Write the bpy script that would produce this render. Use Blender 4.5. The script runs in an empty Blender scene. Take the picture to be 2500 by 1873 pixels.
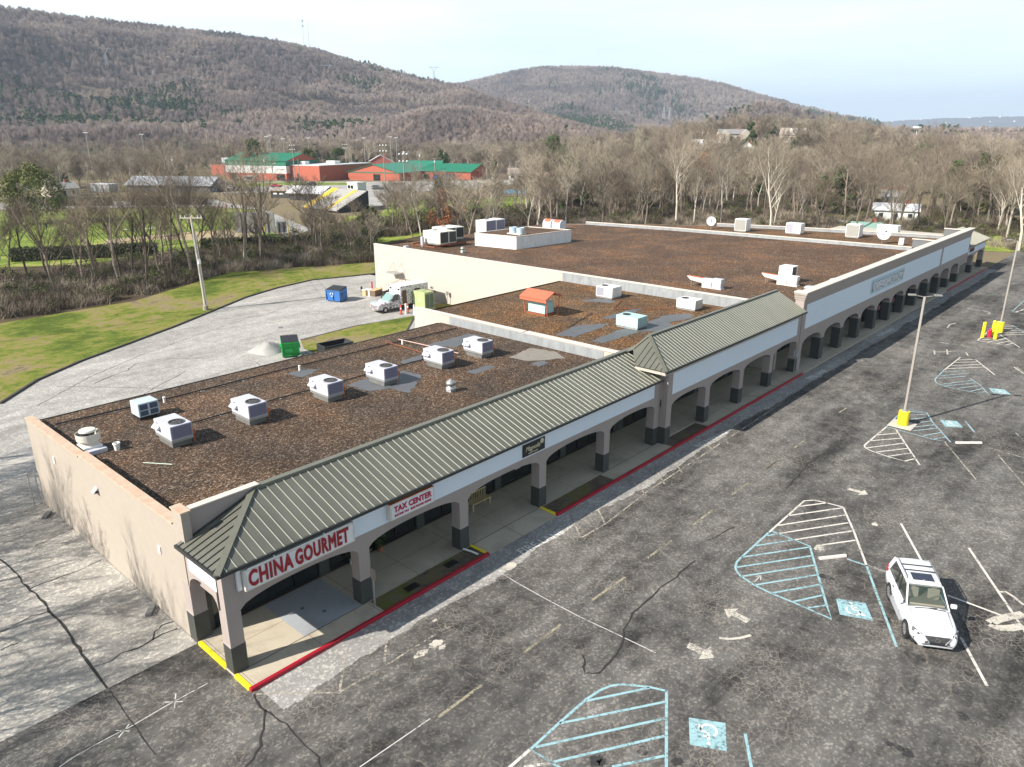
import bpy, bmesh, math, random
import numpy as np
from mathutils import Vector, Matrix, Euler
random.seed(7); RNG = np.random.default_rng(11)
S = bpy.context.scene; COL = S.collection
R = math.radians; PI = math.pi

# ---------------------------------------------------------------- camera
F, YAW, PITCH, ROLL = 1826.4255, .7359, .3244, -.0018      # focal length in photo pixels, radians
CAM = Vector((-10.6407, -24.3745, 20.2))
cy, sy, cp, sp = math.cos(YAW), math.sin(YAW), math.cos(PITCH), math.sin(PITCH)
fw = Vector((cy*cp, sy*cp, -sp)); rt = Vector((sy, -cy, 0)); up = rt.cross(fw)
rt, up = rt*math.cos(ROLL)+up*math.sin(ROLL), -rt*math.sin(ROLL)+up*math.cos(ROLL)
cd = bpy.data.cameras.new('camera'); cam = bpy.data.objects.new('camera', cd); COL.objects.link(cam)
M3 = Matrix((rt, up, -fw)).transposed()
cam.matrix_world = Matrix.Translation(CAM) @ M3.to_4x4()
cd.sensor_width = 36; cd.lens = F/2500*36; cd.clip_start = .5; cd.clip_end = 60000
S.camera = cam
def ray(u, v): return fw*F + rt*(u-1250) - up*(v-936.5)
def gp(u, v, z=-.12, x=None, y=None):
    """where the line of sight through a photo pixel meets a level (or upright) plane"""
    d = ray(u, v)
    t = (x-CAM.x)/d.x if x is not None else (y-CAM.y)/d.y if y is not None else (z-CAM.z)/d.z
    return CAM + d*t
def crop(x0, y0, w, zw):
    s = w/zw
    return lambda a, b: (x0+a*s, y0+b*s)

# ---------------------------------------------------------------- sun, sky, exposure
SUNV = Vector((-12.22, 4.16, 9.3)).normalized()
sl = bpy.data.lights.new('sun', 'SUN'); sl.energy = 5.0; sl.angle = R(.5); sl.color = (1, .94, .86)
so = bpy.data.objects.new('sun', sl); COL.objects.link(so)
so.rotation_euler = SUNV.to_track_quat('Z', 'Y').to_euler()
W = bpy.data.worlds.new('World'); S.world = W; W.use_nodes = True
nt = W.node_tree; N = nt.nodes; L = nt.links
bg = N['Background']; bg.inputs['Strength'].default_value = 1.0
sky = N.new('ShaderNodeTexSky'); sky.sky_type = 'NISHITA'; sky.sun_disc = False
sky.sun_elevation = math.asin(SUNV.z); sky.sun_rotation = math.atan2(SUNV.x, SUNV.y)
sky.air_density = 1.2; sky.dust_density = .8; sky.ozone_density = 1.0
sm = N.new('ShaderNodeVectorMath'); sm.operation = 'SCALE'; sm.inputs['Scale'].default_value = .05
L.new(sky.outputs[0], sm.inputs[0])
tc = N.new('ShaderNodeTexCoord'); sep = N.new('ShaderNodeSeparateXYZ'); L.new(tc.outputs['Generated'], sep.inputs[0])
mp = N.new('ShaderNodeMapping'); mp.inputs['Scale'].default_value = (1.6, 1.6, 9); mp.inputs['Rotation'].default_value = (0, R(7), R(20)); L.new(tc.outputs['Generated'], mp.inputs[0])
nz = N.new('ShaderNodeTexNoise'); nz.inputs['Scale'].default_value = 1.5; nz.inputs['Detail'].default_value = 7; nz.inputs['Roughness'].default_value = .52
L.new(mp.outputs[0], nz.inputs['Vector'])
cr_ = N.new('ShaderNodeValToRGB'); cr_.color_ramp.elements[0].position = .36; cr_.color_ramp.elements[1].position = .56
cr_.color_ramp.elements[0].color = (.70, .70, .70, 1); cr_.color_ramp.elements[1].color = (.98, .98, .98, 1); L.new(nz.outputs[0], cr_.inputs[0])
# thin bright cloud low over the horizon, clear above
er = N.new('ShaderNodeMapRange'); er.inputs['From Min'].default_value = .22; er.inputs['From Max'].default_value = .55
er.inputs['To Min'].default_value = 1; er.inputs['To Max'].default_value = .06; L.new(sep.outputs['Z'], er.inputs['Value'])
mu = N.new('ShaderNodeMath'); mu.operation = 'MULTIPLY'; L.new(cr_.outputs[0], mu.inputs[0]); L.new(er.outputs[0], mu.inputs[1])
mx = N.new('ShaderNodeMix'); mx.data_type = 'RGBA'; L.new(mu.outputs[0], mx.inputs['Factor']); L.new(sm.outputs[0], mx.inputs['A'])
mx.inputs['B'].default_value = (.70, .82, .86, 1)
L.new(mx.outputs['Result'], bg.inputs['Color'])
S.view_settings.view_transform = 'Standard'; S.view_settings.look = 'None'; S.view_settings.gamma = 1
S.view_settings.use_curve_mapping = False; S.view_settings.exposure = .95
S.cycles.max_bounces = 5; S.cycles.diffuse_bounces = 3; S.cycles.glossy_bounces = 3; S.cycles.transparent_max_bounces = 16
S.cycles.volume_bounces = 0; S.cycles.caustics_reflective = False; S.cycles.caustics_refractive = False

# ---------------------------------------------------------------- mesh helpers
def link(o, parent=None):
    COL.objects.link(o)
    if parent is not None: o.parent = parent
    return o
def tag(o, label=None, cat=None, group=None, kind=None):
    if label: o['label'] = label
    if cat: o['category'] = cat
    if group: o['group'] = group
    if kind: o['kind'] = kind
    return o
def empty(name, label, cat, loc=(0, 0, 0), rz=0, group=None):
    o = bpy.data.objects.new(name, None); link(o); o.location = loc; o.rotation_euler = (0, 0, rz); o.empty_display_size = .3
    return tag(o, label, cat, group)
class MB:
    def __init__(s): s.v = []; s.f = []; s.m = []
    def add(s, vs, fs, m=0):
        b = len(s.v); s.v += [tuple(p) for p in vs]; s.f += [tuple(i+b for i in f) for f in fs]; s.m += [m]*len(fs); return s
    def box(s, x0, y0, z0, x1, y1, z1, m=0):
        v = [(x0,y0,z0),(x1,y0,z0),(x1,y1,z0),(x0,y1,z0),(x0,y0,z1),(x1,y0,z1),(x1,y1,z1),(x0,y1,z1)]
        return s.add(v, [(0,3,2,1),(4,5,6,7),(0,1,5,4),(1,2,6,5),(2,3,7,6),(3,0,4,7)], m)
    def cbox(s, c, d, rz=0, m=0, rx=0, ry=0):
        e = Euler((rx, ry, rz)).to_matrix(); c = Vector(c)
        v = [c + e @ Vector((sx*d[0]/2, sy_*d[1]/2, sz*d[2]/2)) for sz in (-1,1) for sx, sy_ in ((-1,-1),(1,-1),(1,1),(-1,1))]
        return s.add(v, [(0,3,2,1),(4,5,6,7),(0,1,5,4),(1,2,6,5),(2,3,7,6),(3,0,4,7)], m)
    def poly(s, pts, m=0): return s.add(pts, [tuple(range(len(pts)))], m)
    def prism(s, pts, d, m=0):
        """polygon (3-D points) pushed along vector d"""
        n = len(pts); d = Vector(d); v = [Vector(p) for p in pts] + [Vector(p)+d for p in pts]
        return s.add(v, [tuple(range(n))[::-1], tuple(range(n, 2*n))] + [(i, (i+1) % n, n+(i+1) % n, n+i) for i in range(n)], m)
    def cyl(s, a, b, r0, r1=None, n=12, m=0, caps=True):
        a = Vector(a); b = Vector(b); r1 = r0 if r1 is None else r1
        d = (b-a).normalized(); q = d.to_track_quat('Z', 'Y')
        v = []; 
        for p, r_ in ((a, r0), (b, r1)):
            v += [p + q @ Vector((math.cos(2*PI*i/n)*r_, math.sin(2*PI*i/n)*r_, 0)) for i in range(n)]
        f = [(i, (i+1) % n, n+(i+1) % n, n+i) for i in range(n)]
        if caps: f += [tuple(range(n))[::-1], tuple(range(n, 2*n))]
        return s.add(v, f, m)
    def tube(s, pts, r, n=6, m=0):
        for a, b in zip(pts[:-1], pts[1:]): s.cyl(a, b, r, r, n, m)
        return s
    def lathe(s, prof, c=(0, 0, 0), n=20, m=0):
        c = Vector(c); v = []; k = len(prof)
        for i in range(n):
            a = 2*PI*i/n
            v += [c + Vector((math.cos(a)*r_, math.sin(a)*r_, z)) for r_, z in prof]
        f = [(i*k+j, ((i+1) % n)*k+j, ((i+1) % n)*k+j+1, i*k+j+1) for i in range(n) for j in range(k-1)]
        return s.add(v, f, m)
    def ribbon(s, pts, w, z=None, m=0, jit=0):
        """flat strip following pts on the ground"""
        P_ = [Vector(p) for p in pts]; v = []
        for i, p in enumerate(P_):
            d = (P_[min(i+1, len(P_)-1)] - P_[max(i-1, 0)]); d.z = 0; d.normalize(); nrm = Vector((-d.y, d.x, 0))
            ww = w[i] if isinstance(w, (list, tuple)) else w*(1+random.uniform(-jit, jit))
            zz = p.z if z is None else z
            v += [(p.x+nrm.x*ww/2, p.y+nrm.y*ww/2, zz), (p.x-nrm.x*ww/2, p.y-nrm.y*ww/2, zz)]
        return s.add(v, [(2*i+1, 2*i+3, 2*i+2, 2*i) for i in range(len(P_)-1)], m)
    def build(s, name, mats, parent=None, smooth=False, bevel=0, loc=None):
        me = bpy.data.meshes.new(name); me.from_pydata([tuple(p) for p in s.v], [], s.f)
        for mt in (mats if isinstance(mats, (list, tuple)) else [mats]): me.materials.append(mt)
        me.polygons.foreach_set('material_index', s.m)
        if smooth: me.polygons.foreach_set('use_smooth', [True]*len(s.f))
        me.update(); o = bpy.data.objects.new(name, me); link(o, parent)
        if loc is not None: o.location = loc
        if bevel:
            b = o.modifiers.new('bevel', 'BEVEL'); b.width = bevel; b.segments = 2; b.limit_method = 'ANGLE'; b.angle_limit = R(40)
        return o
def kids(o): return [c for c in bpy.data.objects if c.parent == o]
KID = {}
def copy_tree(src, loc, rz=0, label=None, scale=None, group=None):
    if src.name not in KID: KID[src.name] = [(c, kids(c)) for c in kids(src)]
    r_ = src.copy(); COL.objects.link(r_); r_.location = loc; r_.rotation_euler = (0, 0, rz)
    if scale is not None: r_.scale = scale if isinstance(scale, (tuple, list)) else (scale,)*3
    if label: r_['label'] = label
    if group: r_['group'] = group
    for c, gk in KID[src.name]:
        d = c.copy(); COL.objects.link(d); d.parent = r_
        for g in gk:
            e = g.copy(); COL.objects.link(e); e.parent = d
    return r_
def sheet(name, pts, z, mat, kind='structure', th=0):
    m = MB()
    if th: m.prism([(p[0], p[1], z-th) for p in pts], (0, 0, th))
    else: m.poly([(p[0], p[1], z) for p in pts])
    return tag(m.build(name, mat), kind=kind)
def text(name, body, size, mat, parent=None, bold=0., xs=1., ys=1., extr=.01, shear=0., align='CENTER', sp=1., outline=0., fat=0.):
    """lettering as a real mesh"""
    c = bpy.data.curves.new(name, 'FONT'); c.body = body; c.size = size; c.extrude = extr; c.offset = bold; c.shear = shear
    c.align_x = align; c.align_y = 'CENTER'; c.space_character = sp; c.resolution_u = 3
    c.bevel_depth = fat
    if outline: c.fill_mode = 'NONE'; c.bevel_depth = outline
    tmp = bpy.data.objects.new('tmp', c); COL.objects.link(tmp)
    me = bpy.data.meshes.new_from_object(tmp.evaluated_get(bpy.context.evaluated_depsgraph_get()))
    bpy.data.objects.remove(tmp); me.name = name; me.materials.clear(); me.materials.append(mat)
    o = bpy.data.objects.new(name, me); link(o, parent); o.scale = (xs, ys, 1)
    return o

# ---------------------------------------------------------------- materials
def new_mat(name):
    m = bpy.data.materials.new(name); m.use_nodes = True; t = m.node_tree; b = t.nodes['Principled BSDF']
    return m, t, b
def nd(t, kind, **kw):
    n = t.nodes.new(kind)
    for k, v in kw.items():
        if k in n.inputs: n.inputs[k].default_value = v
        else: setattr(n, k, v)
    return n
def ramp(t, src, stops):
    r_ = t.nodes.new('ShaderNodeValToRGB'); e = r_.color_ramp.elements
    while len(e) < len(stops): e.new(.5)
    for q, (p, c) in zip(e, stops): q.position = p; q.color = (*c, 1) if len(c) == 3 else c
    t.links.new(src, r_.inputs[0]); return r_.outputs[0]
def mixc(t, fac, a, b, bt='MIX'):
    m = t.nodes.new('ShaderNodeMix'); m.data_type = 'RGBA'; m.blend_type = bt
    for s, v in (('Factor', fac), ('A', a), ('B', b)):
        i = m.inputs[s] if s != 'Factor' else m.inputs[0]
        if hasattr(v, 'links'): t.links.new(v, i)
        elif isinstance(v, (int, float)): i.default_value = v
        else: i.default_value = (*v, 1) if len(v) == 3 else v
    return m.outputs['Result']
def math_(t, op, a, b=0., c=None, clamp=False):
    m = t.nodes.new('ShaderNodeMath'); m.operation = op; m.use_clamp = clamp
    for i, v in enumerate((a, b) if c is None else (a, b, c)):
        if hasattr(v, 'links'): t.links.new(v, m.inputs[i])
        else: m.inputs[i].default_value = v
    return m.outputs[0]
def pos(t, scale=(1, 1, 1), rz=0, local=False):
    if local: g = t.nodes.new('ShaderNodeTexCoord').outputs['Object']
    else: g = t.nodes.new('ShaderNodeNewGeometry').outputs['Position']
    m = t.nodes.new('ShaderNodeMapping'); m.inputs['Scale'].default_value = scale; m.inputs['Rotation'].default_value = (0, 0, rz)
    t.links.new(g, m.inputs[0]); return m.outputs[0]
def noise(t, vec, sc, det=3, rough=.55, dist=0.):
    n = t.nodes.new('ShaderNodeTexNoise'); n.inputs['Scale'].default_value = sc; n.inputs['Detail'].default_value = det
    n.inputs['Roughness'].default_value = rough; n.inputs['Distortion'].default_value = dist; t.links.new(vec, n.inputs['Vector']); return n.outputs[0]
def voro(t, vec, sc, feat='F1', out='Distance', rnd=1.):
    n = t.nodes.new('ShaderNodeTexVoronoi'); n.feature = feat; n.inputs['Scale'].default_value = sc; n.inputs['Randomness'].default_value = rnd
    t.links.new(vec, n.inputs['Vector']); return n.outputs[out]
def bump(t, b, h, dist=.02, st=.6):
    n = t.nodes.new('ShaderNodeBump'); n.inputs['Distance'].default_value = dist; n.inputs['Strength'].default_value = st
    t.links.new(h, n.inputs['Height']); t.links.new(n.outputs[0], b.inputs['Normal'])
def plain(name, col, rough=.6, metal=0., var=.12, sc=2.5, bmp=0, spec=.5, grime=None):
    """paint / plastic / metal with slight blotchy variation and grime"""
    m, t, b = new_mat(name); p = pos(t)
    n = noise(t, p, sc, 5, .6); f = math_(t, 'MULTIPLY_ADD', n, var*2, 1-var)
    v = nd(t, 'ShaderNodeVectorMath', operation='SCALE'); v.inputs[0].default_value = col; t.links.new(f, v.inputs['Scale'])
    out = v.outputs[0]
    if grime:
        g = ramp(t, noise(t, pos(t, (1.2, 1.2, .35)), 1.7, 6, .7), [(.45, (0, 0, 0)), (.75, (1, 1, 1))])
        out = mixc(t, math_(t, 'MULTIPLY', g, .55), out, grime)
    t.links.new(out, b.inputs['Base Color']); b.inputs['Roughness'].default_value = rough; b.inputs['Metallic'].default_value = metal
    b.inputs['Specular IOR Level'].default_value = spec
    if bmp: bump(t, b, noise(t, p, 60, 2), .004, bmp)
    return m

def mat_asphalt(name, dark, lite, c_lo=.42, c_hi=.68, crack=1., speck=.5, streak=.35, cr_col=(.33, .29, .24)):
    m, t, b = new_mat(name); p = pos(t)
    big = noise(t, pos(t, (.35, 1.1, 1), R(18)), .22, 6, .62, .4)          # patches stretched along the driving direction
    mid = noise(t, p, .9, 6, .65, .3)
    stk = noise(t, pos(t, (.10, 1.6, 1), R(-12)), .8, 5, .6)
    f = math_(t, 'ADD', math_(t, 'MULTIPLY', big, .5), math_(t, 'ADD', math_(t, 'MULTIPLY', mid, .5-streak*.5), math_(t, 'MULTIPLY', stk, streak*.5)))
    base = ramp(t, f, [(c_lo, dark), (c_hi, lite)])
    # aggregate: pale stones showing through
    vc = nd(t, 'ShaderNodeTexVoronoi', Scale=11.); t.links.new(p, vc.inputs['Vector'])
    sepc = nd(t, 'ShaderNodeSeparateColor'); t.links.new(vc.outputs['Color'], sepc.inputs[0])
    gr = ramp(t, sepc.outputs[0], [(.0, (.62, .62, .62)), (.72, (1, 1, 1)), (.93, (2.3, 2.2, 2.05))])
    base = mixc(t, speck, base, mixc(t, 1., base, gr, 'MULTIPLY'))
    fine = ramp(t, noise(t, p, 26, 2, .7), [(.3, (.72, .72, .72)), (.7, (1.28, 1.28, 1.28))]); base = mixc(t, .8, base, mixc(t, 1., base, fine, 'MULTIPLY'))
    if crack:
        wob = nd(t, 'ShaderNodeVectorMath', operation='ADD'); t.links.new(p, wob.inputs[0])
        nn = nd(t, 'ShaderNodeTexNoise', Scale=1.3, Detail=4.); t.links.new(p, nn.inputs['Vector'])
        sc_ = nd(t, 'ShaderNodeVectorMath', operation='SCALE'); sc_.inputs['Scale'].default_value = .6; t.links.new(nn.outputs['Color'], sc_.inputs[0])
        t.links.new(sc_.outputs[0], wob.inputs[1]); wv = wob.outputs[0]
        e1 = voro(t, wv, 3.4, 'DISTANCE_TO_EDGE'); e2 = voro(t, wv, .85, 'DISTANCE_TO_EDGE')
        l1 = ramp(t, e1, [(.012, (1, 1, 1)), (.045, (0, 0, 0))]); l2 = ramp(t, e2, [(.006, (1, 1, 1)), (.02, (0, 0, 0))])
        msk = ramp(t, noise(t, p, .16, 4, .6), [(.52, (0, 0, 0)), (.62, (1, 1, 1))])
        msk2 = ramp(t, noise(t, p, .5, 3, .6), [(.42, (0, 0, 0)), (.6, (1, 1, 1))])
        k = math_(t, 'MULTIPLY', math_(t, 'MULTIPLY', l1, msk), .58*crack)
        k2 = math_(t, 'MULTIPLY', math_(t, 'MULTIPLY', l2, msk2), .3*crack)
        base = mixc(t, math_(t, 'MAXIMUM', k, k2), base, cr_col)
    t.links.new(base, b.inputs['Base Color']); b.inputs['Roughness'].default_value = .9; b.inputs['Specular IOR Level'].default_value = .25
    bump(t, b, noise(t, p, 30, 2), .012, .5)
    return m
A_LOT = mat_asphalt('asphalt_dark', (.033, .031, .029), (.215, .205, .190), .41, .67, streak=.35)
A_OLD = mat_asphalt('asphalt_old', (.24, .225, .20), (.46, .44, .40), .36, .62, crack=.0, speck=.35, streak=.3)
A_REAR = mat_asphalt('asphalt_rear', (.20, .19, .175), (.40, .385, .36), .34, .60, crack=.0, speck=.35, streak=.3)
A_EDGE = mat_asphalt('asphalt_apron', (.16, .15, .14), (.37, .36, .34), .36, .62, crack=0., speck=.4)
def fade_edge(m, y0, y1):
    """ragged outer edge: noise breaks the layer up from opaque at y1 to clear at y0"""
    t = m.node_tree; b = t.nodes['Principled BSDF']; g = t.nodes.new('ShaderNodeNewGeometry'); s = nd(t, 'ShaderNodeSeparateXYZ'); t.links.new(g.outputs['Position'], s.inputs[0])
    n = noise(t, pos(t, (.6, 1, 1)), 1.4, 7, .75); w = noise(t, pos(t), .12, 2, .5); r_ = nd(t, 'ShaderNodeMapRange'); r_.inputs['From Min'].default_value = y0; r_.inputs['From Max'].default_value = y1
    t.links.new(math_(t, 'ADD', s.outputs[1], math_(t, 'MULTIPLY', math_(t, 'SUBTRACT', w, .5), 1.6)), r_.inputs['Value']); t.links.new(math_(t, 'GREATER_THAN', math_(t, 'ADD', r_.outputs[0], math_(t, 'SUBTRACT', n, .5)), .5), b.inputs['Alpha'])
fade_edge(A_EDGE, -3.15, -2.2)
def mat_gravel(name, tint=(1, 1, 1), warm=.5, bare=0):
    m, t, b = new_mat(name); p = pos(t)
    wb = nd(t, 'ShaderNodeVectorMath', operation='ADD'); t.links.new(p, wb.inputs[0])
    wn = nd(t, 'ShaderNodeTexNoise', Scale=5.); t.links.new(p, wn.inputs['Vector']); ws = nd(t, 'ShaderNodeVectorMath', operation='SCALE'); ws.inputs['Scale'].default_value = .12
    t.links.new(wn.outputs['Color'], ws.inputs[0]); t.links.new(ws.outputs[0], wb.inputs[1]); p2 = wb.outputs[0]
    vc = nd(t, 'ShaderNodeTexVoronoi', Scale=15.); t.links.new(p2, vc.inputs['Vector'])
    sc_ = nd(t, 'ShaderNodeSeparateColor'); t.links.new(vc.outputs['Color'], sc_.inputs[0])
    stones = ramp(t, sc_.outputs[0], [(0, (.014, .011, .010)), (.42, (.052, .034, .024)), (.66, (.125, .080, .050)), (.84, (.27, .19, .135)), (1, (.62, .55, .48))])
    vc2 = nd(t, 'ShaderNodeTexVoronoi', Scale=27.); t.links.new(p2, vc2.inputs['Vector'])
    s2 = nd(t, 'ShaderNodeSeparateColor'); t.links.new(vc2.outputs['Color'], s2.inputs[0])
    st2 = ramp(t, s2.outputs[0], [(0, (.018, .013, .011)), (.5, (.07, .045, .03)), (.85, (.17, .115, .075)), (1, (.45, .36, .28))])
    c = mixc(t, .38, stones, st2)
    pat = noise(t, pos(t, (.8, 1, 1)), .23, 6, .62, .5)
    br = ramp(t, pat, [(.34, (.72, .70, .68)), (.5, (1, .97, .93)), (.66, (1.5, 1.35, 1.2))])
    c = mixc(t, 1., c, br, 'MULTIPLY')
    wr = ramp(t, noise(t, p, .35, 5, .6), [(.4, (1, 1, 1)), (.68, (1.4, 1.06, .68))]); c = mixc(t, warm, c, mixc(t, 1., c, wr, 'MULTIPLY'))
    c = mixc(t, 1., c, tint, 'MULTIPLY')
    if bare:
        bm = ramp(t, noise(t, pos(t, (1, .5, 1)), .33, 4, .6, .6), [(.60, (0, 0, 0)), (.635, (1, 1, 1))])
        c = mixc(t, math_(t, 'MULTIPLY', bm, bare), c, (.085, .088, .095))
    t.links.new(c, b.inputs['Base Color']); b.inputs['Roughness'].default_value = .9; b.inputs['Specular IOR Level'].default_value = .3
    bump(t, b, vc.outputs['Distance'], .03, .8)
    return m
G1 = mat_gravel('roof_gravel_dark', (.60, .59, .575), .4); G2 = mat_gravel('roof_gravel_warm', (.82, .73, .55), .9); G3 = mat_gravel('roof_gravel_brown', (.76, .67, .585), .6)
def mat_stucco(name, col, var=.06, block=False, stain=(.2, .17, .14), st=.25):
    m, t, b = new_mat(name); p = pos(t)
    n = noise(t, p, 1.1, 6, .65); v = nd(t, 'ShaderNodeVectorMath', operation='SCALE'); v.inputs[0].default_value = col
    t.links.new(math_(t, 'MULTIPLY_ADD', n, var*2, 1-var), v.inputs['Scale']); c = v.outputs[0]
    run = noise(t, pos(t, (1.6, 1.6, .16)), 1.6, 6, .7); mk = ramp(t, run, [(.52, (0, 0, 0)), (.8, (1, 1, 1))])
    c = mixc(t, math_(t, 'MULTIPLY', mk, st), c, stain)
    if block:
        br = nd(t, 'ShaderNodeTexBrick', Scale=1.); br.offset = .5; br.inputs['Color1'].default_value = (1, 1, 1, 1); br.inputs['Color2'].default_value = (.965, .96, .955, 1)
        br.inputs['Mortar'].default_value = (.86, .85, .84, 1); br.inputs['Mortar Size'].default_value = .006; br.inputs['Brick Width'].default_value = .42; br.inputs['Row Height'].default_value = .21
        q = nd(t, 'ShaderNodeCombineXYZ'); s = nd(t, 'ShaderNodeSeparateXYZ'); t.links.new(p, s.inputs[0])
        t.links.new(math_(t, 'ADD', s.outputs[0], s.outputs[1]), q.inputs[0]); t.links.new(s.outputs[2], q.inputs[1]); t.links.new(q.outputs[0], br.inputs['Vector'])
        c = mixc(t, 1., c, br.outputs['Color'], 'MULTIPLY')
    t.links.new(c, b.inputs['Base Color']); b.inputs['Roughness'].default_value = .9; b.inputs['Specular IOR Level'].default_value = .2
    bump(t, b, noise(t, p, 35, 3), .006, .4)
    return m
TAUPE = mat_stucco('taupe_stucco', (.34, .29, .265)); PANEL = mat_stucco('pale_panel', (.66, .72, .78), .03, st=.10, stain=(.4, .42, .45))
CREAM = mat_stucco('cream_block', (.37, .325, .275), .04, True, st=.10, stain=(.3, .25, .2)); CREAM2 = mat_stucco('cream_wall', (.47, .42, .365), .03, True, st=.08)
CORN = mat_stucco('cornice_taupe', (.36, .31, .275), .06, st=.45, stain=(.13, .11, .10)); COPE = mat_stucco('coping_cream', (.62, .55, .48), .06, st=.3)
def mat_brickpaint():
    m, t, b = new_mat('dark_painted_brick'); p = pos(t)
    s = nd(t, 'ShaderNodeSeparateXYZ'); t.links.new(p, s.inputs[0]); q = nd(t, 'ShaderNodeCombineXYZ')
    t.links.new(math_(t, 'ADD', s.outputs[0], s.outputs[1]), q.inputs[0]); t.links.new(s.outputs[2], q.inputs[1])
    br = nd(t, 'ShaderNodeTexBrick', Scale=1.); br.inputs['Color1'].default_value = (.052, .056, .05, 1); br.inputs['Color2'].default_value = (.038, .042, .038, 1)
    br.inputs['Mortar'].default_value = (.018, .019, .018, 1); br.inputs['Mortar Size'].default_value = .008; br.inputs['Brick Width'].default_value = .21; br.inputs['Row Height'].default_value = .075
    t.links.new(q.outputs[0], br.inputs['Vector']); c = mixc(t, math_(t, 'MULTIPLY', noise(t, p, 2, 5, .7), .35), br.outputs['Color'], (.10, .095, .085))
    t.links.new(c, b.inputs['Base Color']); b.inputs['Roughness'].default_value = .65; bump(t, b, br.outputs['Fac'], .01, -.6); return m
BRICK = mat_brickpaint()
def mat_metalroof():
    m, t, b = new_mat('bronze_green_metal'); p = pos(t)
    n = noise(t, pos(t, (1, .3, 1)), .7, 6, .6); c = ramp(t, n, [(.3, (.125, .125, .100)), (.7, (.175, .175, .142))])
    s = noise(t, p, .35, 3, .5); c = mixc(t, math_(t, 'MULTIPLY', ramp(t, s, [(.55, (0, 0, 0)), (.8, (1, 1, 1))]), .25), c, (.22, .17, .11))
    t.links.new(c, b.inputs['Base Color']); b.inputs['Roughness'].default_value = .42; b.inputs['Metallic'].default_value = .25; return m
MROOF = mat_metalroof()
SEAM = plain('seam_metal', (.42, .42, .35), .35, .2); TRIMG = plain('trim_olive', (.16, .16, .125), .45, .2); DARKTRIM = plain('gutter_dark', (.03, .032, .03), .5)
STRIPC = plain('cream_fascia', (.42, .39, .33), .6)
def mat_concrete(name, col, var=.12, joint=None, stain=.35, stc=(.16, .13, .10)):
    m, t, b = new_mat(name); p = pos(t)
    n = noise(t, p, .8, 7, .62, .3); v = nd(t, 'ShaderNodeVectorMath', operation='SCALE'); v.inputs[0].default_value = col
    t.links.new(math_(t, 'MULTIPLY_ADD', n, var*2, 1-var), v.inputs['Scale']); c = v.outputs[0]
    sp_ = ramp(t, noise(t, p, .45, 6, .66, .8), [(.5, (0, 0, 0)), (.72, (1, 1, 1))]); c = mixc(t, math_(t, 'MULTIPLY', sp_, stain), c, stc)
    fn = ramp(t, noise(t, p, 18, 3, .7), [(.3, (.86, .86, .86)), (.7, (1.1, 1.1, 1.1))]); c = mixc(t, 1., c, fn, 'MULTIPLY')
    if joint:
        br = nd(t, 'ShaderNodeTexBrick', Scale=1.); br.offset = 0; br.inputs['Color1'].default_value = (1, 1, 1, 1); br.inputs['Color2'].default_value = (.93, .93, .95, 1)
        br.inputs['Mortar'].default_value = (.35, .33, .3, 1); br.inputs['Mortar Size'].default_value = .012; br.inputs['Brick Width'].default_value = joint[0]; br.inputs['Row Height'].default_value = joint[1]
        mp_ = nd(t, 'ShaderNodeMapping'); mp_.inputs['Location'].default_value = (joint[2], joint[3], 0); t.links.new(p, mp_.inputs[0]); t.links.new(mp_.outputs[0], br.inputs['Vector'])
        c = mixc(t, 1., c, br.outputs['Color'], 'MULTIPLY')
    t.links.new(c, b.inputs['Base Color']); b.inputs['Roughness'].default_value = .85; b.inputs['Specular IOR Level'].default_value = .3
    bump(t, b, noise(t, p, 22, 3), .006, .4); return m
WALK = mat_concrete('walkway_concrete', (.48, .42, .32), .12, (3.09, 1.65, -.25, .05)); CONC = mat_concrete('concrete', (.50, .47, .42), .12)
RAMP = mat_concrete('ramp_concrete', (.40, .34, .26), .12)
def paint(name, col, wear=.5, sc=7):
    m, t, b = new_mat(name); p = pos(t); n = noise(t, p, sc, 6, .75); n2 = noise(t, p, .9, 3, .6)
    f = math_(t, 'ADD', math_(t, 'MULTIPLY', n, .62), math_(t, 'MULTIPLY', n2, .38)); a = ramp(t, f, [(wear-.07, (1, 1, 1)), (wear+.07, (0, 0, 0))])
    v = nd(t, 'ShaderNodeVectorMath', operation='SCALE'); v.inputs[0].default_value = col; t.links.new(math_(t, 'MULTIPLY_ADD', noise(t, p, 3, 4, .6), .4, .8), v.inputs['Scale'])
    t.links.new(v.outputs[0], b.inputs['Base Color']); t.links.new(a, b.inputs['Alpha']); b.inputs['Roughness'].default_value = .8; return m
P_BLUE = paint('blue_marking_paint', (.28, .45, .48), .575); P_PALEBLUE = paint('pale_blue_marking_paint', (.30, .42, .46), .55); P_WHITE = paint('white_marking_paint', (.62, .58, .52), .58)
P_FADE = paint('faded_marking_paint', (.42, .38, .31), .50); P_YEL = paint('faded_yellow_paint', (.30, .27, .19), .53)
P_CHALK = paint('spray_line_paint', (.55, .53, .50), .57)
RED = plain('red_kerb_paint', (.36, .008, .022), .5, var=.2); YELLOW = plain('yellow_paint', (.82, .66, .02), .5, var=.12)
CRACK = plain('sealed_crack', (.026, .024, .022), .8); CRACK2 = plain('earth_crack', (.06, .052, .043), .9)
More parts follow.
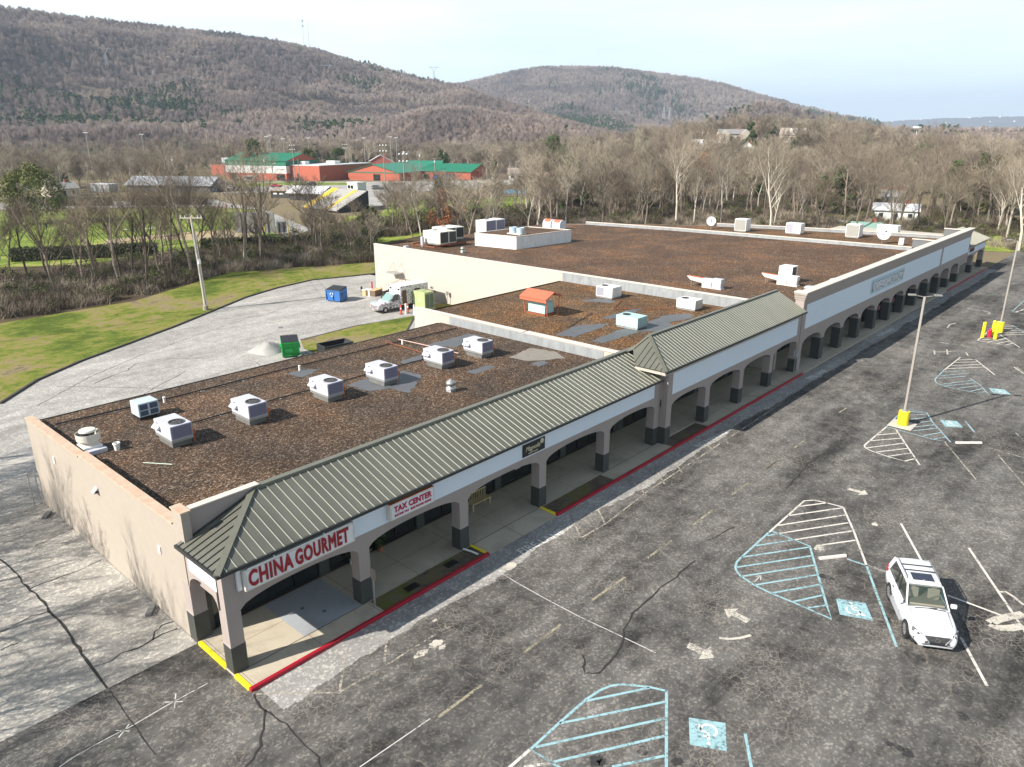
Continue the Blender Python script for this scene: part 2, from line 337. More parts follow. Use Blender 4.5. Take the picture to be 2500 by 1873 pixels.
def mat_grass(name, g1=(.075, .105, .018), g2=(.16, .195, .035), dry=(.26, .215, .13), d=.5, mud=(.13, .095, .065)):
    m, t, b = new_mat(name); p = pos(t)
    n = noise(t, pos(t, (.7, 1, 1)), .8, 10, .76, .6); fine = noise(t, p, 4, 7, .85)
    big = noise(t, p, .11, 3, .6, .8)
    f = math_(t, 'ADD', math_(t, 'MULTIPLY', n, .52), math_(t, 'ADD', math_(t, 'MULTIPLY', fine, .30), math_(t, 'MULTIPLY', math_(t, 'SUBTRACT', big, .5), .45))); f = math_(t, 'ADD', f, .09)
    c = ramp(t, f, [(d-.09, g1), (d-.02, g2), (d+.02, (g2[0]*.7+dry[0]*.5, g2[1]*.62+dry[1]*.35, g2[2]*.6+dry[2]*.3)), (d+.055, dry), (d+.12, mud)])
    fn = ramp(t, noise(t, p, 30, 3, .8), [(.28, (.55, .58, .5)), (.72, (1.35, 1.35, 1.3))]); c = mixc(t, 1., c, fn, 'MULTIPLY')
    t.links.new(c, b.inputs['Base Color']); b.inputs['Roughness'].default_value = .95; b.inputs['Specular IOR Level'].default_value = .1
    bump(t, b, fine, .06, .8); return m
GRASS = mat_grass('lawn', d=.505); GROUND = mat_grass('dry_ground', (.085, .09, .035), (.14, .14, .06), (.21, .175, .115), .43, (.20, .155, .11)); FIELD = mat_grass('field_grass', (.13, .18, .03), (.24, .30, .06), (.32, .29, .17), .56)
LITTER = mat_grass('leaf_litter', (.05, .055, .02), (.075, .065, .035), (.11, .085, .055), .40, (.085, .062, .042)); BED = mat_grass('planting_bed', (.07, .11, .02), (.12, .15, .04), (.17, .135, .10), .44, (.11, .09, .07))
GLASS = plain('dark_shop_glass', (.014, .017, .018), .08, var=.3, sc=.6, spec=.8); FRAME = plain('dark_frame', (.012, .011, .010), .4); SOFFIT = plain('arcade_ceiling', (.30, .28, .25), .8)
FLASH = plain('galvanised_flashing', (.34, .36, .37), .55, .35, var=.25, sc=1.2, grime=(.16, .16, .16)); WHITE = plain('white_metal', (.78, .77, .74), .45, var=.06, grime=(.45, .42, .36)); OFFW = plain('off_white_paint', (.66, .64, .58), .5, grime=(.4, .36, .3))
ACG = plain('unit_grey', (.50, .50, .56), .5, var=.07, sc=1.2); ACD = plain('unit_coil_grey', (.22, .215, .29), .55, .2); BLACK = plain('black', (.012, .012, .012), .5); STEEL = plain('galvanised_steel', (.42, .43, .42), .4, .6)
ORNG = plain('rusty_orange', (.50, .12, .03), .6, var=.3, sc=8); RUST = plain('rust', (.24, .075, .03), .85, var=.4, sc=6); TEAL = plain('pale_teal_paint', (.40, .60, .58), .5, grime=(.3, .35, .33)); REDOR = plain('orange_red_paint', (.58, .14, .075), .5, var=.15)
PIPE = plain('black_pipe', (.018, .017, .016), .6); MEMB = plain('roof_membrane', (.10, .105, .112), .6, var=.3, sc=1.5)

# ================================================================ GROUND
ZL = -.12
g = MB(); g.poly([(-12000, -12000, -.34), (12000, -12000, -.34), (12000, 12000, -.34), (-12000, 12000, -.34)]); tag(g.build('ground', GROUND), kind='structure')
P0 = lambda q: gp(*q)
KERB_PX = [(0, 987), (90, 930), (200, 882), (320, 838), (430, 797), (520, 760), (600, 727), (680, 703), (760, 685), (840, 677), (915, 669)]
KP = [gp(u, v) for u, v in KERB_PX]
c_a = crop(0, 1000, 600, 1420); c_b = crop(500, 1150, 700, 2109); c_c = crop(1100, 950, 800, 2212); c_d = crop(1550, 750, 950, 2212)
# front parking lot, side yard, rear lot
sheet('parking_lot', [(-80, -90), (150, -90), (150, -1.28), (-.02, -1.28), (-.02, 3.06), (-80, 3.06)], ZL, A_LOT, th=.2)
sheet('side_yard_pavement', [(-80, 3.06), (-.02, 3.06), (-.02, 23.4), (-80, 23.4)], ZL+.006, A_OLD, th=.15)
rear = [(-80, 23.4), (-.02, 23.4), (0, 22.0), (31.0, 22.0), (31.0, 24), (gp(1055, 775).x, gp(1055, 775).y)]
rear = [(-80, 23.4), (-.02, 23.4), (-.02, 21.9), (51.9, 21.9), (51.9, 57.4), (58, 57.4), (58, 68)] + [(p.x, p.y) for p in reversed(KP)] + [(-40, 62), (-80, 58)]
sheet('rear_service_pavement', rear, ZL+.003, A_REAR, th=.15)
# dark kerb round the lawn
k = MB()
for a, b in zip(KP[:-1], KP[1:]):
    d = (b-a).normalized(); n_ = Vector((-d.y, d.x, 0))*.11
    k.prism([a-n_+Vector((0, 0, -.1)), b-n_+Vector((0, 0, -.1)), b+n_+Vector((0, 0, -.1)), a+n_+Vector((0, 0, -.1))], (0, 0, .24))
tag(k.build('kerb', plain('tarred_kerb', (.05, .043, .037), .8, var=.3)), kind='structure')
lawn = [(p.x, p.y) for p in KP] + [(gp(915, 640).x, gp(915, 640).y), (gp(700, 655).x, gp(700, 655).y), (gp(560, 665).x, gp(560, 665).y), (gp(330, 735).x, gp(330, 735).y), (gp(0, 790).x, gp(0, 790).y), (-80, 130), (-120, 90), (-60, 62)]
sheet('lawn', lawn, -.10, GRASS)
isl = [gp(u, v) for u, v in ((730, 832), (800, 815), (900, 790), (1013, 768), (1075, 758), (1120, 800), (1020, 860), (735, 905))]
isl = [gp(*q) for q in ((733, 831), (870, 796), (1014, 771))] + [Vector((31.3, 29.0, 0)), Vector((31.3, 22.1, 0))] + [gp(*q) for q in ((850, 885), (800, 874), (742, 852))]
sheet('lawn_island', [(p.x, p.y) for p in isl], -.09, GRASS)
k = MB(); k.ribbon([gp(733, 831), gp(870, 796), gp(1014, 771), Vector((31.3, 29, 0))], .18, -.06); tag(k.build('kerb', bpy.data.materials['tarred_kerb']), kind='structure')
sheet('lawn_strip', [(46, 25.6), (51.9, 25.6), (51.9, 44), (49.6, 44)], -.09, GRASS)
wf = [gp(-700, 740), gp(0, 792), gp(330, 737), gp(560, 667), gp(915, 642), Vector((60, 75, 0)), Vector((112, 60, 0)), Vector((150, 30, 0)), Vector((210, 20, 0)), Vector((260, 110, 0)), Vector((180, 150, 0)), Vector((95, 128, 0)), gp(900, 560), gp(560, 590), gp(200, 640), gp(-700, 660)]
sheet('woodland_floor', [(p.x, p.y) for p in wf], -.30, LITTER)
sheet('side_verge', [(-80, -90), (-80, -89), (-300, 0), (-300, -90)], -.2, GRASS)
# concrete gutter strips in the side yard
k = MB(); k.ribbon([gp(*c_a(-60, 350)), gp(*c_a(210, 268)), gp(*c_a(300, 238))], 1.0, ZL+.012); tag(k.build('concrete_gutter', CONC), kind='structure')
# pale apron along the kerb of the walkway
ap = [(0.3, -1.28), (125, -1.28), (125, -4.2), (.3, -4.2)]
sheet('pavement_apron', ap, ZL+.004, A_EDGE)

# walkway slab with flush concrete joints; planting beds are cut out of its front strip
k = MB(); k.box(-.02, -.02, -.33, 126, 3.28, 0)
for x0, x1 in ((-.02, 6.55), (18.72-5.5, 18.72), (24.4, 31.2), (36.2, 126)):
    if x0 == 18.72-5.5: k.add([(x0, -1.27, -.11), (x1, -1.27, -.11), (x1, -.021, 0), (x0, -.021, 0), (x0, -1.27, -.3), (x1, -1.27, -.3), (x1, -.021, -.3), (x0, -.021, -.3)], [(0, 1, 2, 3), (0, 4, 5, 1), (1, 5, 6, 2), (3, 7, 4, 0)])
    else: k.box(x0, -1.19, -.33, x1, -.021, -.002)
tag(k.build('walkway', WALK), kind='structure')
for x0, x1 in ((6.56, 13.0), (18.72, 24.39), (31.21, 36.19)): sheet('planting_bed', [(x0, -1.15), (x1, -1.15), (x1, -.03), (x0, -.03)], -.04, BED, th=.2)
k = MB()
for x0, x1 in ((-.02, 13.15), (18.62, 53.1), (101.8, 124.7)): k.box(x0, -1.30, -.3, x1, -1.13, .035)
tag(k.build('red_kerb', RED, bevel=.02), kind='structure')
k = MB(); k.box(-.05, -1.12, -.3, .12, -.03, .02); k.box(-.05, .66, -.3, .12, 2.95, .02); k.box(13.0, -1.12, -.2, 13.15, .0, .02); k.box(18.56, -1.12, -.2, 18.72, 0, .02)
tag(k.build('yellow_kerb', YELLOW, bevel=.02), kind='structure')

# ================================================================ THE SHOPPING-CENTRE BUILDING
BL = empty('shopping_center_building', 'long single-storey strip shopping centre with taupe arcade, gravel roofs and olive metal canopies', 'building')
def part(m, name, mat, **kw): return m.build(name, mat, BL, **kw)
# --- near wing walls
k = MB(); k.prism([(0, 3.1, -.3), (0, 21.9, -.3), (0, 21.9, 5.1), (0, 14.0, 5.1), (0, 14.0, 5.27), (0, 3.62, 5.27), (0, 3.62, 6.02), (0, 2.78, 6.02), (0, 2.78, 4.62), (0, 3.1, 4.62)], (.34, 0, 0))
part(k, 'end_wall', CREAM)
k = MB(); k.box(.342, 21.6, -.3, 31.2, 21.9, 4.70); part(k, 'back_wall', CREAM2)
k = MB(); k.box(.345, 3.3, 2.62, 31.2, 3.6, 4.74); k.box(.345, 3.0, 4.3, 3.5, 3.3, 5.98); part(k, 'front_upper_wall', TAUPE)
k = MB(); k.box(-.04, 3.72, 5.272, .40, 13.96, 5.33); k.box(-.04, 14.04, 5.102, .40, 21.95, 5.16); k.box(-.04, 2.74, 6.022, .40, 3.66, 6.08); part(k, 'coping', plain('stained_coping', (.56, .43, .31), .5, .1, var=.2, sc=3, grime=(.55, .14, .05)))
k = MB(); k.box(.402, 2.95, 5.982, 3.5, 3.32, 6.03); part(k, 'coping', COPE)
k = MB(); k.poly([(.34, 3.62, 4.75), (31.52, 3.62, 4.75), (31.52, 22.02, 4.75), (.34, 22.02, 4.75)]); k.poly([(.34, 22.02, 4.75), (31.3, 22.02, 4.75), (31.3, 22.02, 4.60), (.34, 22.02, 4.60)]); part(k, 'gravel_roof', G1)
k = MB(); k.box(.36, 21.96, 4.752, 31.2, 22.04, 4.79); part(k, 'roof_edge', DARKTRIM)
# --- arcade builder
def arch_front(x0, x1, yf, yb, zs, za, zt, openings, mat, name='arcade_wall', sgn=1, axis='x'):
    """wall with arched openings; openings=[(a,b)], spring zs, apex za, top zt"""
    m = MB(); xs = [x0]
    for a, b in openings:
        for i in range(25):
            t_ = i/24; xs.append((a+(b-a)*t_, zs+(za-zs)*(max(0, 1-abs(2*t_-1)**2.3))**(1/1.9)))
    pts = []; cur = None
    prof = [(x0, zs)]
    for e in xs[1:]: prof.append(e)
    prof.append((x1, zs))
    q = [p for i, p in enumerate(prof) if i == 0 or abs(p[0]-prof[i-1][0]) > 1e-5 or abs(p[1]-prof[i-1][1]) > 1e-5]
    T = (lambda x, y, z: (x, y, z)) if axis == 'x' else (lambda x, y, z: (y, x, z))
    for (xa, z_a), (xb, z_b) in zip(q[:-1], q[1:]):
        if abs(xb-xa) < 1e-6: continue
        m.add([T(xa, yf, z_a), T(xb, yf, z_b), T(xb, yf, zt), T(xa, yf, zt), T(xa, yb, z_a), T(xb, yb, z_b), T(xb, yb, zt), T(xa, yb, zt)],
              [(0, 1, 2, 3), (5, 4, 7, 6), (0, 4, 5, 1), (3, 2, 6, 7)] if axis == 'x' else [(3, 2, 1, 0), (6, 7, 4, 5), (1, 5, 4, 0), (7, 6, 2, 3)])
    m.poly([T(x0, yf, zs), T(x0, yb, zs), T(x0, yb, zt), T(x0, yf, zt)]); m.poly([T(x1, yf, zs), T(x1, yb, zs), T(x1, yb, zt), T(x1, yf, zt)])
    return part(m, name, mat)
def column(x, y, w, d, hb, zs, name='column'):
    m = MB(); m.box(x, y, hb+.06, x+w, y+d, zs-.001)
    m.add([(x-.02, y-.02, hb), (x+w+.02, y-.02, hb), (x+w+.02, y+d+.02, hb), (x-.02, y+d+.02, hb), (x, y, hb+.06), (x+w, y, hb+.06), (x+w, y+d, hb+.06), (x, y+d, hb+.06)], [(0, 3, 2, 1), (0, 1, 5, 4), (1, 2, 6, 5), (2, 3, 7, 6), (3, 0, 4, 7)])
    c = m.build(name, TAUPE, BL)
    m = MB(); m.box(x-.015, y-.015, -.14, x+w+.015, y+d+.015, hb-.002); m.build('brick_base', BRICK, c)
    return c
s1 = 6.18; CW = .59
cols1 = [i*s1 for i in range(5)]
for x in cols1: column(x, 0, CW, CW, 1.2, 2.66)
column(30.46, 0, .62, CW, 1.2, 2.66)
arch_front(0, 31.08, 0, .40, 2.66, 3.12, 4.50, [(a+CW, b) for a, b in zip(cols1, cols1[1:]+[30.46])], TAUPE)
k = MB(); k.box(.95, -.006, 3.46, 30.3, -.001, 4.36); part(k, 'pale_fascia_panel', PANEL)
# end arch of the arcade (facing the side yard)
column(-.012, 3.02, .6, .62, 1.25, 2.66, 'pilaster')
arch_front(.592, 3.0, 0, .34, 2.68, 3.36, 4.50, [(.60, 2.99)], TAUPE, axis='y')
k = MB(); k.box(-.006, .5, 3.52, -.001, 2.76, 4.44); part(k, 'pale_fascia_panel', PANEL)
k = MB(); k.box(.36, .42, 3.2, 31.1, 3.28, 3.24); part(k, 'arcade_ceiling', SOFFIT)
k = MB(); k.box(.345, .60, 2.62, .50, 2.99, 3.19); part(k, 'sun_patch_lintel', TAUPE)  # added lintel, shaped so the sun patch on the walkway ends straight
# --- storefronts of the near wing
def storefront(x0, x1, y, z1, n, low=.12, yb=.12):
    m = MB(); m.box(x0, y+.06, 0.005, x1, y+.09, z1); w = m.build('storefront_glass', GLASS, BL)
    m = MB(); m.box(x0, y, z1, x1, y+.12, z1+.12); m.box(x0, y, 0.005, x1, y+.12, low)
    for i in range(n+1):
        xx = x0+(x1-x0)*i/n; m.box(xx-.035, y+.001, low, xx+.035, y+.12, z1-.001)
    m.box(x0, y+.002, 2.15, x1, y+.11, 2.2); m.build('frame', FRAME, w); return w
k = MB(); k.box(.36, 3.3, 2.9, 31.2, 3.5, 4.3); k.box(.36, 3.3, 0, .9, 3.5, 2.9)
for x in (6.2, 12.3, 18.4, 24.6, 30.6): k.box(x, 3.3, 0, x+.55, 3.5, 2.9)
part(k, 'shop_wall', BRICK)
for x0, x1 in ((.9, 6.2), (6.75, 12.3), (12.85, 18.4), (18.95, 24.6), (25.15, 30.6)): storefront(x0, x1, 3.34, 2.6, 4)
# --- canopy roofs
def seams_front(x0, x1, y0, z0, y1, z1, step, hipx0=None, m=None, h=.045, w=.035):
    """standing seams on a slope rising from (y0,z0) to (y1,z1); hipx0: the ridge starts there (left hip)"""
    m = m or MB(); n = int((x1-x0)/step)
    nv = Vector((0, -(z1-z0), (y1-y0))).normalized()*h
    for i in range(1, n+1):
        x = x0+i*step
        if x > x1-.02: break
        t_ = 1
        if hipx0 is not None and x < hipx0: t_ = (x-x0)/(hipx0-x0)
        a = Vector((x, y0, z0)); b = Vector((x, y0+(y1-y0)*t_, z0+(z1-z0)*t_))
        m.prism([a-Vector((w/2, 0, 0)), a+Vector((w/2, 0, 0)), b+Vector((w/2, 0, 0)), b-Vector((w/2, 0, 0))], nv)
    return m
def slab(pts, th, m): 
    n = (Vector(pts[1])-Vector(pts[0])).cross(Vector(pts[2])-Vector(pts[0])).normalized()
    if n.z < 0: n = -n
    return m.prism([Vector(p)-n*th for p in pts], n*th)
E1, R1, YR, XH = 4.66, 5.87, 3.12, 3.3
m = MB(); slab([(-.25, -.25, E1), (30.9, -.25, E1), (32.3, YR, R1), (XH, YR, R1)], .05, m); slab([(-.25, -.25, E1), (XH, YR, R1), (-.25, YR, E1)][::-1], .05, m)
cr1 = part(m, 'canopy_roof', MROOF)
m = seams_front(-.25, 31.9, -.25, E1, YR, R1, .405, XH, h=.026, w=.032)
# keep the last seams inside the sloping right-hand edge
m.build('standing_seam', SEAM, cr1)
m = MB()
for i in range(1, 9):
    y = -.25+i*.39
    t_ = (y+.25)/(YR+.25); a = Vector((-.25, y, E1)); b = Vector((-.25+(XH+.25)*t_, y, E1+(R1-E1)*t_))
    nv = Vector((-(R1-E1), 0, XH+.25)).normalized()*.04
    m.prism([a-Vector((0, .015, 0)), a+Vector((0, .015, 0)), b+Vector((0, .015, 0)), b-Vector((0, .015, 0))], nv)
m.build('standing_seam', DARKTRIM, cr1)
m = MB(); hv = Vector((0, 0, .07))
def hipcap(a, b, w, m):
    a, b = Vector(a), Vector(b); d = (b-a).normalized(); s_ = d.cross(Vector((0, 0, 1))).normalized()*w
    m.prism([a-s_, a+s_, b+s_, b-s_], hv)
hipcap((-.25, -.25, E1-.01), (XH, YR, R1-.01), .13, m); m.build('hip_cap', TRIMG, cr1)
m = MB(); m.box(XH-.1, YR-.16, R1-.06, 32.3, YR+.14, R1+.08); m.box(XH-.05, YR+.05, 4.74, 32.3, YR+.3, R1-.05); part(m, 'ridge_cap', TRIMG)
m = MB(); m.box(-.30, -.31, E1-.12, 30.9, -.20, E1+.02); m.box(-.31, -.20, E1-.12, -.20, YR, E1+.02); part(m, 'gutter', DARKTRIM)
m = MB(); m.box(-.16, -.19, 4.50, 31.08, .45, 4.54); m.box(-.19, .46, 4.50, .4, 3.0, 4.54); part(m, 'eave_soffit', STRIPC)
# --- middle wing
X2, X2b, YF2 = 31.13, 53.2, -.51
s2 = 5.42; cols2 = [X2+i*s2 for i in range(5)]
for i, x in enumerate(cols2): column(x, YF2, .64 if i < 4 else .4, .62, 1.2, 2.62)
arch_front(X2, X2b, YF2, YF2+.42, 2.62, 3.06, 5.2, [(a+.64, b) for a, b in zip(cols2, cols2[1:])], TAUPE)
k = MB(); k.box(31.75, YF2-.006, 3.45, 52.5, YF2-.001, 4.95); part(k, 'pale_fascia_panel', PANEL)
k = MB(); k.box(X2, YF2+.422, 3.1, X2+.35, 3.0, 5.35); part(k, 'return_wall', CREAM2)
k = MB(); k.box(X2, -.08, 3.12, X2b, 3.28, 3.16); part(k, 'arcade_ceiling', SOFFIT)
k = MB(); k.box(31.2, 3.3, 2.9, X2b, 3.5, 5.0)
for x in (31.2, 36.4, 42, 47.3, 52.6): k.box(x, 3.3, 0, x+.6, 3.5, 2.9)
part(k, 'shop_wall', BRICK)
for x0, x1 in ((31.8, 36.4), (37, 42), (42.6, 47.3), (47.9, 52.6)): storefront(x0, x1, 3.34, 2.6, 3)
E2, R2, Y2, XL = 5.48, 6.96, 1.95, 32.45
m = MB(); A2, B2 = (30.1, -.9, E2), (53.2, -.9, E2)
slab([A2, B2, (53.2, Y2, R2), (XL, Y2, R2)], .05, m); slab([A2, (30.1, 1.5, E2), (31.2, 2.4, 6.18), (XL, Y2, R2)], .05, m)
slab([(XL, Y2, R2), (53.2, Y2, R2), (53.2, 3.4, 6.0), (31.2, 3.4, 5.7), (31.2, 2.4, 6.18)], .05, m); cr2 = part(m, 'canopy_roof', MROOF)
m = seams_front(30.1, 53.2, -.9, E2, Y2, R2, .37, XL, h=.026, w=.032); m.build('standing_seam', SEAM, cr2)
m = MB()
nv2 = Vector((-(R2-E2), 0, XL-30.1)).normalized()*.035
for i in range(1, 7):
    y = -.9+i*.42; t_ = min((y+.9)/(Y2+.9), .80 if y > 1.2 else 1)
    if y > 1.5: a = Vector((30.1+(y-1.5)*1.22, y, E2+(y-1.5)*.77)); 
    else: a = Vector((30.1, y, E2))
    b = Vector((30.1+(XL-30.1)*t_, y, E2+(R2-E2)*t_))
    if b.x > a.x: m.prism([a-Vector((0, .015, 0)), a+Vector((0, .015, 0)), b+Vector((0, .015, 0)), b-Vector((0, .015, 0))], nv2)
m.build('standing_seam', DARKTRIM, cr2)
m = MB(); hipcap((30.1, -.9, E2), (XL, Y2, R2), .12, m); hipcap((XL, Y2, R2), (31.2, 2.4, 6.18), .09, m); hipcap((XL, Y2, R2), (53.2, Y2, R2), .12, m); m.build('hip_cap', TRIMG, cr2)
m = MB(); m.box(30.05, -.96, E2-.14, 53.18, -.85, E2+.02); part(m, 'gutter', DARKTRIM)
m = MB(); m.box(30.15, -.84, E2-.28, 53.18, -.52, E2-.10); m.box(30.15, -.50, E2-.28, 31.12, 1.5, E2-.10); part(m, 'cream_fascia', STRIPC)
# wall between near and middle wing, its coping, middle roof
k = MB(); k.box(31.5, 3.6, -.3, 31.85, 25.4, 5.52); k.box(31.851, 25.05, -.3, 51.9, 25.4, 5.0); part(k, 'party_wall', CREAM2)
k = MB(); k.box(31.47, 5.0, 4.76, 31.497, 20.9, 5.44); part(k, 'flashing', FLASH)
k = MB(); k.box(31.44, 3.7, 5.522, 31.92, 12.4, 5.60); k.box(31.44, 12.6, 5.522, 31.92, 25.45, 5.575); part(k, 'coping', COPE)
k = MB(); k.poly([(31.85, 3.4, 5.0), (52.0, 3.4, 5.0), (52.0, 25.45, 5.0), (31.85, 25.45, 5.0)]); k.poly([(31.85, 25.45, 5.0), (52, 25.45, 5.0), (52, 25.45, 4.8), (31.85, 25.45, 4.8)]); part(k, 'gravel_roof', G2)
# --- big store
HB = 6.0; XBG = 52.0
PA = [(91.9, 51.7), (94.3, 36.1), (96.4, 2.6)]; PBp = [(104.1, 34.2), (107.9, 21.5), (111.9, 2.3)]
k = MB(); k.box(XBG, 1.0, -.3, XBG+.35, 57.4, HB-.06); k.box(XBG+.351, 57.05, -.3, 88, 57.4, 5.5); part(k, 'big_store_side_wall', CREAM2)
k = MB(); k.box(XBG-.05, .25, HB-.058, XBG+.42, 57.45, HB+.02); part(k, 'coping', COPE)
k = MB(); k.box(XBG-.03, 4.4, 5.02, XBG-.002, 25.0, 5.9); part(k, 'flashing', FLASH)
k = MB(); k.poly([(XBG+.35, .1, 5.52), (97, .1, 5.52), (96.4, 2.6, 5.52), (94.3, 36.1, 5.52), (91.9, 51.7, 5.52), (88, 57.5, 5.52), (XBG+.35, 57.5, 5.52)]); part(k, 'gravel_roof', G3)
k = MB(); k.poly([(96.9, .1, 5.5), (112.4, .1, 5.5), (111.9, 2.3, 5.5), (107.9, 21.5, 5.5), (104.1, 34.2, 5.5), (99, 44, 5.5), (92.2, 51.7, 5.5), (94.6, 36.1, 5.5), (96.7, 2.6, 5.5)]); part(k, 'gravel_roof', G2)
def wallline(pts, z0, z1, th, m):
    for a, b in zip(pts[:-1], pts[1:]):
        a, b = Vector((*a, z0)), Vector((*b, z0)); d = (b-a).normalized(); n_ = Vector((-d.y, d.x, 0))*th/2
        m.prism([a-n_, b-n_, b+n_, a+n_], (0, 0, z1-z0))
m = MB(); wallline(PA, 5.45, 5.9, .3, m); wallline(PBp, 4, 5.9, .3, m); part(m, 'roof_parapet', FLASH)
m = MB(); wallline(PA, 5.902, 6.0, .42, m); wallline(PBp, 5.902, 6.0, .42, m); part(m, 'coping', COPE)
m = MB(); wallline([(104.1, 34.2), (99, 44), (88, 57.4)], -.3, 5.5, .3, m); part(m, 'back_wall', CREAM2)
X3, X3b, YF3 = 53.2, 113.6, -.56
s3 = 5.06; cols3 = [58.25+i*s3 for i in range(11)]
arch_front(X3, X3b, YF3, YF3+.5, 2.25, 2.84, 6.42, [(a+.88, b) for a, b in zip([53.0]+cols3, cols3)], TAUPE)
k = MB(); k.box(X3, YF3, -.14, X3+.66, YF3+.78, 2.248); k.box(X3, YF3+.502, 2.25, X3+.66, YF3+.78, 6.42); part(k, 'corner_pier', TAUPE)
for i, x in enumerate(cols3): column(x, YF3, .88, .78, 2.05 if i < 9 else 1.2, 2.248)
k = MB(); k.box(53.98, YF3-.006, 3.72, 98.0, YF3-.001, 5.92); k.box(98.9, YF3-.006, 3.72, 113.2, YF3-.001, 5.92); part(k, 'pale_fascia_panel', PANEL)
m = MB()
for z0, z1, o_ in ((6.421, 6.62, .06), (6.622, 6.86, .14), (6.862, 7.05, .24)): m.box(X3-o_, YF3-o_, z0, X3b+o_, YF3+.5, z1); m.box(X3-o_, YF3+.501, z0, X3+.65, .30, z1)
part(m, 'cornice', CORN)
m = MB(); m.box(X3-.28, YF3-.28, 7.051, X3b+.28, YF3+.56, 7.13); m.box(X3-.28, YF3+.561, 7.051, X3+.7, .34, 7.13); part(m, 'coping', COPE)
DRM = plain('dark_return_metal', (.16, .165, .17), .5, .3)
for xa, xb, ya in ((96.6, 96.9, 2.7), (111.4, 111.8, 2.5)):
    m = MB(); m.box(xa, -.058, 5.45, xb, ya, 6.95); part(m, 'parapet_return', DRM)
    m = MB(); m.box(xa-.1, -.058, 6.952, xb+.1, ya+.1, 7.04); part(m, 'coping', COPE)
k = MB(); k.box(X3, -.05, 3.0, X3b, 3.28, 3.05); part(k, 'arcade_ceiling', SOFFIT)
k = MB(); k.box(X3, 3.3, -.1, 125.5, 3.6, 5.4); part(k, 'shop_wall', BRICK)
for x0 in (56, 66, 98, 106, 116): storefront(x0, x0+6.5, 3.18, 2.5, 4, yb=.1)
k = MB(); k.box(76.3, .35, 0, 92, 3.2, 2.98); part(k, 'vestibule', BRICK)
for x0 in (77.6, 80.4, 82.8, 85.2): 
    m = MB(); m.box(x0, .31, .95, x0+1.9, .345, 2.45); w_ = m.build('window', GLASS, BL)
    m = MB()
    for a, b, c_, d_ in ((x0-.06, x0, .9, 2.5), (x0+1.9, x0+1.96, .9, 2.5), (x0, x0+1.9, .9, .95), (x0, x0+1.9, 2.45, 2.5), (x0+.92, x0+.98, .95, 2.45)): m.box(a, .29, c_, b, .344, d_)
    m.build('frame', FRAME, w_)
    pm_ = plain('window_poster', (.34, .10, .10) if x0 < 84 else (.6, .12, .08), .5)
    for bx in ((x0+.15, .298, 1.15, x0+.75, .309, 1.7), (x0+1.15, .298, 1.4, x0+1.7, .309, 2.2)): m = MB(); m.box(*bx); m.build('poster', pm_, w_)
# --- far low wing
m = MB(); E4 = 4.5
slab([(113.9, -.8, E4), (126.2, -.8, E4), (126.2, 3.3, 5.9), (113.9, 3.3, 5.9)], .05, m); c4 = part(m, 'canopy_roof', MROOF)
seams_front(113.9, 126.1, -.8, E4, 3.3, 5.9, .41).build('standing_seam', SEAM, c4)
arch_front(113.62, 126, -.3, .2, 2.4, 2.9, 4.3, [(113.9, 118.5), (119.3, 125.2)], TAUPE); column(118.5, -.3, .8, .7, 1.15, 2.4); column(125.2, -.3, .8, .7, 1.15, 2.4)
k = MB(); k.box(114, -.306, 3.1, 125.7, -.301, 3.9); part(k, 'pale_fascia_panel', PANEL)
k = MB(); k.box(113.9, .2, 4.3, 126, 3.3, 4.34); k.box(113.5, 3.61, -.2, 126, 22, 4.6); part(k, 'far_wing_body', CREAM2)

# papers and decals on the shop glass, door frames
PAP = plain('window_paper', (.42, .42, .40), .6)
for i, (x, z0, w_, h_) in enumerate(((2.2, 1.3, .3, .4), (4.9, .9, .5, .35), (7.4, 1.4, .35, .45), (9.8, 1.5, .3, .3), (14.0, 1.2, .3, .5), (17.2, 1.3, .4, .5), (20.2, .7, .5, 1.3), (21.3, 1.1, .3, .4), (23.3, 1.5, .4, .3), (27.2, 1.2, .4, .5), (33.5, 1.2, .4, .5), (39.0, 1.3, .4, .5), (44.6, 1.3, .4, .4))):
    m = MB(); m.box(x, 3.325, z0, x+w_, 3.338, z0+h_); part(m, 'window_notice', PAP)

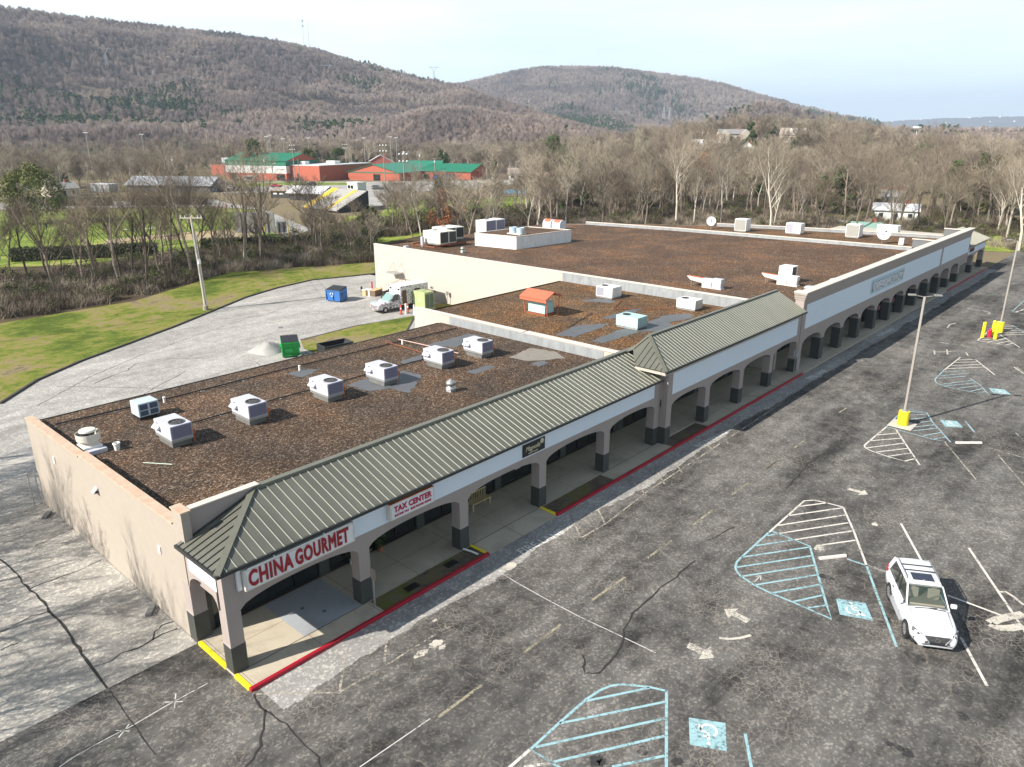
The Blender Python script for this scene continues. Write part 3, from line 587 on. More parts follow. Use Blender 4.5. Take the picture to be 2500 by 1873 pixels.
# ================================================================ MARKINGS AND CRACKS (sheets on the pavement)
ZM = ZL+.006
K8, K7 = c_d, c_c
cA = crop(1700, 1150, 600, 2209); cB = crop(1200, 1600, 700, 2212); cE = crop(2150, 750, 350, 1657); cS = crop(2050, 1300, 450, 1864); cM = crop(1200, 1200, 600, 2209)
cL = crop(0, 1550, 800, 2212); cN = crop(500, 1600, 800, 1271); cT = crop(2050, 1050, 450, 2130); c6 = c_b
def G(cf, pts, z=ZM): return [gp(*cf(*p), z) for p in pts]
def lines(name, mat, items, w=.11, z=ZM):
    m = MB()
    for cf, pts in items: m.ribbon(G(cf, pts, z), w, z)
    return tag(m.build(name, mat), kind='structure')
lines('hatched_marking', P_WHITE, [(cA, p) for p in ([(1320, 325), (1415, 540), (1530, 850)], [(660, 545), (970, 268), (1060, 262), (1150, 280), (1320, 325)], [(915, 320), (1180, 285)], [(820, 402), (1320, 330)], [(730, 490), (1340, 395)], [(740, 562), (1365, 465)], [(880, 618), (1400, 538)], [(1130, 665), (1430, 622)], [(1530, 850), (1700, 908)])]
      + [(cB, [(300, 725), (140, 863), (-100, 1080)]), (cB, [(250, 863), (480, 825)])]
      + [(K8, p) for p in ([(1430, 680), (1305, 785), (1310, 800), (1340, 815), (1440, 850), (1620, 898), (1480, 690)], [(1370, 728), (1500, 715)], [(1330, 760), (1515, 745)], [(1315, 800), (1540, 772)], [(1360, 825), (1555, 802)], [(1440, 848), (1575, 828)], [(1530, 875), (1600, 860)], [(1755, 360), (1850, 285), (1940, 300), (2045, 385)], [(1830, 300), (1925, 297)], [(1810, 315), (1955, 310)], [(1790, 332), (1975, 325)], [(1775, 350), (1990, 340)])]
      + [(cE, p) for p in ([(1120, 385), (1290, 415), (1610, 467), (1350, 300)], [(1120, 385), (1310, 225), (1410, 200), (1530, 212)], [(1165, 380), (1265, 370)], [(1240, 403), (1440, 365)], [(1330, 425), (1500, 390)], [(1435, 440), (1540, 415)], [(1400, 222), (1545, 222)], [(1400, 245), (1590, 248)], [(1395, 268), (1657, 275)], [(1440, 320), (1657, 312)], [(1380, 300), (1657, 292)], [(1657, 20), (1560, 62), (1657, 77)], [(1560, 50), (1657, 35)])])
lines('hatched_marking', P_BLUE, [(cA, p) for p in ([(660, 545), (405, 775), (365, 815), (350, 865), (365, 905), (400, 945), (520, 1025), (675, 1100), (870, 1180), (1215, 1330), (1170, 1200), (1020, 675), (680, 540)], [(1530, 850), (1620, 1100), (1800, 1580)], [(640, 582), (740, 562)], [(530, 672), (880, 618)], [(405, 775), (1020, 683)], [(365, 865), (1040, 762)], [(405, 948), (1065, 845)], [(525, 1025), (1090, 932)], [(675, 1098), (1115, 1020)], [(870, 1175), (1140, 1115)], [(1005, 1230), (1165, 1207)], [(1355, 790), (1530, 850)])]
      + [(cB, p) for p in ([(1350, 275), (1220, 245), (1100, 232), (1000, 225), (920, 235), (840, 268), (730, 340), (530, 515), (300, 725), (470, 830), (640, 940)], [(1350, 270), (1348, 1100)], [(730, 352), (1220, 250)], [(525, 525), (1340, 358)], [(340, 708), (1335, 487)], [(480, 822), (1335, 622)], [(930, 860), (1335, 775)], [(1000, 980), (1335, 910)], [(1957, 605), (2005, 863), (2040, 1050)])])
lines('hatched_marking', P_PALEBLUE, [(K8, p) for p in ([(1430, 680), (1490, 620), (1545, 578), (1660, 600), (1690, 650), (1795, 768), (1690, 750), (1560, 715), (1430, 680)], [(1560, 592), (1640, 600)], [(1560, 612), (1665, 608)], [(1570, 637), (1680, 625)], [(1620, 655), (1688, 647)], [(1560, 685), (1705, 668)], [(1580, 703), (1725, 687)], [(1640, 730), (1745, 712)], [(1700, 750), (1765, 738)], [(1755, 360), (1707, 408), (1708, 425), (1740, 445), (1830, 465), (2015, 500), (1960, 440), (1905, 405)], [(1750, 368), (1880, 360)], [(1735, 390), (1900, 375)], [(1725, 405), (1880, 392)], [(1735, 440), (1920, 415)], [(1760, 448), (1935, 430)], [(1830, 462), (1950, 447)], [(1900, 480), (1975, 463)], [(1940, 490), (1990, 480)], [(1880, 650), (1930, 710)])] + [(cE, [(1530, 212), (1657, 290)]), (cE, [(1657, -75), (1520, 50), (1560, 62)])])
lines('parking_line', P_WHITE, [(cS, [(670, 0), (825, 280)]), (cS, [(620, -90), (670, 0)]), (cS, [(1305, 155), (1860, 980), (2100, 1340)]), (cS, [(1225, 1060), (1490, 1550)]), (cS, [(280, 335), (470, 400)]), (cS, [(1090, 635), (1240, 690), (1680, 855)])], .12)
lines('faded_parking_line', P_FADE, [(K8, p) for p in ([(2170, 340), (2212, 370)], [(2165, 715), (2300, 850)], [(2065, 840), (2212, 1010)], [(1760, 765), (1940, 980)], [(2010, 800), (2280, 875)], [(1725, 250), (1818, 252)])]
      + [(K7, p) for p in ([(2212, 110), (1330, 690), (1060, 900), (890, 1000)], [(810, 850), (880, 1005)], [(985, 790), (1040, 905)], [(1260, 640), (1320, 720)], [(1385, 545), (1445, 640)], [(1500, 480), (1570, 570)], [(1610, 420), (1690, 500)], [(1730, 370), (1785, 430)], [(1820, 300), (1875, 370)])]
      + [(c6, [(1040, 1340), (990, 1620)]), (c6, [(1345, 1170), (1320, 1420)]), (c6, [(380, 1640), (990, 1630), (1345, 1420), (1700, 1200)])], .10, ZM+.001)
lines('lane_dash', P_YEL, [(cM, p) for p in ([(290, 1450), (620, 1195)], [(900, 980), (1200, 770)], [(1400, 600), (1620, 440)], [(1810, 300), (1990, 165)])] + [(K7, [(1900, 715), (2012, 632)]), (K7, [(2125, 545), (2212, 480)]), (K8, [(740, 925), (820, 865)]), (K8, [(905, 800), (970, 752)]), (K8, [(1160, 600), (1210, 568)]), (cN, [(905, 240), (1075, 115)])], .13)
lines('spray_line', P_CHALK, [(cM, [(20, 690), (210, 810), (500, 972), (800, 1130), (1100, 1270), (1475, 1450)]), (cL, [(400, 893), (490, 830), (620, 755), (760, 680), (900, 610), (1120, 480), (1405, 325)]), (cL, [(1100, 455), (1235, 450)]), (cL, [(1187, 395), (1178, 492)]), (cL, [(782, 645), (875, 650)]), (cL, [(872, 602), (800, 695)]), (cN, [(600, 434), (875, 245)]), (cA, [(522, 998), (582, 935)]), (cA, [(535, 950), (582, 935)]), (cA, [(578, 980), (582, 935)])], .045, ZM+.002)
def crack(cf, pts, w):
    P_ = G(cf, pts, ZL+.014); q = []
    for a, b in zip(P_[:-1], P_[1:]):
        n_ = max(2, int((b-a).length/.45))
        for i in range(n_): q.append(a.lerp(b, i/n_)+Vector((random.uniform(-.05, .05), random.uniform(-.05, .05), 0)))
    q.append(P_[-1]); return q, w
def cracks(name, mat, items):
    m = MB()
    for it in items:
        q, w = crack(*it); m.ribbon(q, w, ZL+.014, jit=.5)
    tag(m.build(name, mat), kind='structure')
K0 = c_a
cracks('sealed_crack', CRACK, [(K0, [(0, 860), (60, 910), (130, 1000), (230, 1090), (310, 1190), (370, 1260), (430, 1350), (500, 1440), (560, 1520), (620, 1610)], .10), (K0, [(180, 1030), (300, 985), (430, 940)], .07), (K0, [(430, 940), (590, 868)], .03), (K0, [(0, 1285), (80, 1245), (180, 1190), (285, 1165)], .05), (K0, [(545, 1488), (640, 1450), (710, 1405), (800, 1380), (875, 1335), (940, 1300), (1025, 1265)], .07), (K0, [(880, 1330), (900, 1280), (940, 1245), (1000, 1225)], .06), (K0, [(0, 1390), (60, 1360), (105, 1348)], .06), (K0, [(200, 790), (420, 690)], .03),
    (cN, [(190, 150), (210, 185), (228, 215), (225, 290), (215, 350), (190, 395), (160, 434), (140, 470)], .07), (cN, [(228, 215), (270, 235), (315, 270), (350, 315), (395, 350), (440, 395), (455, 434), (470, 480)], .055), (cL, [(735, 360), (800, 450), (880, 580), (960, 690), (1050, 810)], .035),
    (cM, [(825, 1465), (840, 1520), (825, 1580), (845, 1630), (900, 1645), (1000, 1605), (1060, 1540), (1120, 1450), (1180, 1350), (1190, 1240), (1270, 1090), (1400, 980), (1520, 870), (1660, 770), (1740, 690), (1830, 620)], .075), (cM, [(1950, 440), (2050, 385), (2209, 310)], .05), (K8, [(860, 1030), (930, 950), (1000, 880), (1070, 830), (1125, 790)], .07)])
cR = crop(0, 400, 600, 1657)
cracks('fine_crack', CRACK2, [(cR, [(640, 1480), (700, 1450), (860, 1390), (915, 1350)], .06), (cR, [(380, 1500), (800, 1507), (1290, 1518)], .05), (cR, [(250, 1630), (600, 1440), (950, 1290), (1400, 1130), (1650, 1050)], .05), (cR, [(760, 1640), (920, 1580), (1060, 1500), (1250, 1400)], .05), (cR, [(1150, 1310), (1400, 1312)], .05), (crop(600, 550, 700, 2212), [(0, 1040), (80, 1055), (110, 1085)], .05), (crop(600, 550, 700, 2212), [(0, 715), (160, 690), (330, 620)], .05)])
# cable shadows and stains are left to light; big seams of the walkway
m = MB(); m.box(0.2, -.035, .0005, 31, -.02, .004); tag(m.build('walkway_joint', CRACK), kind='structure')
m = MB(); x0_, y0_ = 3.9, 1.75; m.poly([(3.15, -.02, .003), (6.1, -.02, .003), (6.1, 3.2, .003), (3.15, 3.2, .003)]); tag(m.build('walkway_patch', mat_concrete('grey_concrete_patch', (.34, .36, .38), .08)), kind='structure')

def arrow_mark(cf, pts):
    m = MB(); m.poly([(p.x, p.y, ZM) for p in G(cf, pts)]); tag(m.build('arrow_marking', P_FADE2), kind='structure')
P_FADE2 = paint('faded_arrow_paint', (.52, .48, .41), .57, 12)
arrow_mark(cA, [(250, 1240), (380, 1237), (345, 1262), (485, 1335), (450, 1367), (315, 1297), (287, 1328)])
arrow_mark(cM, [(1780, 1355), (1930, 1425), (1965, 1392), (2000, 1495), (1860, 1508), (1888, 1465), (1752, 1402)])
arrow_mark(cT, [(110, 668), (260, 708), (290, 690), (325, 745), (205, 752), (235, 728), (85, 688)])
arrow_mark(cT, [(1530, 1600), (1640, 1540), (1640, 1542), (1560, 1640)]) if 0 else None
def access_square(cf, q):
    P_ = G(cf, q); m = MB(); m.poly([(p.x, p.y, ZM+.001) for p in P_])
    o = tag(m.build('accessible_bay_marking', P_BLUE), kind='structure')
    c = sum(P_, Vector())/4; ux = ((P_[1]-P_[0])+(P_[2]-P_[3]))/2; uy = ((P_[0]-P_[3])+(P_[1]-P_[2]))/2
    T = lambda a, b: (c+ux*a+uy*b)
    m = MB(); arc = [T(-.03+.22*math.cos(t_), -.12+.22*math.sin(t_)) for t_ in [R(130+i*22) for i in range(12)]]
    for pl, w in ((arc, .09), ([T(-.02, .22), T(-.01, -.05), T(.16, -.07), T(.24, -.28), T(.33, -.25)], .10), ([T(-.02, .1), T(.13, .09)], .08)): m.ribbon(pl, w, ZM+.005)
    m.poly([(T(-.02+.06*math.cos(a_), .34+.06*math.sin(a_))[0], T(-.02+.06*math.cos(a_), .34+.06*math.sin(a_))[1], ZM+.005) for a_ in [R(i*45) for i in range(8)]])
    tag(m.build('wheelchair_symbol', P_SYM), kind='structure')
P_SYM = paint('symbol_paint', (.72, .70, .66), .58)
access_square(cA, [(1255, 1145), (1520, 1185), (1590, 1348), (1290, 1290)]); access_square(K8, [(1732, 640), (1830, 648), (1868, 685), (1765, 680)]); access_square(K8, [(2010, 460), (2100, 468), (2140, 497), (2040, 490)])
access_square(cB, [(1815, 740), (1530, 690), (1522, 480), (1805, 522)])
m = MB(); m.poly([(p.x, p.y, ZM) for p in G(crop(880, 680, 220, 2212), [(210, 590), (340, 545), (420, 600), (350, 640), (230, 625)])]); tag(m.build('blue_paint_spill', P_BLUE), kind='structure')
def ground_text(body, a, b, size, mat):
    c = (a+b)/2; t_ = text('lettering', body, size, mat, extr=.001); t_.location = (c.x, c.y, ZM+.002)
    t_.rotation_euler = (0, 0, math.atan2((b-a).y, (b-a).x)); tag(t_, kind='structure'); return t_
ground_text('FIRE LANE', gp(*K7(525, 1075)), gp(*K7(705, 985)), .72, P_SYM); ground_text('NO PARKING', gp(*K7(1700, 370)), gp(*K7(1825, 308)), .62, P_SYM)
ground_text('FIRE LANE', gp(*K8(1005, 400)), gp(*K8(1068, 368)), .8, P_SYM); ground_text('NO PARKING', gp(*K8(1405, 155)), gp(*K8(1448, 132)), .7, P_SYM)
for w_, its in ((.42, [(cS, [(1520, 915), (1600, 880), (1700, 855), (1864, 825)]), (cS, [(1520, 925), (1600, 965), (1720, 968), (1864, 945)])]), (.14, [(cS, [(1620, 600), (1680, 600), (1760, 650), (1864, 735)]), (cA, [(205, 1500), (300, 1510), (400, 1500), (490, 1475)]), (cE, [(770, 240), (800, 200), (870, 182)]), (cE, [(1180, 38), (1240, 55), (1270, 68), (1240, 80)]), (cE, [(1000, 12), (1115, 38)]), (cE, [(620, 500), (625, 550)]), (cE, [(765, 490), (775, 545)]), (cE, [(610, 520), (860, 512)]), (cE, [(930, 435), (1030, 465)]), (cE, [(690, 405), (790, 425)]), (cE, [(985, 520), (1010, 560)]), (cE, [(1540, 690), (1657, 770)])])):
    lines('faded_marking', P_FADE2, its, w_, ZM+.001)
# pale worn spots where paint and gravel dust lie
m = MB()
for cf, x, y, r_ in ((c6, 1700, 1270, .33), (c6, 1745, 1295, .2), (c6, 1600, 1340, .3), (c6, 1560, 1365, .16), (c6, 1690, 1100, .12), (cM, 165, 675, .4), (cA, 1110, 690, .35), (cA, 1605, 480, .22)):
    c = gp(*cf(x, y), ZM); m.poly([(c.x+math.cos(a_)*r_*random.uniform(.6, 1.3), c.y+math.sin(a_)*r_*.7*random.uniform(.6, 1.3), ZM+.002) for a_ in [2*PI*i/14 for i in range(14)]])
tag(m.build('paint_spot', P_FADE2), kind='structure')

OIL = paint('oil_stain', (.035, .032, .031), .52, 5)
m = MB()
for cf, x, y, r_ in ((cB, 810, 812, .25), (cB, 850, 825, .16), (cB, 1430, 820, .2), (cB, 1160, 735, .2), (cA, 1135, 945, .2), (cA, 1220, 970, .12), (crop(1750, 1500, 750, 2212), 1240, 928, .14), (crop(1750, 1500, 750, 2212), 1325, 968, .14), (crop(1750, 1500, 750, 2212), 1375, 1003, .22), (crop(1750, 1500, 750, 2212), 1760, 730, .25), (crop(1750, 1500, 750, 2212), 1490, 330, .12)):
    c = gp(*cf(x, y), ZM); m.poly([(c.x+math.cos(a_)*r_*random.uniform(.6, 1.3), c.y+math.sin(a_)*r_*random.uniform(.6, 1.3), ZM+.003) for a_ in [2*PI*i/14 for i in range(14)]])
tag(m.build('oil_stain', OIL), kind='structure')

# ================================================================ SIGNS ON THE FRONT
def sign_thing(name, label, loc, rz=0): return empty(name, label, 'sign', loc, rz)
SREDL = plain('sign_red', (.30, .01, .015), .5, var=.1); SWHITE = plain('sign_face', (.74, .74, .75), .45, var=.04, grime=(.5, .48, .44)); SFRAME = plain('sign_frame', (.62, .60, .54), .5, grime=(.35, .30, .24))
t = sign_thing('shop_sign', 'large white box sign with dark red letters CHINA GOURMET over the first arch', (3.28, -.36, 4.0))
m = MB(); m.box(-2.55, 0, -.46, 2.55, .34, .46); m.build('cabinet', SFRAME, t, bevel=.02); m = MB(); m.box(-2.46, -.012, -.38, .04, -.002, .38); m.box(.08, -.012, -.38, 2.46, -.002, .38); m.build('sign_face', SWHITE, t)
for body, xc, wd in (('CHINA', -1.45, 1), ('GOURMET', .92, 1)):
    x_ = text('lettering', body, .93, SREDL, t, bold=0, fat=.034, xs=.60 if body == 'CHINA' else .535, sp=1.14); x_.location = (xc, -.022, 0); x_.rotation_euler = (PI/2, 0, 0)
m = MB()
for xx in (-1.2, 1.1): m.cyl((xx, .1, .46), (xx, .1, .54), .05, n=8)
m.cyl((-2.4, .0, .48), (2.4, .0, .48), .02, n=6); m.build('top_fitting', WHITE, t)
m = MB(); m.box(-2.75, .2, -.42, -2.58, .33, .44); m.build('bracket_plate', SWHITE, t)
t = sign_thing('shop_sign', 'white box sign with red letters TAX CENTER and a rusty top edge', (9.15, -.30, 4.02))
m = MB(); m.box(-1.32, 0, -.40, 1.32, .28, .40); m.build('cabinet', SFRAME, t, bevel=.015); m = MB(); m.box(-1.25, -.01, -.34, 1.25, -.002, .34); m.build('sign_face', SWHITE, t)
m = MB(); m.box(-1.32, .0, .401, 1.32, .28, .412); m.build('rusty_top', ORNG, t)
PINKR = plain('sign_crimson', (.42, .015, .06), .5)
x_ = text('lettering', 'TAX CENTER', .40, PINKR, t, bold=0, fat=.014, xs=.90, sp=1.05); x_.location = (0, -.02, .10); x_.rotation_euler = (PI/2, 0, 0)
x_ = text('lettering', 'INCOME TAX   ELECTRONIC FILING', .155, PINKR, t, bold=0, fat=.004, xs=.88); x_.location = (0, -.02, -.20); x_.rotation_euler = (PI/2, 0, 0)
t = sign_thing('shop_sign', 'black square sign with cream script Magnolia and a flower', (18.0, -.06, 3.92))
m = MB(); m.box(-.92, 0, -.36, .92, .04, .36); m.build('sign_board', BLACK, t)
CREAMP = plain('cream_lettering', (.62, .55, .36), .5)
x_ = text('lettering', 'Magnolia', .38, CREAMP, t, bold=.0, xs=.9, shear=.35); x_.location = (-.12, -.012, .04); x_.rotation_euler = (PI/2, 0, 0)
x_ = text('lettering', 'salon & studio', .14, CREAMP, t, bold=0, shear=.2); x_.location = (-.1, -.012, -.22); x_.rotation_euler = (PI/2, 0, 0)
m = MB()
for i in range(6):
    a_ = i*PI/3; m.prism([(.66+math.cos(a_)*.09+math.cos(b_)*.07, -.008, .18+math.sin(a_)*.09+math.sin(b_)*.07) for b_ in [2*PI*j/10 for j in range(10)]], (0, -.004-.0006*i, 0))
m.build('flower_emblem', CREAMP, t)
t = sign_thing('wall_lettering', 'pale raised letters DREADHOLLOW on a light panel high on the tall store front', (77.0, -.60, 4.75))
SLET = plain('letter_metal', (.20, .22, .25), .5); m = MB(); m.box(-6.0, .02, -.62, 5.2, .033, .85); m.build('backing_panel', plain('teal_white_panel', (.42, .54, .58), .6), t)
x_ = text('lettering', 'DREADHOLLOW', 1.5, SWHITE, t, bold=.01, xs=1.0, ys=1.0, extr=.09, sp=.97); x_.location = (-.4, -.07, 0.05); x_.rotation_euler = (PI/2, 0, 0); x_.scale = (.93, .85, 1)
x_ = text('lettering', 'DREADHOLLOW', 1.5, SLET, t, bold=0, extr=.01, sp=.97, fat=.022); x_.location = (-.4, .0, .05); x_.rotation_euler = (PI/2, 0, 0); x_.scale = (.93, .85, 1)
t = sign_thing('shop_sign', 'small dark red letter sign on the low far wing', (117.0, -.34, 3.6))
m = MB(); m.box(-1.4, 0, -.28, 1.4, .03, .28); m.build('sign_board', BLACK, t); x_ = text('lettering', 'PIZZA', .5, SREDL, t, bold=.01); x_.location = (0, -.015, 0); x_.rotation_euler = (PI/2, 0, 0)
# sign post beside the second column
t = empty('sign_post', 'thin grey post with a small brown sign seen edge-on at the red kerb', 'sign', (6.42, -.62, 0)); m = MB(); m.box(-.03, -.03, -.1, .03, .03, 2.0); m.build('post', STEEL, t); m = MB(); m.box(-.005, -.16, 1.45, .02, .16, 2.0); m.build('sign_plate', plain('brown_sign', (.30, .24, .18), .6), t)
t = empty('sign_post', 'grey post with a sign plate in front of the last arch before the tall store', 'sign', (52.2, -.75, 0)); m = MB(); m.box(-.03, -.03, -.1, .03, .03, 2.2); m.build('post', STEEL, t); m = MB(); m.box(-.005, -.17, 1.6, .02, .17, 2.2); m.build('sign_plate', ACG, t)

# ================================================================ ROOF EQUIPMENT
Z1, Z2r, Z3 = 4.75, 5.0, 5.52
def blue_badge(m, y=1.55, z=1.06, x=-.034): m.add([(x, y+.09*math.cos(a_), z+.04*math.sin(a_)) for a_ in [2*PI*i/12 for i in range(12)]], [tuple(range(12))[::-1]])
BADGE = plain('blue_badge', (.05, .07, .42), .5)
def make_rtu():
    t = empty('rooftop_air_conditioner', 'x', 'air conditioner', (0, 0, 0), 0, 'grey packaged air conditioners in a row on the near roof')
    m = MB(); m.box(.04, .16, 0, 1.06, 1.72, .30); m.build('roof_curb', plain('curb_metal', (.20, .20, .19), .5, .3, grime=(.1, .09, .08)), t)
    m = MB(); m.box(-.03, .02, .30, 1.13, 1.92, .44); m.build('base_rail', STEEL, t, bevel=.01)
    m = MB(); m.box(-.02, .03, .441, 1.12, 1.95, 1.20); m.build('cabinet', ACG, t, bevel=.015)
    m = MB(); m.box(.02, .012, .50, 1.08, .028, 1.16)
    for i in range(12): m.box(.05+i*.086, -.004, .52, .085+i*.086, .012, 1.14)
    m.build('coil_guard', ACD, t)
    f = MB(); f.cyl((.56, .55, 1.195), (.56, .55, 1.205), .36, n=24); o = f.build('fan_opening', BLACK, t)
    f = MB(); f.lathe([(.36, 1.2), (.40, 1.2), (.40, 1.25), (.36, 1.25), (.36, 1.2)], (.56, .55, 0), 24)
    for i in range(4): f.cbox((.56, .55, 1.215), (.62, .09, .008), i*PI/4+.3)
    f.cyl((.56, .55, 1.2), (.56, .55, 1.25), .06, n=8); f.build('fan', plain('fan_blade_dark', (.09, .085, .08), .5), t)
    m = MB(); m.add([(-.02, 1.25, .78), (-.02, 1.90, .78), (-.20, 1.90, .74), (-.20, 1.25, .74), (-.02, 1.25, .98), (-.02, 1.9, .98), (-.22, 1.9, .80), (-.22, 1.25, .80)], [(0, 3, 2, 1), (4, 5, 6, 7), (0, 4, 7, 3), (1, 2, 6, 5), (3, 7, 6, 2)]); m.build('intake_hood', ACG, t)
    m = MB(); m.box(-.028, .08, .5, -.021, .62, 1.15); m.box(-.028, .66, .5, -.021, 1.16, 1.15); m.build('access_panel', plain('panel_grey', (.54, .54, .60), .5), t)
    m = MB(); m.box(-.033, .76, .92, -.029, .80, 1.07); m.box(-.033, .69, .98, -.029, .87, 1.02); m.box(-.033, .76, .62, -.029, .80, .70); m.build('white_label', SWHITE, t)
    m = MB(); blue_badge(m); m.build('maker_badge', BADGE, t)
    m = MB(); m.box(1.13, .04, .50, 1.27, .20, .76); m.cyl((1.2, .1, 0), (1.2, .1, .52), .025, n=6); m.build('gas_regulator', ORNG, t)
    return t
rt0 = make_rtu()
RL = ['grey air conditioner beside the round exhaust fan, nearest to the end wall', 'grey air conditioner second from the end wall on the near roof', 'grey air conditioner beside the small square of black membrane, middle of the row', 'grey air conditioner standing on a large black membrane patch with an orange regulator', 'grey air conditioner second from the dividing parapet, gas pipe behind it', 'grey air conditioner closest to the grey metal dividing parapet']
for i, (x, y) in enumerate(((3.92, 12.3), (8.2, 12.2), (13.3, 12.12), (17.47, 12.0), (22.38, 11.9), (26.05, 11.67))):
    if i == 0: rt0.location = (x, y, Z1); rt0['label'] = RL[0]
    else: copy_tree(rt0, (x, y, Z1), 0, RL[i], scale=(1, 1.0, 1))
# older coil cabinet near the back edge
t = empty('condenser_cabinet', 'older blue-grey condenser cabinet with dark windows-like coils near the back edge', 'air conditioner', (4.45, 17.6, Z1)); m = MB(); m.box(.05, .08, 0, 1.0, 1.0, .2); m.build('roof_curb', BLACK, t)
BG = plain('blue_grey_metal', (.46, .54, .58), .5, grime=(.3, .33, .36)); m = MB(); m.box(0, 0, .2, 1.15, 1.1, 1.0); m.build('cabinet', BG, t, bevel=.02); m = MB()
for a_, b_ in ((.08, .52), (.63, 1.07)):
    for z0, z1 in ((.27, .55), (.61, .92)): m.box(a_, -.01, z0, b_, .0-.001, z1)
m.build('coil', plain('coil_blue', (.06, .08, .13), .5), t)
m = MB(); m.box(-.01, .06, .26, -.001, 1.04, .56); m.box(-.01, .06, .62, -.001, 1.04, .93); m.build('side_panel', BG, t)
# exhaust fan
t = empty('exhaust_fan', 'big cream upblast exhaust fan on a white curb beside the end parapet', 'roof fan', (.95, 15.0, Z1)); m = MB(); m.box(-.35, -.05, 0, .55, .95, .32); m.build('roof_curb', WHITE, t, bevel=.01)
m = MB(); m.box(-.30, -.42, .0, .62, -.08, .22); m.build('grease_tray', ACG, t, bevel=.01)
OFC = plain('cream_fan_metal', (.66, .62, .54), .45, grime=(.4, .33, .25)); m = MB(); m.lathe([(.45, .32), (.30, .48), (.30, .5), (.50, .52), (.56, .60), (.58, .95), (.56, .95), (.53, .62), (.3, .56), (.001, .56)], (.1, .45, 0), 28); m.build('wind_band', OFC, t, smooth=False)
m = MB(); m.lathe([(.28, .56), (.30, .8), (.34, 1.0), (.001, 1.0)], (.1, .45, 0), 20); m.build('motor_housing', plain('dark_housing', (.05, .05, .05), .5), t); m = MB(); m.lathe([(.40, 1.02), (.41, 1.05), (.38, 1.12), (.001, 1.14)], (.1, .45, 0), 24); m.lathe([(.001, 1.01), (.40, 1.02)], (.1, .45, 0), 24); m.build('fan_cap', OFC, t)
t = empty('bucket', 'white plastic bucket standing on the gravel beside the exhaust fan', 'bucket', (1.96, 14.4, Z1)); m = MB(); m.lathe([(.13, 0), (.16, .36), (.175, .36), (.175, .40), (.15, .40), (.12, .05), (.001, .05)], n=18); m.build('pail', WHITE, t); m = MB(); m.lathe([(.178, .33), (.19, .335), (.19, .36), (.178, .365)], n=18); m.build('rim', WHITE, t)
m = MB(); m.cyl((2.15, 11.74, Z1+.03), (3.02, 10.47, Z1+.03), .025, n=6); tag(m.build('rod', plain('pale_green_rod', (.45, .52, .42), .5)), 'thin pale green rod lying on the near gravel roof', 'rod')
def mushroom(loc, label, s=1.0):
    t = empty('roof_ventilator', label, 'roof vent', loc); m = MB(); m.box(-.22*s, -.22*s, 0, .22*s, .22*s, .22*s); m.build('roof_curb', plain('grey_curb_paint', (.33, .33, .33), .6), t)
    m = MB(); m.lathe([(.32*s, .22*s), (.30*s, .28*s), (.17*s, .34*s), (.17*s, .42*s), (.29*s, .44*s), (.30*s, .60*s), (.24*s, .68*s), (.12*s, .73*s), (.10*s, .78*s), (.001, .8*s)], n=20); m.build('hood', STEEL, t, smooth=True)
mushroom((19.72, 8.3, Z1), 'small round ventilator alone on the gravel in front of the row of units'); mushroom((56.5, 44.9, Z3), 'small round ventilator near the side wall of the big store roof')
pl = []
for i, (x, y, z, lb) in enumerate(((15.79, 19.15, Z1, 'white stub vent pipe beside the small black membrane square'), (24.79, 19.04, Z1, 'white stub vent pipe where the gas pipe turns at the back edge'), (6.75, 19.67, Z1, 'white stub vent pipe behind the nearest two units'))):
    m = MB(); m.cyl((0, 0, 0), (0, 0, .32), .075, n=12); m.cyl((0, 0, .3), (0, 0, .36), .09, n=12); tag(m.build('vent_pipe', WHITE, loc=(x, y, z)), lb, 'vent pipe', 'white stub vent pipes')
def pipe_run(name, label, pts, r_, mat, cat='pipe', blocks=True):
    m = MB(); m.tube(pts, r_, 6); o = tag(m.build(name, mat), label, cat)
    return o
zc = Z1+.10
pipe_run('conduit', 'black pipe running the length of the near roof close to its back edge', [(1.0, 20.4, zc), (7.4, 19.95, zc), (15.3, 19.95, zc), (24.6, 19.6, zc), (30.8, 19.3, zc)], .045, PIPE)
pipe_run('conduit', 'black pipe running behind the row of grey air conditioners', [(5.2, 14.93, zc), (10.8, 15.0, zc), (17.8, 14.8, zc), (26.2, 14.5, zc)], .04, PIPE)
pipe_run('gas_pipe', 'thin pale pink gas pipe crossing the near roof towards the last two units', [(25.1, 19.9, Z1+.2), (25.35, 17.0, Z1+.2), (25.5, 13.6, Z1+.2)], .035, plain('pink_pipe', (.5, .33, .28), .6))
pipe_run('gas_pipe', 'rusty gas pipe parallel to the pink one on the near roof', [(24.1, 20.3, Z1+.14), (24.0, 16.0, Z1+.14), (23.6, 14.0, Z1+.14)], .03, RUST)
for i, (x, y) in enumerate(((4.2, 20.2), (9.3, 20.0), (12.2, 20.0), (19.6, 19.85), (8.0, 15.0), (11.9, 15.05), (20.5, 14.75))):
    m = MB(); m.box(-.12, -.07, 0, .12, .07, .06); tag(m.build('pipe_block', OFFW, loc=(x, y, Z1+.002)), 'small pale block supporting the black pipe on the near roof', 'pipe block', 'pipe support blocks on the near roof')
def rough_sheet(name, pts, z, mat, parent=None, seg=.35, jit=.12):
    q = []
    for a, b in zip(pts, pts[1:]+pts[:1]):
        a = Vector((a[0], a[1], 0)); b = Vector((b[0], b[1], 0)); n_ = max(1, int((b-a).length/seg))
        for i in range(n_):
            p = a.lerp(b, i/n_); q.append((p.x+random.uniform(-jit, jit), p.y+random.uniform(-jit, jit), z))
    m = MB(); m.poly(q); return m.build(name, mat, parent)
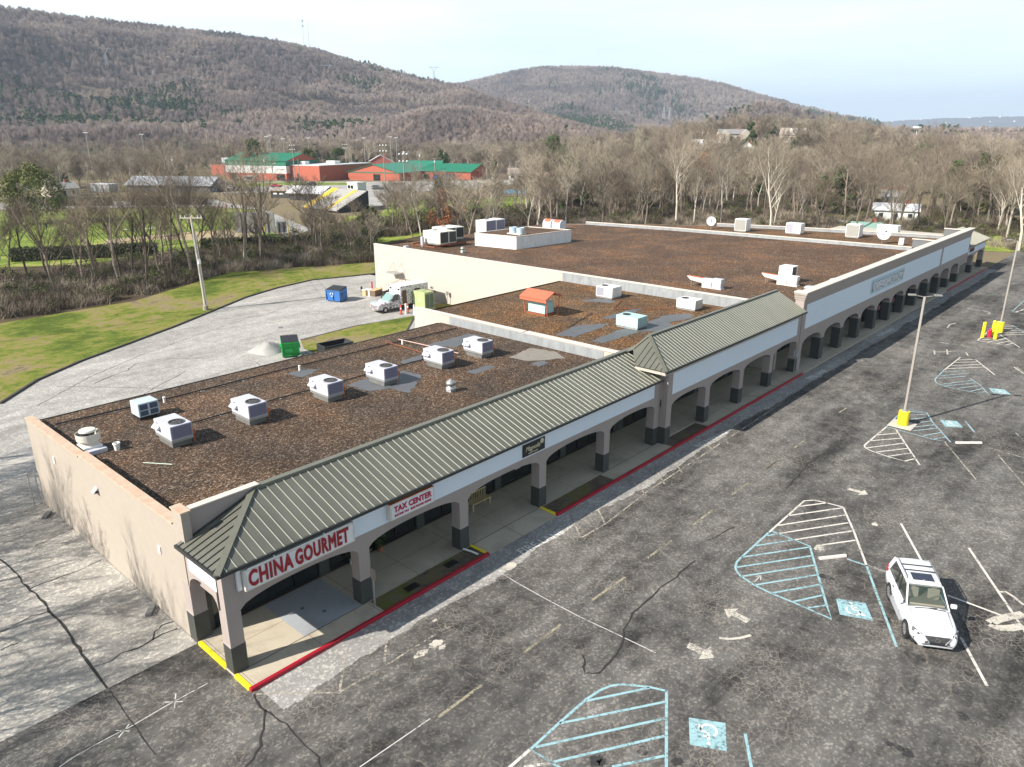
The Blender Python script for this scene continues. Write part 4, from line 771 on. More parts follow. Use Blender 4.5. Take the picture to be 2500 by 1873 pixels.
for pts in ([(16.1, 14.0), (17.6, 14.3), (20.4, 13.9), (20.6, 12.1), (20.0, 11.5), (17.7, 10.0), (17.5, 11.6), (16.2, 12.2)], [(14.8, 19.1), (16.0, 19.3), (16.7, 18.3), (15.1, 17.7)], [(21.7, 15.6), (23.8, 15.8), (23.3, 14.9), (21.5, 15.0)], [(23.2, 10.5), (25.3, 10.4), (25.3, 9.7), (23.2, 9.7)], [(25.6, 17.6), (30.4, 17.5), (30.6, 16.4), (27.0, 15.4)], [(27.5, 8.3), (28.7, 8.3), (28.6, 7.6), (27.4, 7.5)]):
    rough_sheet('membrane_patch', pts, Z1+.012, MEMB, BL)
rough_sheet('membrane_patch', [(27.6, 10.6), (30.6, 11.0), (31.0, 9.0), (30.2, 7.4), (27.9, 8.9)], Z1+.012, plain('pale_dirty_membrane', (.22, .20, .17), .8, var=.3), BL)
for pts in ([(34.0, 11.5), (37.7, 12.1), (39.9, 10.4), (38.5, 10.1), (34.6, 10.0)], [(34.4, 8.3), (38.3, 8.6), (41.0, 8.4), (45.9, 8.5), (47.7, 7.3), (46.3, 6.2), (43.7, 6.9), (42.4, 5.9), (40.6, 5.6), (39.5, 6.9), (37.8, 7.1), (34.6, 7.3)], [(40.7, 12.1), (46.1, 12.1), (46.8, 11.3), (42.0, 10.9)], [(45.4, 17.5), (47.6, 17.0), (47.7, 15.0), (46.6, 14.8)]):
    rough_sheet('membrane_patch', pts, Z2r+.012, MEMB, BL)
# --- middle roof
t = empty('rooftop_air_conditioner', 'pale teal unit under an orange-red pitched sheet-metal canopy', 'air conditioner', (38.3, 16.1, Z2r)); m = MB(); m.box(0, 0, .2, 1.25, 1.9, 1.15); m.build('cabinet', TEAL, t, bevel=.02); m = MB(); m.box(-.1, -.1, 0, 1.35, 2.0, .19); m.build('platform', RUST, t)
m = MB(); m.prism([(-.55, -.55, 1.62), (.62, -.55, 2.12), (1.8, -.55, 1.62), (1.8, -.55, 1.55), (.62, -.55, 2.04), (-.55, -.55, 1.55)], (0, 3.0, 0)); m.prism([(-.50, -.56, 1.3), (-.50, -.56, 1.6), (-.50, 2.46, 1.6), (-.50, 2.46, 1.3)], (.02, 0, 0)); m.build('pitched_canopy', REDOR, t)
for x in (-.35, 1.6):
    for y in (-.35, 2.2): m = MB(); m.cyl((x+(.3 if x < 0 else -.3), y, 0), (x, y, 1.66), .04, n=6); m.build('leg', REDOR, t)
def box_unit(label, loc, d, mat, coil='x', name='rooftop_air_conditioner', hood=None, group=None, base=.15, fan=True, cmat=None):
    t = empty(name, label, 'air conditioner', loc, 0, group); m = MB(); m.box(.05, .05, 0, d[0]-.05, d[1]-.05, base-.001); m.build('platform', STEEL, t)
    m = MB(); m.box(0, 0, base, d[0], d[1], d[2]); m.build('cabinet', mat, t, bevel=.02); cm = cmat or ACD; m = MB()
    if coil == 'x':
        for i in range(8): m.box(-.015, d[1]*.52+i*d[1]*.055, base+.08, -.002, d[1]*.555+i*d[1]*.055, d[2]-.08)
    elif coil == 'X': m.box(-.015, .08, base+.08, -.002, d[1]-.08, d[2]-.08)
    else: m.box(.08, -.015, base+.08, d[0]*.5, -.002, d[2]-.08); m.box(d[0]*.56, -.012, base+.08, d[0]-.08, -.002, d[2]-.12)
    m.build('coil_guard', cm, t)
    if fan: m = MB(); m.lathe([(.32, d[2]), (.33, d[2]+.04), (.28, d[2]+.04), (.001, d[2]+.012)], (d[0]*.45, d[1]*.72, 0), 20); m.build('fan', BLACK, t)
    if hood: m = MB(); m.add([(d[0], hood[0], base+.25), (d[0]+.5, hood[0], base+.3), (d[0]+.5, hood[1], base+.3), (d[0], hood[1], base+.25), (d[0], hood[0], d[2]-.1), (d[0]+.5, hood[0], d[2]-.45), (d[0]+.5, hood[1], d[2]-.45), (d[0], hood[1], d[2]-.1)], [(0, 1, 2, 3), (7, 6, 5, 4), (0, 4, 5, 1), (3, 2, 6, 7), (1, 5, 6, 2)]); m.build('intake_hood', mat, t)
    return t
box_unit('white and grey unit with coil grilles at the back of the middle roof', (47.85, 15.7, Z2r), (1.6, 1.9, 1.1), WHITE, 'x')
box_unit('pale teal unit with round fan in the middle of the middle roof', (39.5, 7.4, Z2r), (1.45, 2.1, 1.0), TEAL, 'y', cmat=TEAL)
box_unit('white unit with louvred panel close to the canopy ridge of the middle roof', (48.6, 7.3, Z2r), (1.35, 1.9, .95), WHITE, 'y', cmat=OFFW)
pipe_run('gas_pipe', 'rusty pipe lying across the middle roof between its units', [(47.8, 14.6, 5.08), (44.5, 13.2, 5.08), (48.2, 9.2, 5.08)], .035, RUST); pipe_run('conduit', 'dark pipe lying diagonally on the middle roof gravel', [(41.8, 13.6, 5.07), (36.2, 12.0, 5.07)], .03, PIPE)
# --- big roof: duct sets
def duct_set(label, loc, tall):
    t = empty('duct_unit', label, 'roof duct', loc); m = MB()
    m.add([(0, 2.2, .9), (.55, 2.2, .9), (.55, 3.9, .98), (0, 3.9, .98), (0, 2.2, .45), (.55, 2.2, .45), (.55, 3.5, .62), (0, 3.5, .62)], [(0, 1, 2, 3), (4, 7, 6, 5), (0, 4, 5, 1), (1, 5, 6, 2), (2, 6, 7, 3), (3, 7, 4, 0)]); m.build('intake_duct', OFFW, t)
    m = MB(); m.box(.02, 2.2, .985, .53, 3.8, .992) if 0 else m.add([(.02, 2.25, .906), (.53, 2.25, .906), (.53, 3.85, .984), (.02, 3.85, .984)], [(0, 1, 2, 3)]); m.build('rusty_top', ORNG, t)
    m = MB(); m.cyl((.05, 3.4, 0), (.05, 3.4, .62), .03, n=6); m.cyl((.5, 3.4, 0), (.5, 3.4, .62), .03, n=6); m.build('stand', STEEL, t)
    m = MB(); m.box(0, 1.2, 0, .7, 2.2, .9); m.build('plenum', OFFW, t, bevel=.02)
    m = MB(); m.box(-.05, .1, 0, .75, 1.15, .12); m.box(.05, .2, .12, .65, 1.15, .55); m.box(0, .15, .551, .75, 1.18, 1.0); m.build('filter_box', ACG if not tall else WHITE, t, bevel=.02)
    if tall: m = MB(); m.box(1.2, 1.2, .6, 2.6, 2.6, 1.7); m.cyl((1.3, 1.3, 0), (1.3, 1.3, .6), .04, n=6); m.cyl((2.5, 1.3, 0), (2.5, 1.3, .6), .04, n=6); m.cyl((1.3, 2.5, 0), (1.3, 2.5, .6), .04, n=6); m.build('raised_cabinet', WHITE, t); m = MB(); m.box(1.25, 1.18, .75, 2.2, 1.199, 1.6); m.build('grille', plain('brown_grille', (.12, .08, .07), .6), t)
    return t
duct_set('off-white duct and fan set with rusty top, nearest to the middle roof', (56.5, 8.8, Z3), False); duct_set('larger off-white duct set with raised white cabinet behind it', (62.9, 3.9, Z3), True)
sk = None
for i, (x, y) in enumerate(((56.5, 2.95), (62.4, 2.3), (67.9, 1.9), (84, 1.8), (89.4, 1.8), (94.2, 1.8))):
    m = MB(); m.box(0, 0, 0, .9, .8, .2); m.box(.08, .08, .2, .82, .72, .3); tag(m.build('roof_hatch', STEEL, loc=(x, y, Z3+.01), bevel=.02), 'low grey metal roof box close behind the long front parapet' if i else 'low round-topped metal vent on the gravel beside the end of the middle canopy', 'roof box', 'low roof boxes behind the front parapet')
# --- penthouse at the back left of the big roof
t = empty('rooftop_penthouse', 'low white corrugated-metal penthouse with a gravel roof at the back left of the big roof', 'penthouse', (0, 0, 0))
PW = plain('penthouse_white', (.74, .74, .73), .5, grime=(.5, .5, .5)); PP = [(62.2, 48.3), (63.1, 41.6), (73.6, 40.7), (72.4, 47.6)]
m = MB(); wallline(PP+PP[:1], Z3, 7.15, .12, m)
for a, b in zip(PP, PP[1:]+PP[:1]):
    a = Vector((*a, 0)); b = Vector((*b, 0)); n_ = int((b-a).length/.45); d = (b-a).normalized(); nn = Vector((d.y, -d.x, 0))
    for i in range(n_): p = a.lerp(b, (i+.5)/n_); m.box(p.x-.03-abs(nn.x)*.06, p.y-.03-abs(nn.y)*.06, Z3, p.x+.03+abs(nn.x)*.06, p.y+.03+abs(nn.y)*.06, 7.1)
m.build('corrugated_wall', PW, t); m = MB(); m.poly([(*p, 7.12) for p in PP]); m.build('gravel_roof', G3, t); m = MB(); wallline(PP+PP[:1], 7.152, 7.24, .22, m); m.build('rim', COPE, t)
t = empty('twin_fan', 'pair of pale blue drum fans standing on the penthouse roof', 'roof fan', (65.3, 42.9, 7.12)); m = MB(); m.box(-.3, -.3, 0, .9, 2.1, .12); m.build('platform', OFFW, t)
for y in (.2, 1.5): m = MB(); m.lathe([(.52, .12), (.54, .9), (.5, .9), (.48, .5), (.001, .5)], (.3, y, 0), 20); m.build('drum', plain('pale_blue_metal', (.42, .52, .60), .45), t)
t = empty('hooded_vent', 'pair of arched white roof vents with peeling red tops behind the penthouse', 'roof vent', (83.2, 50.4, Z3))
for i, y in enumerate((0, 1.9)):
    m = MB(); ar = [(0, y, 0), (1.6, y, 0)]+[(.8+.8*math.cos(a_), y, .7+.75*math.sin(a_)) for a_ in [PI*j/10 for j in range(11)]]+[]; m.prism(ar[:2]+ar[2:], (0, 1.6, 0)); h_ = m.build('vent_hood', plain('pale_vent_paint', (.62, .66, .70), .5), t)
    m = MB(); q = [(.8+.81*math.cos(a_), y+.15, .7+.765*math.sin(a_)) for a_ in [PI*(.35+.5*j/8) for j in range(9)]]
    for a, b in zip(q[:-1], q[1:]): m.add([a, b, (b[0], y+1.45, b[2]), (a[0], y+1.45, a[2])], [(0, 1, 2, 3)])
    m.build('peeling_paint', REDOR, h_)
t = box_unit('cream unit on a rusty steel frame at the back left of the big roof', (57.5, 50.2, Z3+.3), (3.0, 3.4, 1.75), plain('cream_unit', (.66, .64, .54), .5), 'y', cmat=BLACK, base=.2)
m = MB()
for y in (-.4, 3.8): m.box(-1.5, y, -.02, 4.5, y+.15, .16)
for x in (-1.3, 1.2, 4.2): m.box(x, -.6, -.1, x+.12, 4.2, -.021)
for x in (-1.3, 4.2):
    for y in (-.4, 3.8): m.box(x, y, -.30, x+.12, y+.12, -.1)
m.build('steel_frame', RUST, t)
box_unit('cream unit with dark side coil beside the penthouse, behind the framed one', (61.3, 53.0, Z3+.3), (3.4, 3.0, 1.7), plain('cream_unit_b', (.68, .66, .58), .5), 'y', cmat=BLACK, base=.2)
box_unit('low white unit half hidden behind the penthouse', (71.5, 55.2, Z3), (4.2, 2.2, 2.0), WHITE, 'y')
m = MB(); m.box(0, 0, 0, .35, .35, 1.3); tag(m.build('electrical_box', ACG, loc=(56.8, 53.0, Z3)), 'tall thin grey electrical box at the left of the cream units', 'electrical box'); m = MB(); m.box(0, 0, 0, .6, .5, .5); tag(m.build('roof_box', ACG, loc=(53.2, 52.2, Z3)), 'small grey louvred box at the side wall coping of the big roof', 'roof box')
# --- far roof
for x, y, lb, hd in ((99.9, 27.2, 'white unit with slanting hood, farthest left on the far strip of roof', (.3, 1.3)), (104.0, 11.8, 'white unit with slanting hood left of the larger dish on the far roof', (.3, 1.3))):
    box_unit(lb, (x, y, Z3), (1.6, 1.9, 1.9), WHITE, 'X', hood=hd, cmat=plain('coil_tan', (.30, .29, .26), .6), fan=False)
box_unit('white double-box unit between the two hooded ones on the far strip of roof', (102.4, 19.7, Z3), (1.5, 2.3, 1.6), WHITE, 'x', fan=False); box_unit('low white unit beyond the far parapet', (114.6, 9.6, 4.7), (1.6, 3.0, 1.8), WHITE, 'x', fan=False)
m = MB(); m.box(0, 0, 0, .5, .6, .9); tag(m.build('condenser', WHITE, loc=(100.9, 4.9, Z3)), 'small white condenser box in front of the larger dish', 'air conditioner')
def dish(label, loc, r_):
    t = empty('satellite_dish', label, 'satellite dish', loc); m = MB(); c = Vector((0, 0, r_+.5)); ax = Vector((-.75, -.55, .35)).normalized(); q = ax.to_track_quat('Z', 'Y'); v = []
    prof = [(0, -.16), (.35, -.14), (.7, -.08), (1, 0)]; n = 18
    for a_, d_ in prof: v += [c+q@Vector((math.cos(2*PI*i/n)*a_*r_, math.sin(2*PI*i/n)*a_*r_, d_*r_*1.6)) for i in range(n)]
    m.add(v, [(k*n+i, k*n+(i+1) % n, (k+1)*n+(i+1) % n, (k+1)*n+i) for k in range(3) for i in range(n)]); m.build('reflector', WHITE, t)
    m = MB(); m.cyl((0.15, .1, 0), c-ax*.12, .05, n=8); m.build('mast', STEEL, t); m = MB(); m.cyl(c-Vector((0, 0, r_*.9)), c+ax*r_*.9, .03, n=6); m.cbox(c+ax*r_*.9, (.18, .18, .18)); m.build('feed_arm', BLACK, t)
dish('larger white satellite dish at the right of the far roof strip', (100.6, 7.5, Z3), .95); dish('smaller white satellite dish at the left end of the far roof strip', (99.7, 33.0, Z3), .75)

# ================================================================ LAMP POLES, BOLLARDS, HYDRANT, WHEEL STOPS
def lamp_pole(label, x, y, h, full=True):
    t = empty('parking_lamp', label, 'street lamp', (x, y, ZL), 0, 'parking lot lamps'); m = MB(); m.box(-.8, -.8, 0, .8, .8, .04) if full else None
    if full: m.build('concrete_pad', CONC, t)
    m = MB(); m.lathe([(.001, 1.1), (.36, 1.1), (.37, 1.07), (.37, 0)], n=22); m.build('yellow_base', YELLOW, t)
    m = MB(); m.box(-.075, -.075, 1.1, .075, .075, h); m.build('pole', plain('pole_grey_brown', (.30, .27, .24), .5), t, bevel=.015); m = MB(); m.box(-.2, -.2, 1.1, .2, .2, 1.16); m.build('base_plate', STEEL, t)
    for s_ in (-1, 1):
        m = MB(); m.cyl((0, 0, h-.02), (s_*.28, -s_*.42, h+.06), .035, n=8); m.cbox((s_*.46, -s_*.70, h+.12), (.28, .50, .10), rz=math.atan2(-s_*.7, s_*.46)-PI/2, rx=.22*0); m.build('lamp_head', plain('lamp_head_grey', (.22, .215, .20), .5), t, bevel=.02)
    return t
LPX, LPY = 46.11, -11.4
lamp_pole('tall parking lamp on a yellow base between the hatched islands, nearest to the camera', LPX, LPY, 9.5)
fb = gp(2441, 925-0); q_ = gp(*cE(1368, 285)); lamp_pole('farther tall parking lamp on a yellow base beside the red hydrant', q_.x, q_.y, 9.6, False)
q_ = gp(*cB(362, 590)); lamp_pole('parking lamp outside the picture whose shadow reaches the near hatched island', q_.x-12.4, q_.y+4.2, 9.6, False) if 0 else None
for i, (a_, b_, lb) in enumerate(((1175, 348, 'yellow bollard left of the red hydrant'), (1288, 330, 'yellow bollard directly behind the red hydrant'), (1320, 368, 'yellow bollard right of the red hydrant'))):
    p = gp(*cE(a_, b_)); m = MB(); m.lathe([(.001, 1.62), (.12, 1.62), (.16, 1.55), (.17, 0)], n=16); tag(m.build('bollard', YELLOW, loc=(p.x, p.y, ZL)), lb, 'bollard', 'yellow bollards round the hydrant')
p = gp(*cE(1253, 345)); t = empty('fire_hydrant', 'red fire hydrant between the yellow bollards', 'fire hydrant', (p.x, p.y, ZL), .6)
RH = plain('hydrant_red', (.62, .01, .05), .45); m = MB(); m.lathe([(.2, 0), (.2, .06), (.14, .08), (.14, .62), (.19, .64), (.19, .70), (.15, .80), (.06, .88), (.05, .94), (.001, .95)], n=16); m.build('barrel', RH, t)
for a_ in (0, PI/2, PI): m = MB(); m.cyl((math.cos(a_)*.12, math.sin(a_)*.12, .5), (math.cos(a_)*.27, math.sin(a_)*.27, .5), .07, n=10); m.build('nozzle', RH, t)
def wheel_stop(label, a, b):
    c = (a+b)/2; d = b-a; m = MB(); L_ = d.length/2; m.prism([(-L_, -.09, 0), (-L_, .09, 0), (-L_, .06, .12), (-L_, -.06, .12)], (2*L_, 0, 0)); o = tag(m.build('wheel_stop', CONCW, loc=(c.x, c.y, ZL+.005), bevel=.015), label, 'wheel stop'); o.rotation_euler = (0, 0, math.atan2(d.y, d.x))
CONCW = plain('painted_wheel_stop', (.66, .62, .56), .8, var=.1)
wheel_stop('white concrete wheel stop at the head of the bay beside the white car', gp(*cA(1105, 795)), gp(*cA(1345, 768))); wheel_stop('white concrete wheel stop in the bay past the lamp pole', gp(*cT(1340, 155)), gp(*cT(1640, 155)))
for (x, y), lb in (((-.45, 19.9), 'dark concrete block against the end wall near the fence'), ((-.4, 6.7), 'dark concrete block against the end wall near the arcade')):
    m = MB(); m.box(-.35, -.14, 0, .35, .14, .16); o = tag(m.build('concrete_block', plain('block_dark', (.14, .14, .14), .7), loc=(x, y, ZL+.008), bevel=.02), lb, 'concrete block'); o.rotation_euler = (0, 0, .9)
t = empty('wall_vent', 'dark triangular vent hood on the cream end wall', 'vent', (0, 12.1, 4.0)); m = MB(); m.prism([(-.003, -.2, -.15), (-.003, -.2, .15), (-.25, -.2, -.10)], (0, .4, 0)); m.build('hood', STEEL, t); m = MB(); m.box(-.16, -.215, -.1, -.02, -.201, .0); m.build('opening', BLACK, t)
m = MB(); m.box(-.05, -.12, -.15, -.003, .12, .2); tag(m.build('wall_box', WHITE, loc=(0, 5.5, 3.35)), 'small white box on the end wall near the arcade', 'electrical box'); m = MB(); m.box(-.05, -.12, -.15, -.003, .12, .25); tag(m.build('wall_box', WHITE, loc=(0, 18.0, 3.7)), 'small white box high on the far half of the end wall', 'electrical box')
# chain-link fence at the back of the side yard
def mat_link():
    m, t, b = new_mat('chain_link'); p = pos(t, (1, 1, 1))
    s = nd(t, 'ShaderNodeSeparateXYZ'); t.links.new(p, s.inputs[0]); h_ = math_(t, 'ADD', s.outputs[0], s.outputs[1])
    a = math_(t, 'ABSOLUTE', math_(t, 'SUBTRACT', math_(t, 'FRACT', math_(t, 'MULTIPLY', math_(t, 'ADD', h_, s.outputs[2]), 9)), .5)); c = math_(t, 'ABSOLUTE', math_(t, 'SUBTRACT', math_(t, 'FRACT', math_(t, 'MULTIPLY', math_(t, 'SUBTRACT', h_, s.outputs[2]), 9)), .5))
    al = math_(t, 'GREATER_THAN', math_(t, 'MAXIMUM', a, c), .43); t.links.new(al, b.inputs['Alpha']); b.inputs['Base Color'].default_value = (.36, .37, .37, 1); b.inputs['Metallic'].default_value = .5; b.inputs['Roughness'].default_value = .4; return m
LINK = mat_link()
t = empty('chain_link_fence', 'galvanised chain-link fence closing the side yard at the back corner of the building', 'fence', (0, 21.9, ZL)); m = MB(); m.poly([(-14, .0, .05), (-.15, 0, .05), (-.15, 0, 1.95), (-14, 0, 1.95)]); m.build('mesh', LINK, t)
for i, x in enumerate((-14, -11.2, -8.4, -5.6, -2.8, -.5, -.15)): m = MB(); m.cyl((x, 0, 0), (x, 0, 2.1), .035, n=8); m.build('post', STEEL, t)
m = MB(); m.cyl((-14, 0, 1.98), (-.15, 0, 1.98), .025, n=6); m.cyl((-14, 0, 1.0), (-.15, 0, 1.0), .02, n=6); m.cyl((-14, 0, .1), (-.15, 0, .1), .02, n=6); m.build('rail', STEEL, t)

# ================================================================ TERRAIN
AZ_U = lambda u: math.atan2(ray(u, 322).y, ray(u, 322).x)
UG = np.linspace(-1700, 4300, 601); AZG = np.unwrap(np.array([AZ_U(u) for u in UG]))
def az_of(u): return np.interp(u, UG, AZG)
def u_of(az): return np.interp(-np.asarray(az), -AZG, UG)
def tan_el(u, v):
    d = ray(u, v); return d.z/math.hypot(d.x, d.y)
def crest(pts, dist, th):
    us = np.array([p[0] for p in pts], float); te = np.array([tan_el(*p) for p in pts]); du = np.array([p[0] for p in dist], float); dd = np.array([p[1] for p in dist], float)
    def f(u):
        D = np.interp(u, du, dd); return D, CAM.z+D*np.interp(u, us, te)-th
    return f
CR1 = crest([(-1700, -60), (-900, -30), (0, 13), (100, 22), (200, 36), (400, 60), (600, 82), (700, 97), (790, 118), (860, 142), (930, 163), (1000, 182), (1060, 196), (1130, 212), (1200, 236), (1290, 264), (1380, 292), (1450, 312), (1520, 326), (4300, 330)], [(-1700, 1300), (0, 1500), (600, 1750), (900, 1850), (1060, 1750), (1200, 1450), (1450, 1000)], 10)
CR2 = crest([(-1700, 260), (900, 240), (1050, 210), (1130, 203), (1180, 193), (1260, 174), (1330, 164), (1420, 163), (1500, 166), (1600, 178), (1700, 192), (1760, 204), (1850, 232), (1950, 263), (2050, 290), (2120, 306), (2200, 322), (4300, 330)], [(0, 3000), (4300, 3000)], 11)
CR3 = crest([(-1700, 330), (1500, 328), (1620, 320), (1700, 306), (1780, 280), (1850, 258), (1900, 264), (1960, 286), (2050, 308), (2150, 324), (4300, 330)], [(0, 1350), (4300, 1350)], 10)
def sst(x, a, b): t_ = np.clip((x-a)/(b-a), 0, 1); return t_*t_*(3-2*t_)
def fbm(x, y, seed=0):
    r_ = 0; a_ = 1
    for i in range(5):
        f_ = 2**i; ph = seed*7.3+i*1.7
        r_ = r_+a_*(np.sin(x*f_*1.03+ph+1.3*np.sin(y*f_*.77+ph*2))*np.cos(y*f_*.91-ph+1.1*np.sin(x*f_*.63+ph))); a_ *= .5
    return r_
def HGT(az, d):
    u = u_of(az); az = np.asarray(az, float); d = np.asarray(d, float)
    x = d*np.cos(az); y = d*np.sin(az); nse = fbm(x/260, y/260)
    h = np.zeros_like(d)-.34
    D, Z = CR1(u); t_ = np.clip((d-520)/(D-520), 0, 1); prof = .70*t_**1.25+.22*sst(t_, .62, .82)+.08*sst(t_, .9, 1.)
    h1 = np.maximum(Z, 0)*prof*(1+0*nse); h1 = h1+np.where(Z > 5, nse*32*np.sin(PI*np.clip(t_, 0, 1))*np.minimum(1, Z/120), 0); h1 = np.where(d > D, np.maximum(Z, 0)*(1-sst(d, D, D+900)*.9), h1)
    D, Z = CR2(u); t_ = np.clip((d-1500)/(D-1500), 0, 1); h2 = np.maximum(Z, 0)*(.6*t_**1.3+.4*sst(t_, .45, .95)); h2 = h2+np.where(Z > 20, nse*34*np.sin(PI*t_), 0); h2 = np.where(d > D, np.maximum(Z, 0)*(1-sst(d, D, D+1500)), h2)
    D, Z = CR3(u); t_ = np.clip((d-850)/(D-850), 0, 1); h3 = np.maximum(Z, 0)*sst(t_, 0, 1.0); h3 = np.where(d > D, np.maximum(Z, 0)*(1-sst(d, D, D+500)), h3)
    hb = 15*np.exp(-((u-1870)/330)**2)*sst(d, 330, 470)*(1-sst(d, 900, 1400))
    h = np.maximum(np.maximum(h1, h2), np.maximum(h3, hb))-.36
    return np.where(d < 300, -.42, h)
def hz(x, y):
    dx, dy = x-CAM.x, y-CAM.y; return float(HGT(np.array([math.atan2(dy, dx)]), np.array([math.hypot(dx, dy)]))[0])
NA, ND = 420, 170
azs = np.linspace(az_of(-1100), az_of(3600), NA); ds = 290*(5200/290)**(np.linspace(0, 1, ND))
AA, DD = np.meshgrid(azs, ds, indexing='ij'); ZZ = HGT(AA, DD)
vs = np.stack([CAM.x+DD*np.cos(AA), CAM.y+DD*np.sin(AA), ZZ], -1).reshape(-1, 3)
ii = (np.arange(NA-1)[:, None]*ND+np.arange(ND-1)[None]).ravel(); fs = np.stack([ii, ii+1, ii+ND+1, ii+ND], 1)
def np_mesh(name, v, f, mat, kind=None, smooth=True):
    me = bpy.data.meshes.new(name); me.vertices.add(len(v)); me.vertices.foreach_set('co', np.asarray(v, np.float32).ravel())
    k_ = f.shape[1]; me.loops.add(len(f)*k_); me.loops.foreach_set('vertex_index', f.astype(np.int32).ravel()); me.polygons.add(len(f))
    me.polygons.foreach_set('loop_start', np.arange(0, len(f)*k_, k_, dtype=np.int32)); me.polygons.foreach_set('loop_total', np.full(len(f), k_, np.int32))
    if smooth: me.polygons.foreach_set('use_smooth', np.ones(len(f), bool))
    me.materials.append(mat); me.update(calc_edges=True); o = bpy.data.objects.new(name, me); link(o)
    return tag(o, kind=kind)
HILLM = mat_grass('hillside_litter', (.10, .08, .055), (.13, .10, .075), (.16, .125, .10), .42, (.12, .095, .075))
np_mesh('hills', vs, fs[:, ::-1], HILLM, 'structure')
# far blue ridge across the valley
fa = np.linspace(az_of(1900), az_of(3600), 160); fe = np.interp(u_of(fa), [1900, 2050, 2150, 2200, 2260, 2300, 2350, 2400, 2500, 2700, 3600], [322, 304, 298, 293, 291, 288, 288, 285, 284, 290, 300])
rows = []
for k_, (dd_, fr) in enumerate(((7200, 0), (7800, .25), (8300, .62), (8700, .92), (9000, 1.), (10500, 1.02), (12000, .3))):
    z_ = np.array([(CAM.z+9000*tan_el(u, v))*fr for u, v in zip(u_of(fa), fe)]); z_ = z_+fbm(fa*60, np.full_like(fa, k_*2.))*(6 if 0 < k_ < 4 else 1)
    rows.append(np.stack([CAM.x+dd_*np.cos(fa), CAM.y+dd_*np.sin(fa), z_-.5], -1))
v_ = np.concatenate(rows); n_ = len(fa); f_ = np.array([(k*n_+i, k*n_+i+1, (k+1)*n_+i+1, (k+1)*n_+i) for k in range(len(rows)-1) for i in range(n_-1)])
def mat_farwood():
    m, t, b = new_mat('far_wooded_slope'); p = pos(t); c = ramp(t, noise(t, p, .006, 8, .7), [(.35, (.045, .05, .04)), (.55, (.10, .085, .07)), (.7, (.15, .12, .10))]); c = mixc(t, .7, c, mixc(t, 1., c, ramp(t, noise(t, p, .05, 3, .8), [(.3, (.55, .55, .55)), (.7, (1.5, 1.5, 1.5))]), 'MULTIPLY')); t.links.new(c, b.inputs['Base Color']); b.inputs['Roughness'].default_value = 1; return m
np_mesh('far_ridge', v_, f_, mat_farwood(), 'structure')

# ================================================================ TREES
def mat_bark(name, a, b_, rnd=.25, tr=0):
    m, t, b = new_mat(name); oi = nd(t, 'ShaderNodeObjectInfo'); p = pos(t)
    c = mixc(t, noise(t, p, 3, 3, .6), a, b_); v = nd(t, 'ShaderNodeVectorMath', operation='SCALE'); t.links.new(c, v.inputs[0]); t.links.new(math_(t, 'MULTIPLY_ADD', oi.outputs['Random'], rnd*2, 1-rnd), v.inputs['Scale'])
    t.links.new(v.outputs[0], b.inputs['Base Color']); b.inputs['Roughness'].default_value = .95; b.inputs['Specular IOR Level'].default_value = .1; return m
def mat_farcrown():
    m, t, b = new_mat('twig_far'); oi = nd(t, 'ShaderNodeObjectInfo'); p = pos(t, (1, 1, 2)); f = noise(t, p, .0045, 6, .6, .8)
    c = ramp(t, f, [(.38, (.20, .165, .15)), (.48, (.27, .215, .19)), (.56, (.37, .30, .25)), (.66, (.30, .25, .24))]); v = nd(t, 'ShaderNodeVectorMath', operation='SCALE'); t.links.new(c, v.inputs[0]); t.links.new(math_(t, 'MULTIPLY_ADD', oi.outputs['Random'], .5, .75), v.inputs['Scale'])
    t.links.new(v.outputs[0], b.inputs['Base Color']); b.inputs['Roughness'].default_value = 1; b.inputs['Specular IOR Level'].default_value = .05; return m
BARK = mat_bark('bark_grey_brown', (.15, .12, .095), (.27, .225, .18)); BARKP = mat_bark('bark_pale', (.38, .34, .28), (.55, .50, .43)); BARKD = mat_bark('bark_dark', (.07, .055, .042), (.13, .105, .08))
TWIG = mat_bark('twig_brown', (.155, .125, .095), (.26, .215, .165), .35); TWIGF = mat_farcrown(); TWIGW = mat_bark('twig_tan', (.225, .19, .14), (.34, .29, .22), .35); TWIGD = mat_bark('twig_dark', (.09, .07, .05), (.17, .135, .10))
def mat_leaf(name, a, b_, rnd=.3):
    m, t, b = new_mat(name); oi = nd(t, 'ShaderNodeObjectInfo'); c = mixc(t, noise(t, pos(t), 1.2, 3, .6), a, b_); v = nd(t, 'ShaderNodeVectorMath', operation='SCALE'); t.links.new(c, v.inputs[0]); t.links.new(math_(t, 'MULTIPLY_ADD', oi.outputs['Random'], rnd*2, 1-rnd), v.inputs['Scale'])
    t.links.new(v.outputs[0], b.inputs['Base Color']); b.inputs['Roughness'].default_value = .7; b.inputs['Specular IOR Level'].default_value = .2; return m
LEAFG = mat_leaf('evergreen_needles', (.030, .055, .018), (.075, .115, .03)); LEAFO = mat_leaf('olive_foliage', (.085, .10, .025), (.17, .18, .05)); LEAFR = mat_leaf('russet_leaves', (.30, .12, .05), (.42, .19, .09)); LEAFV = mat_leaf('brush_leaves', (.05, .065, .02), (.12, .13, .045))
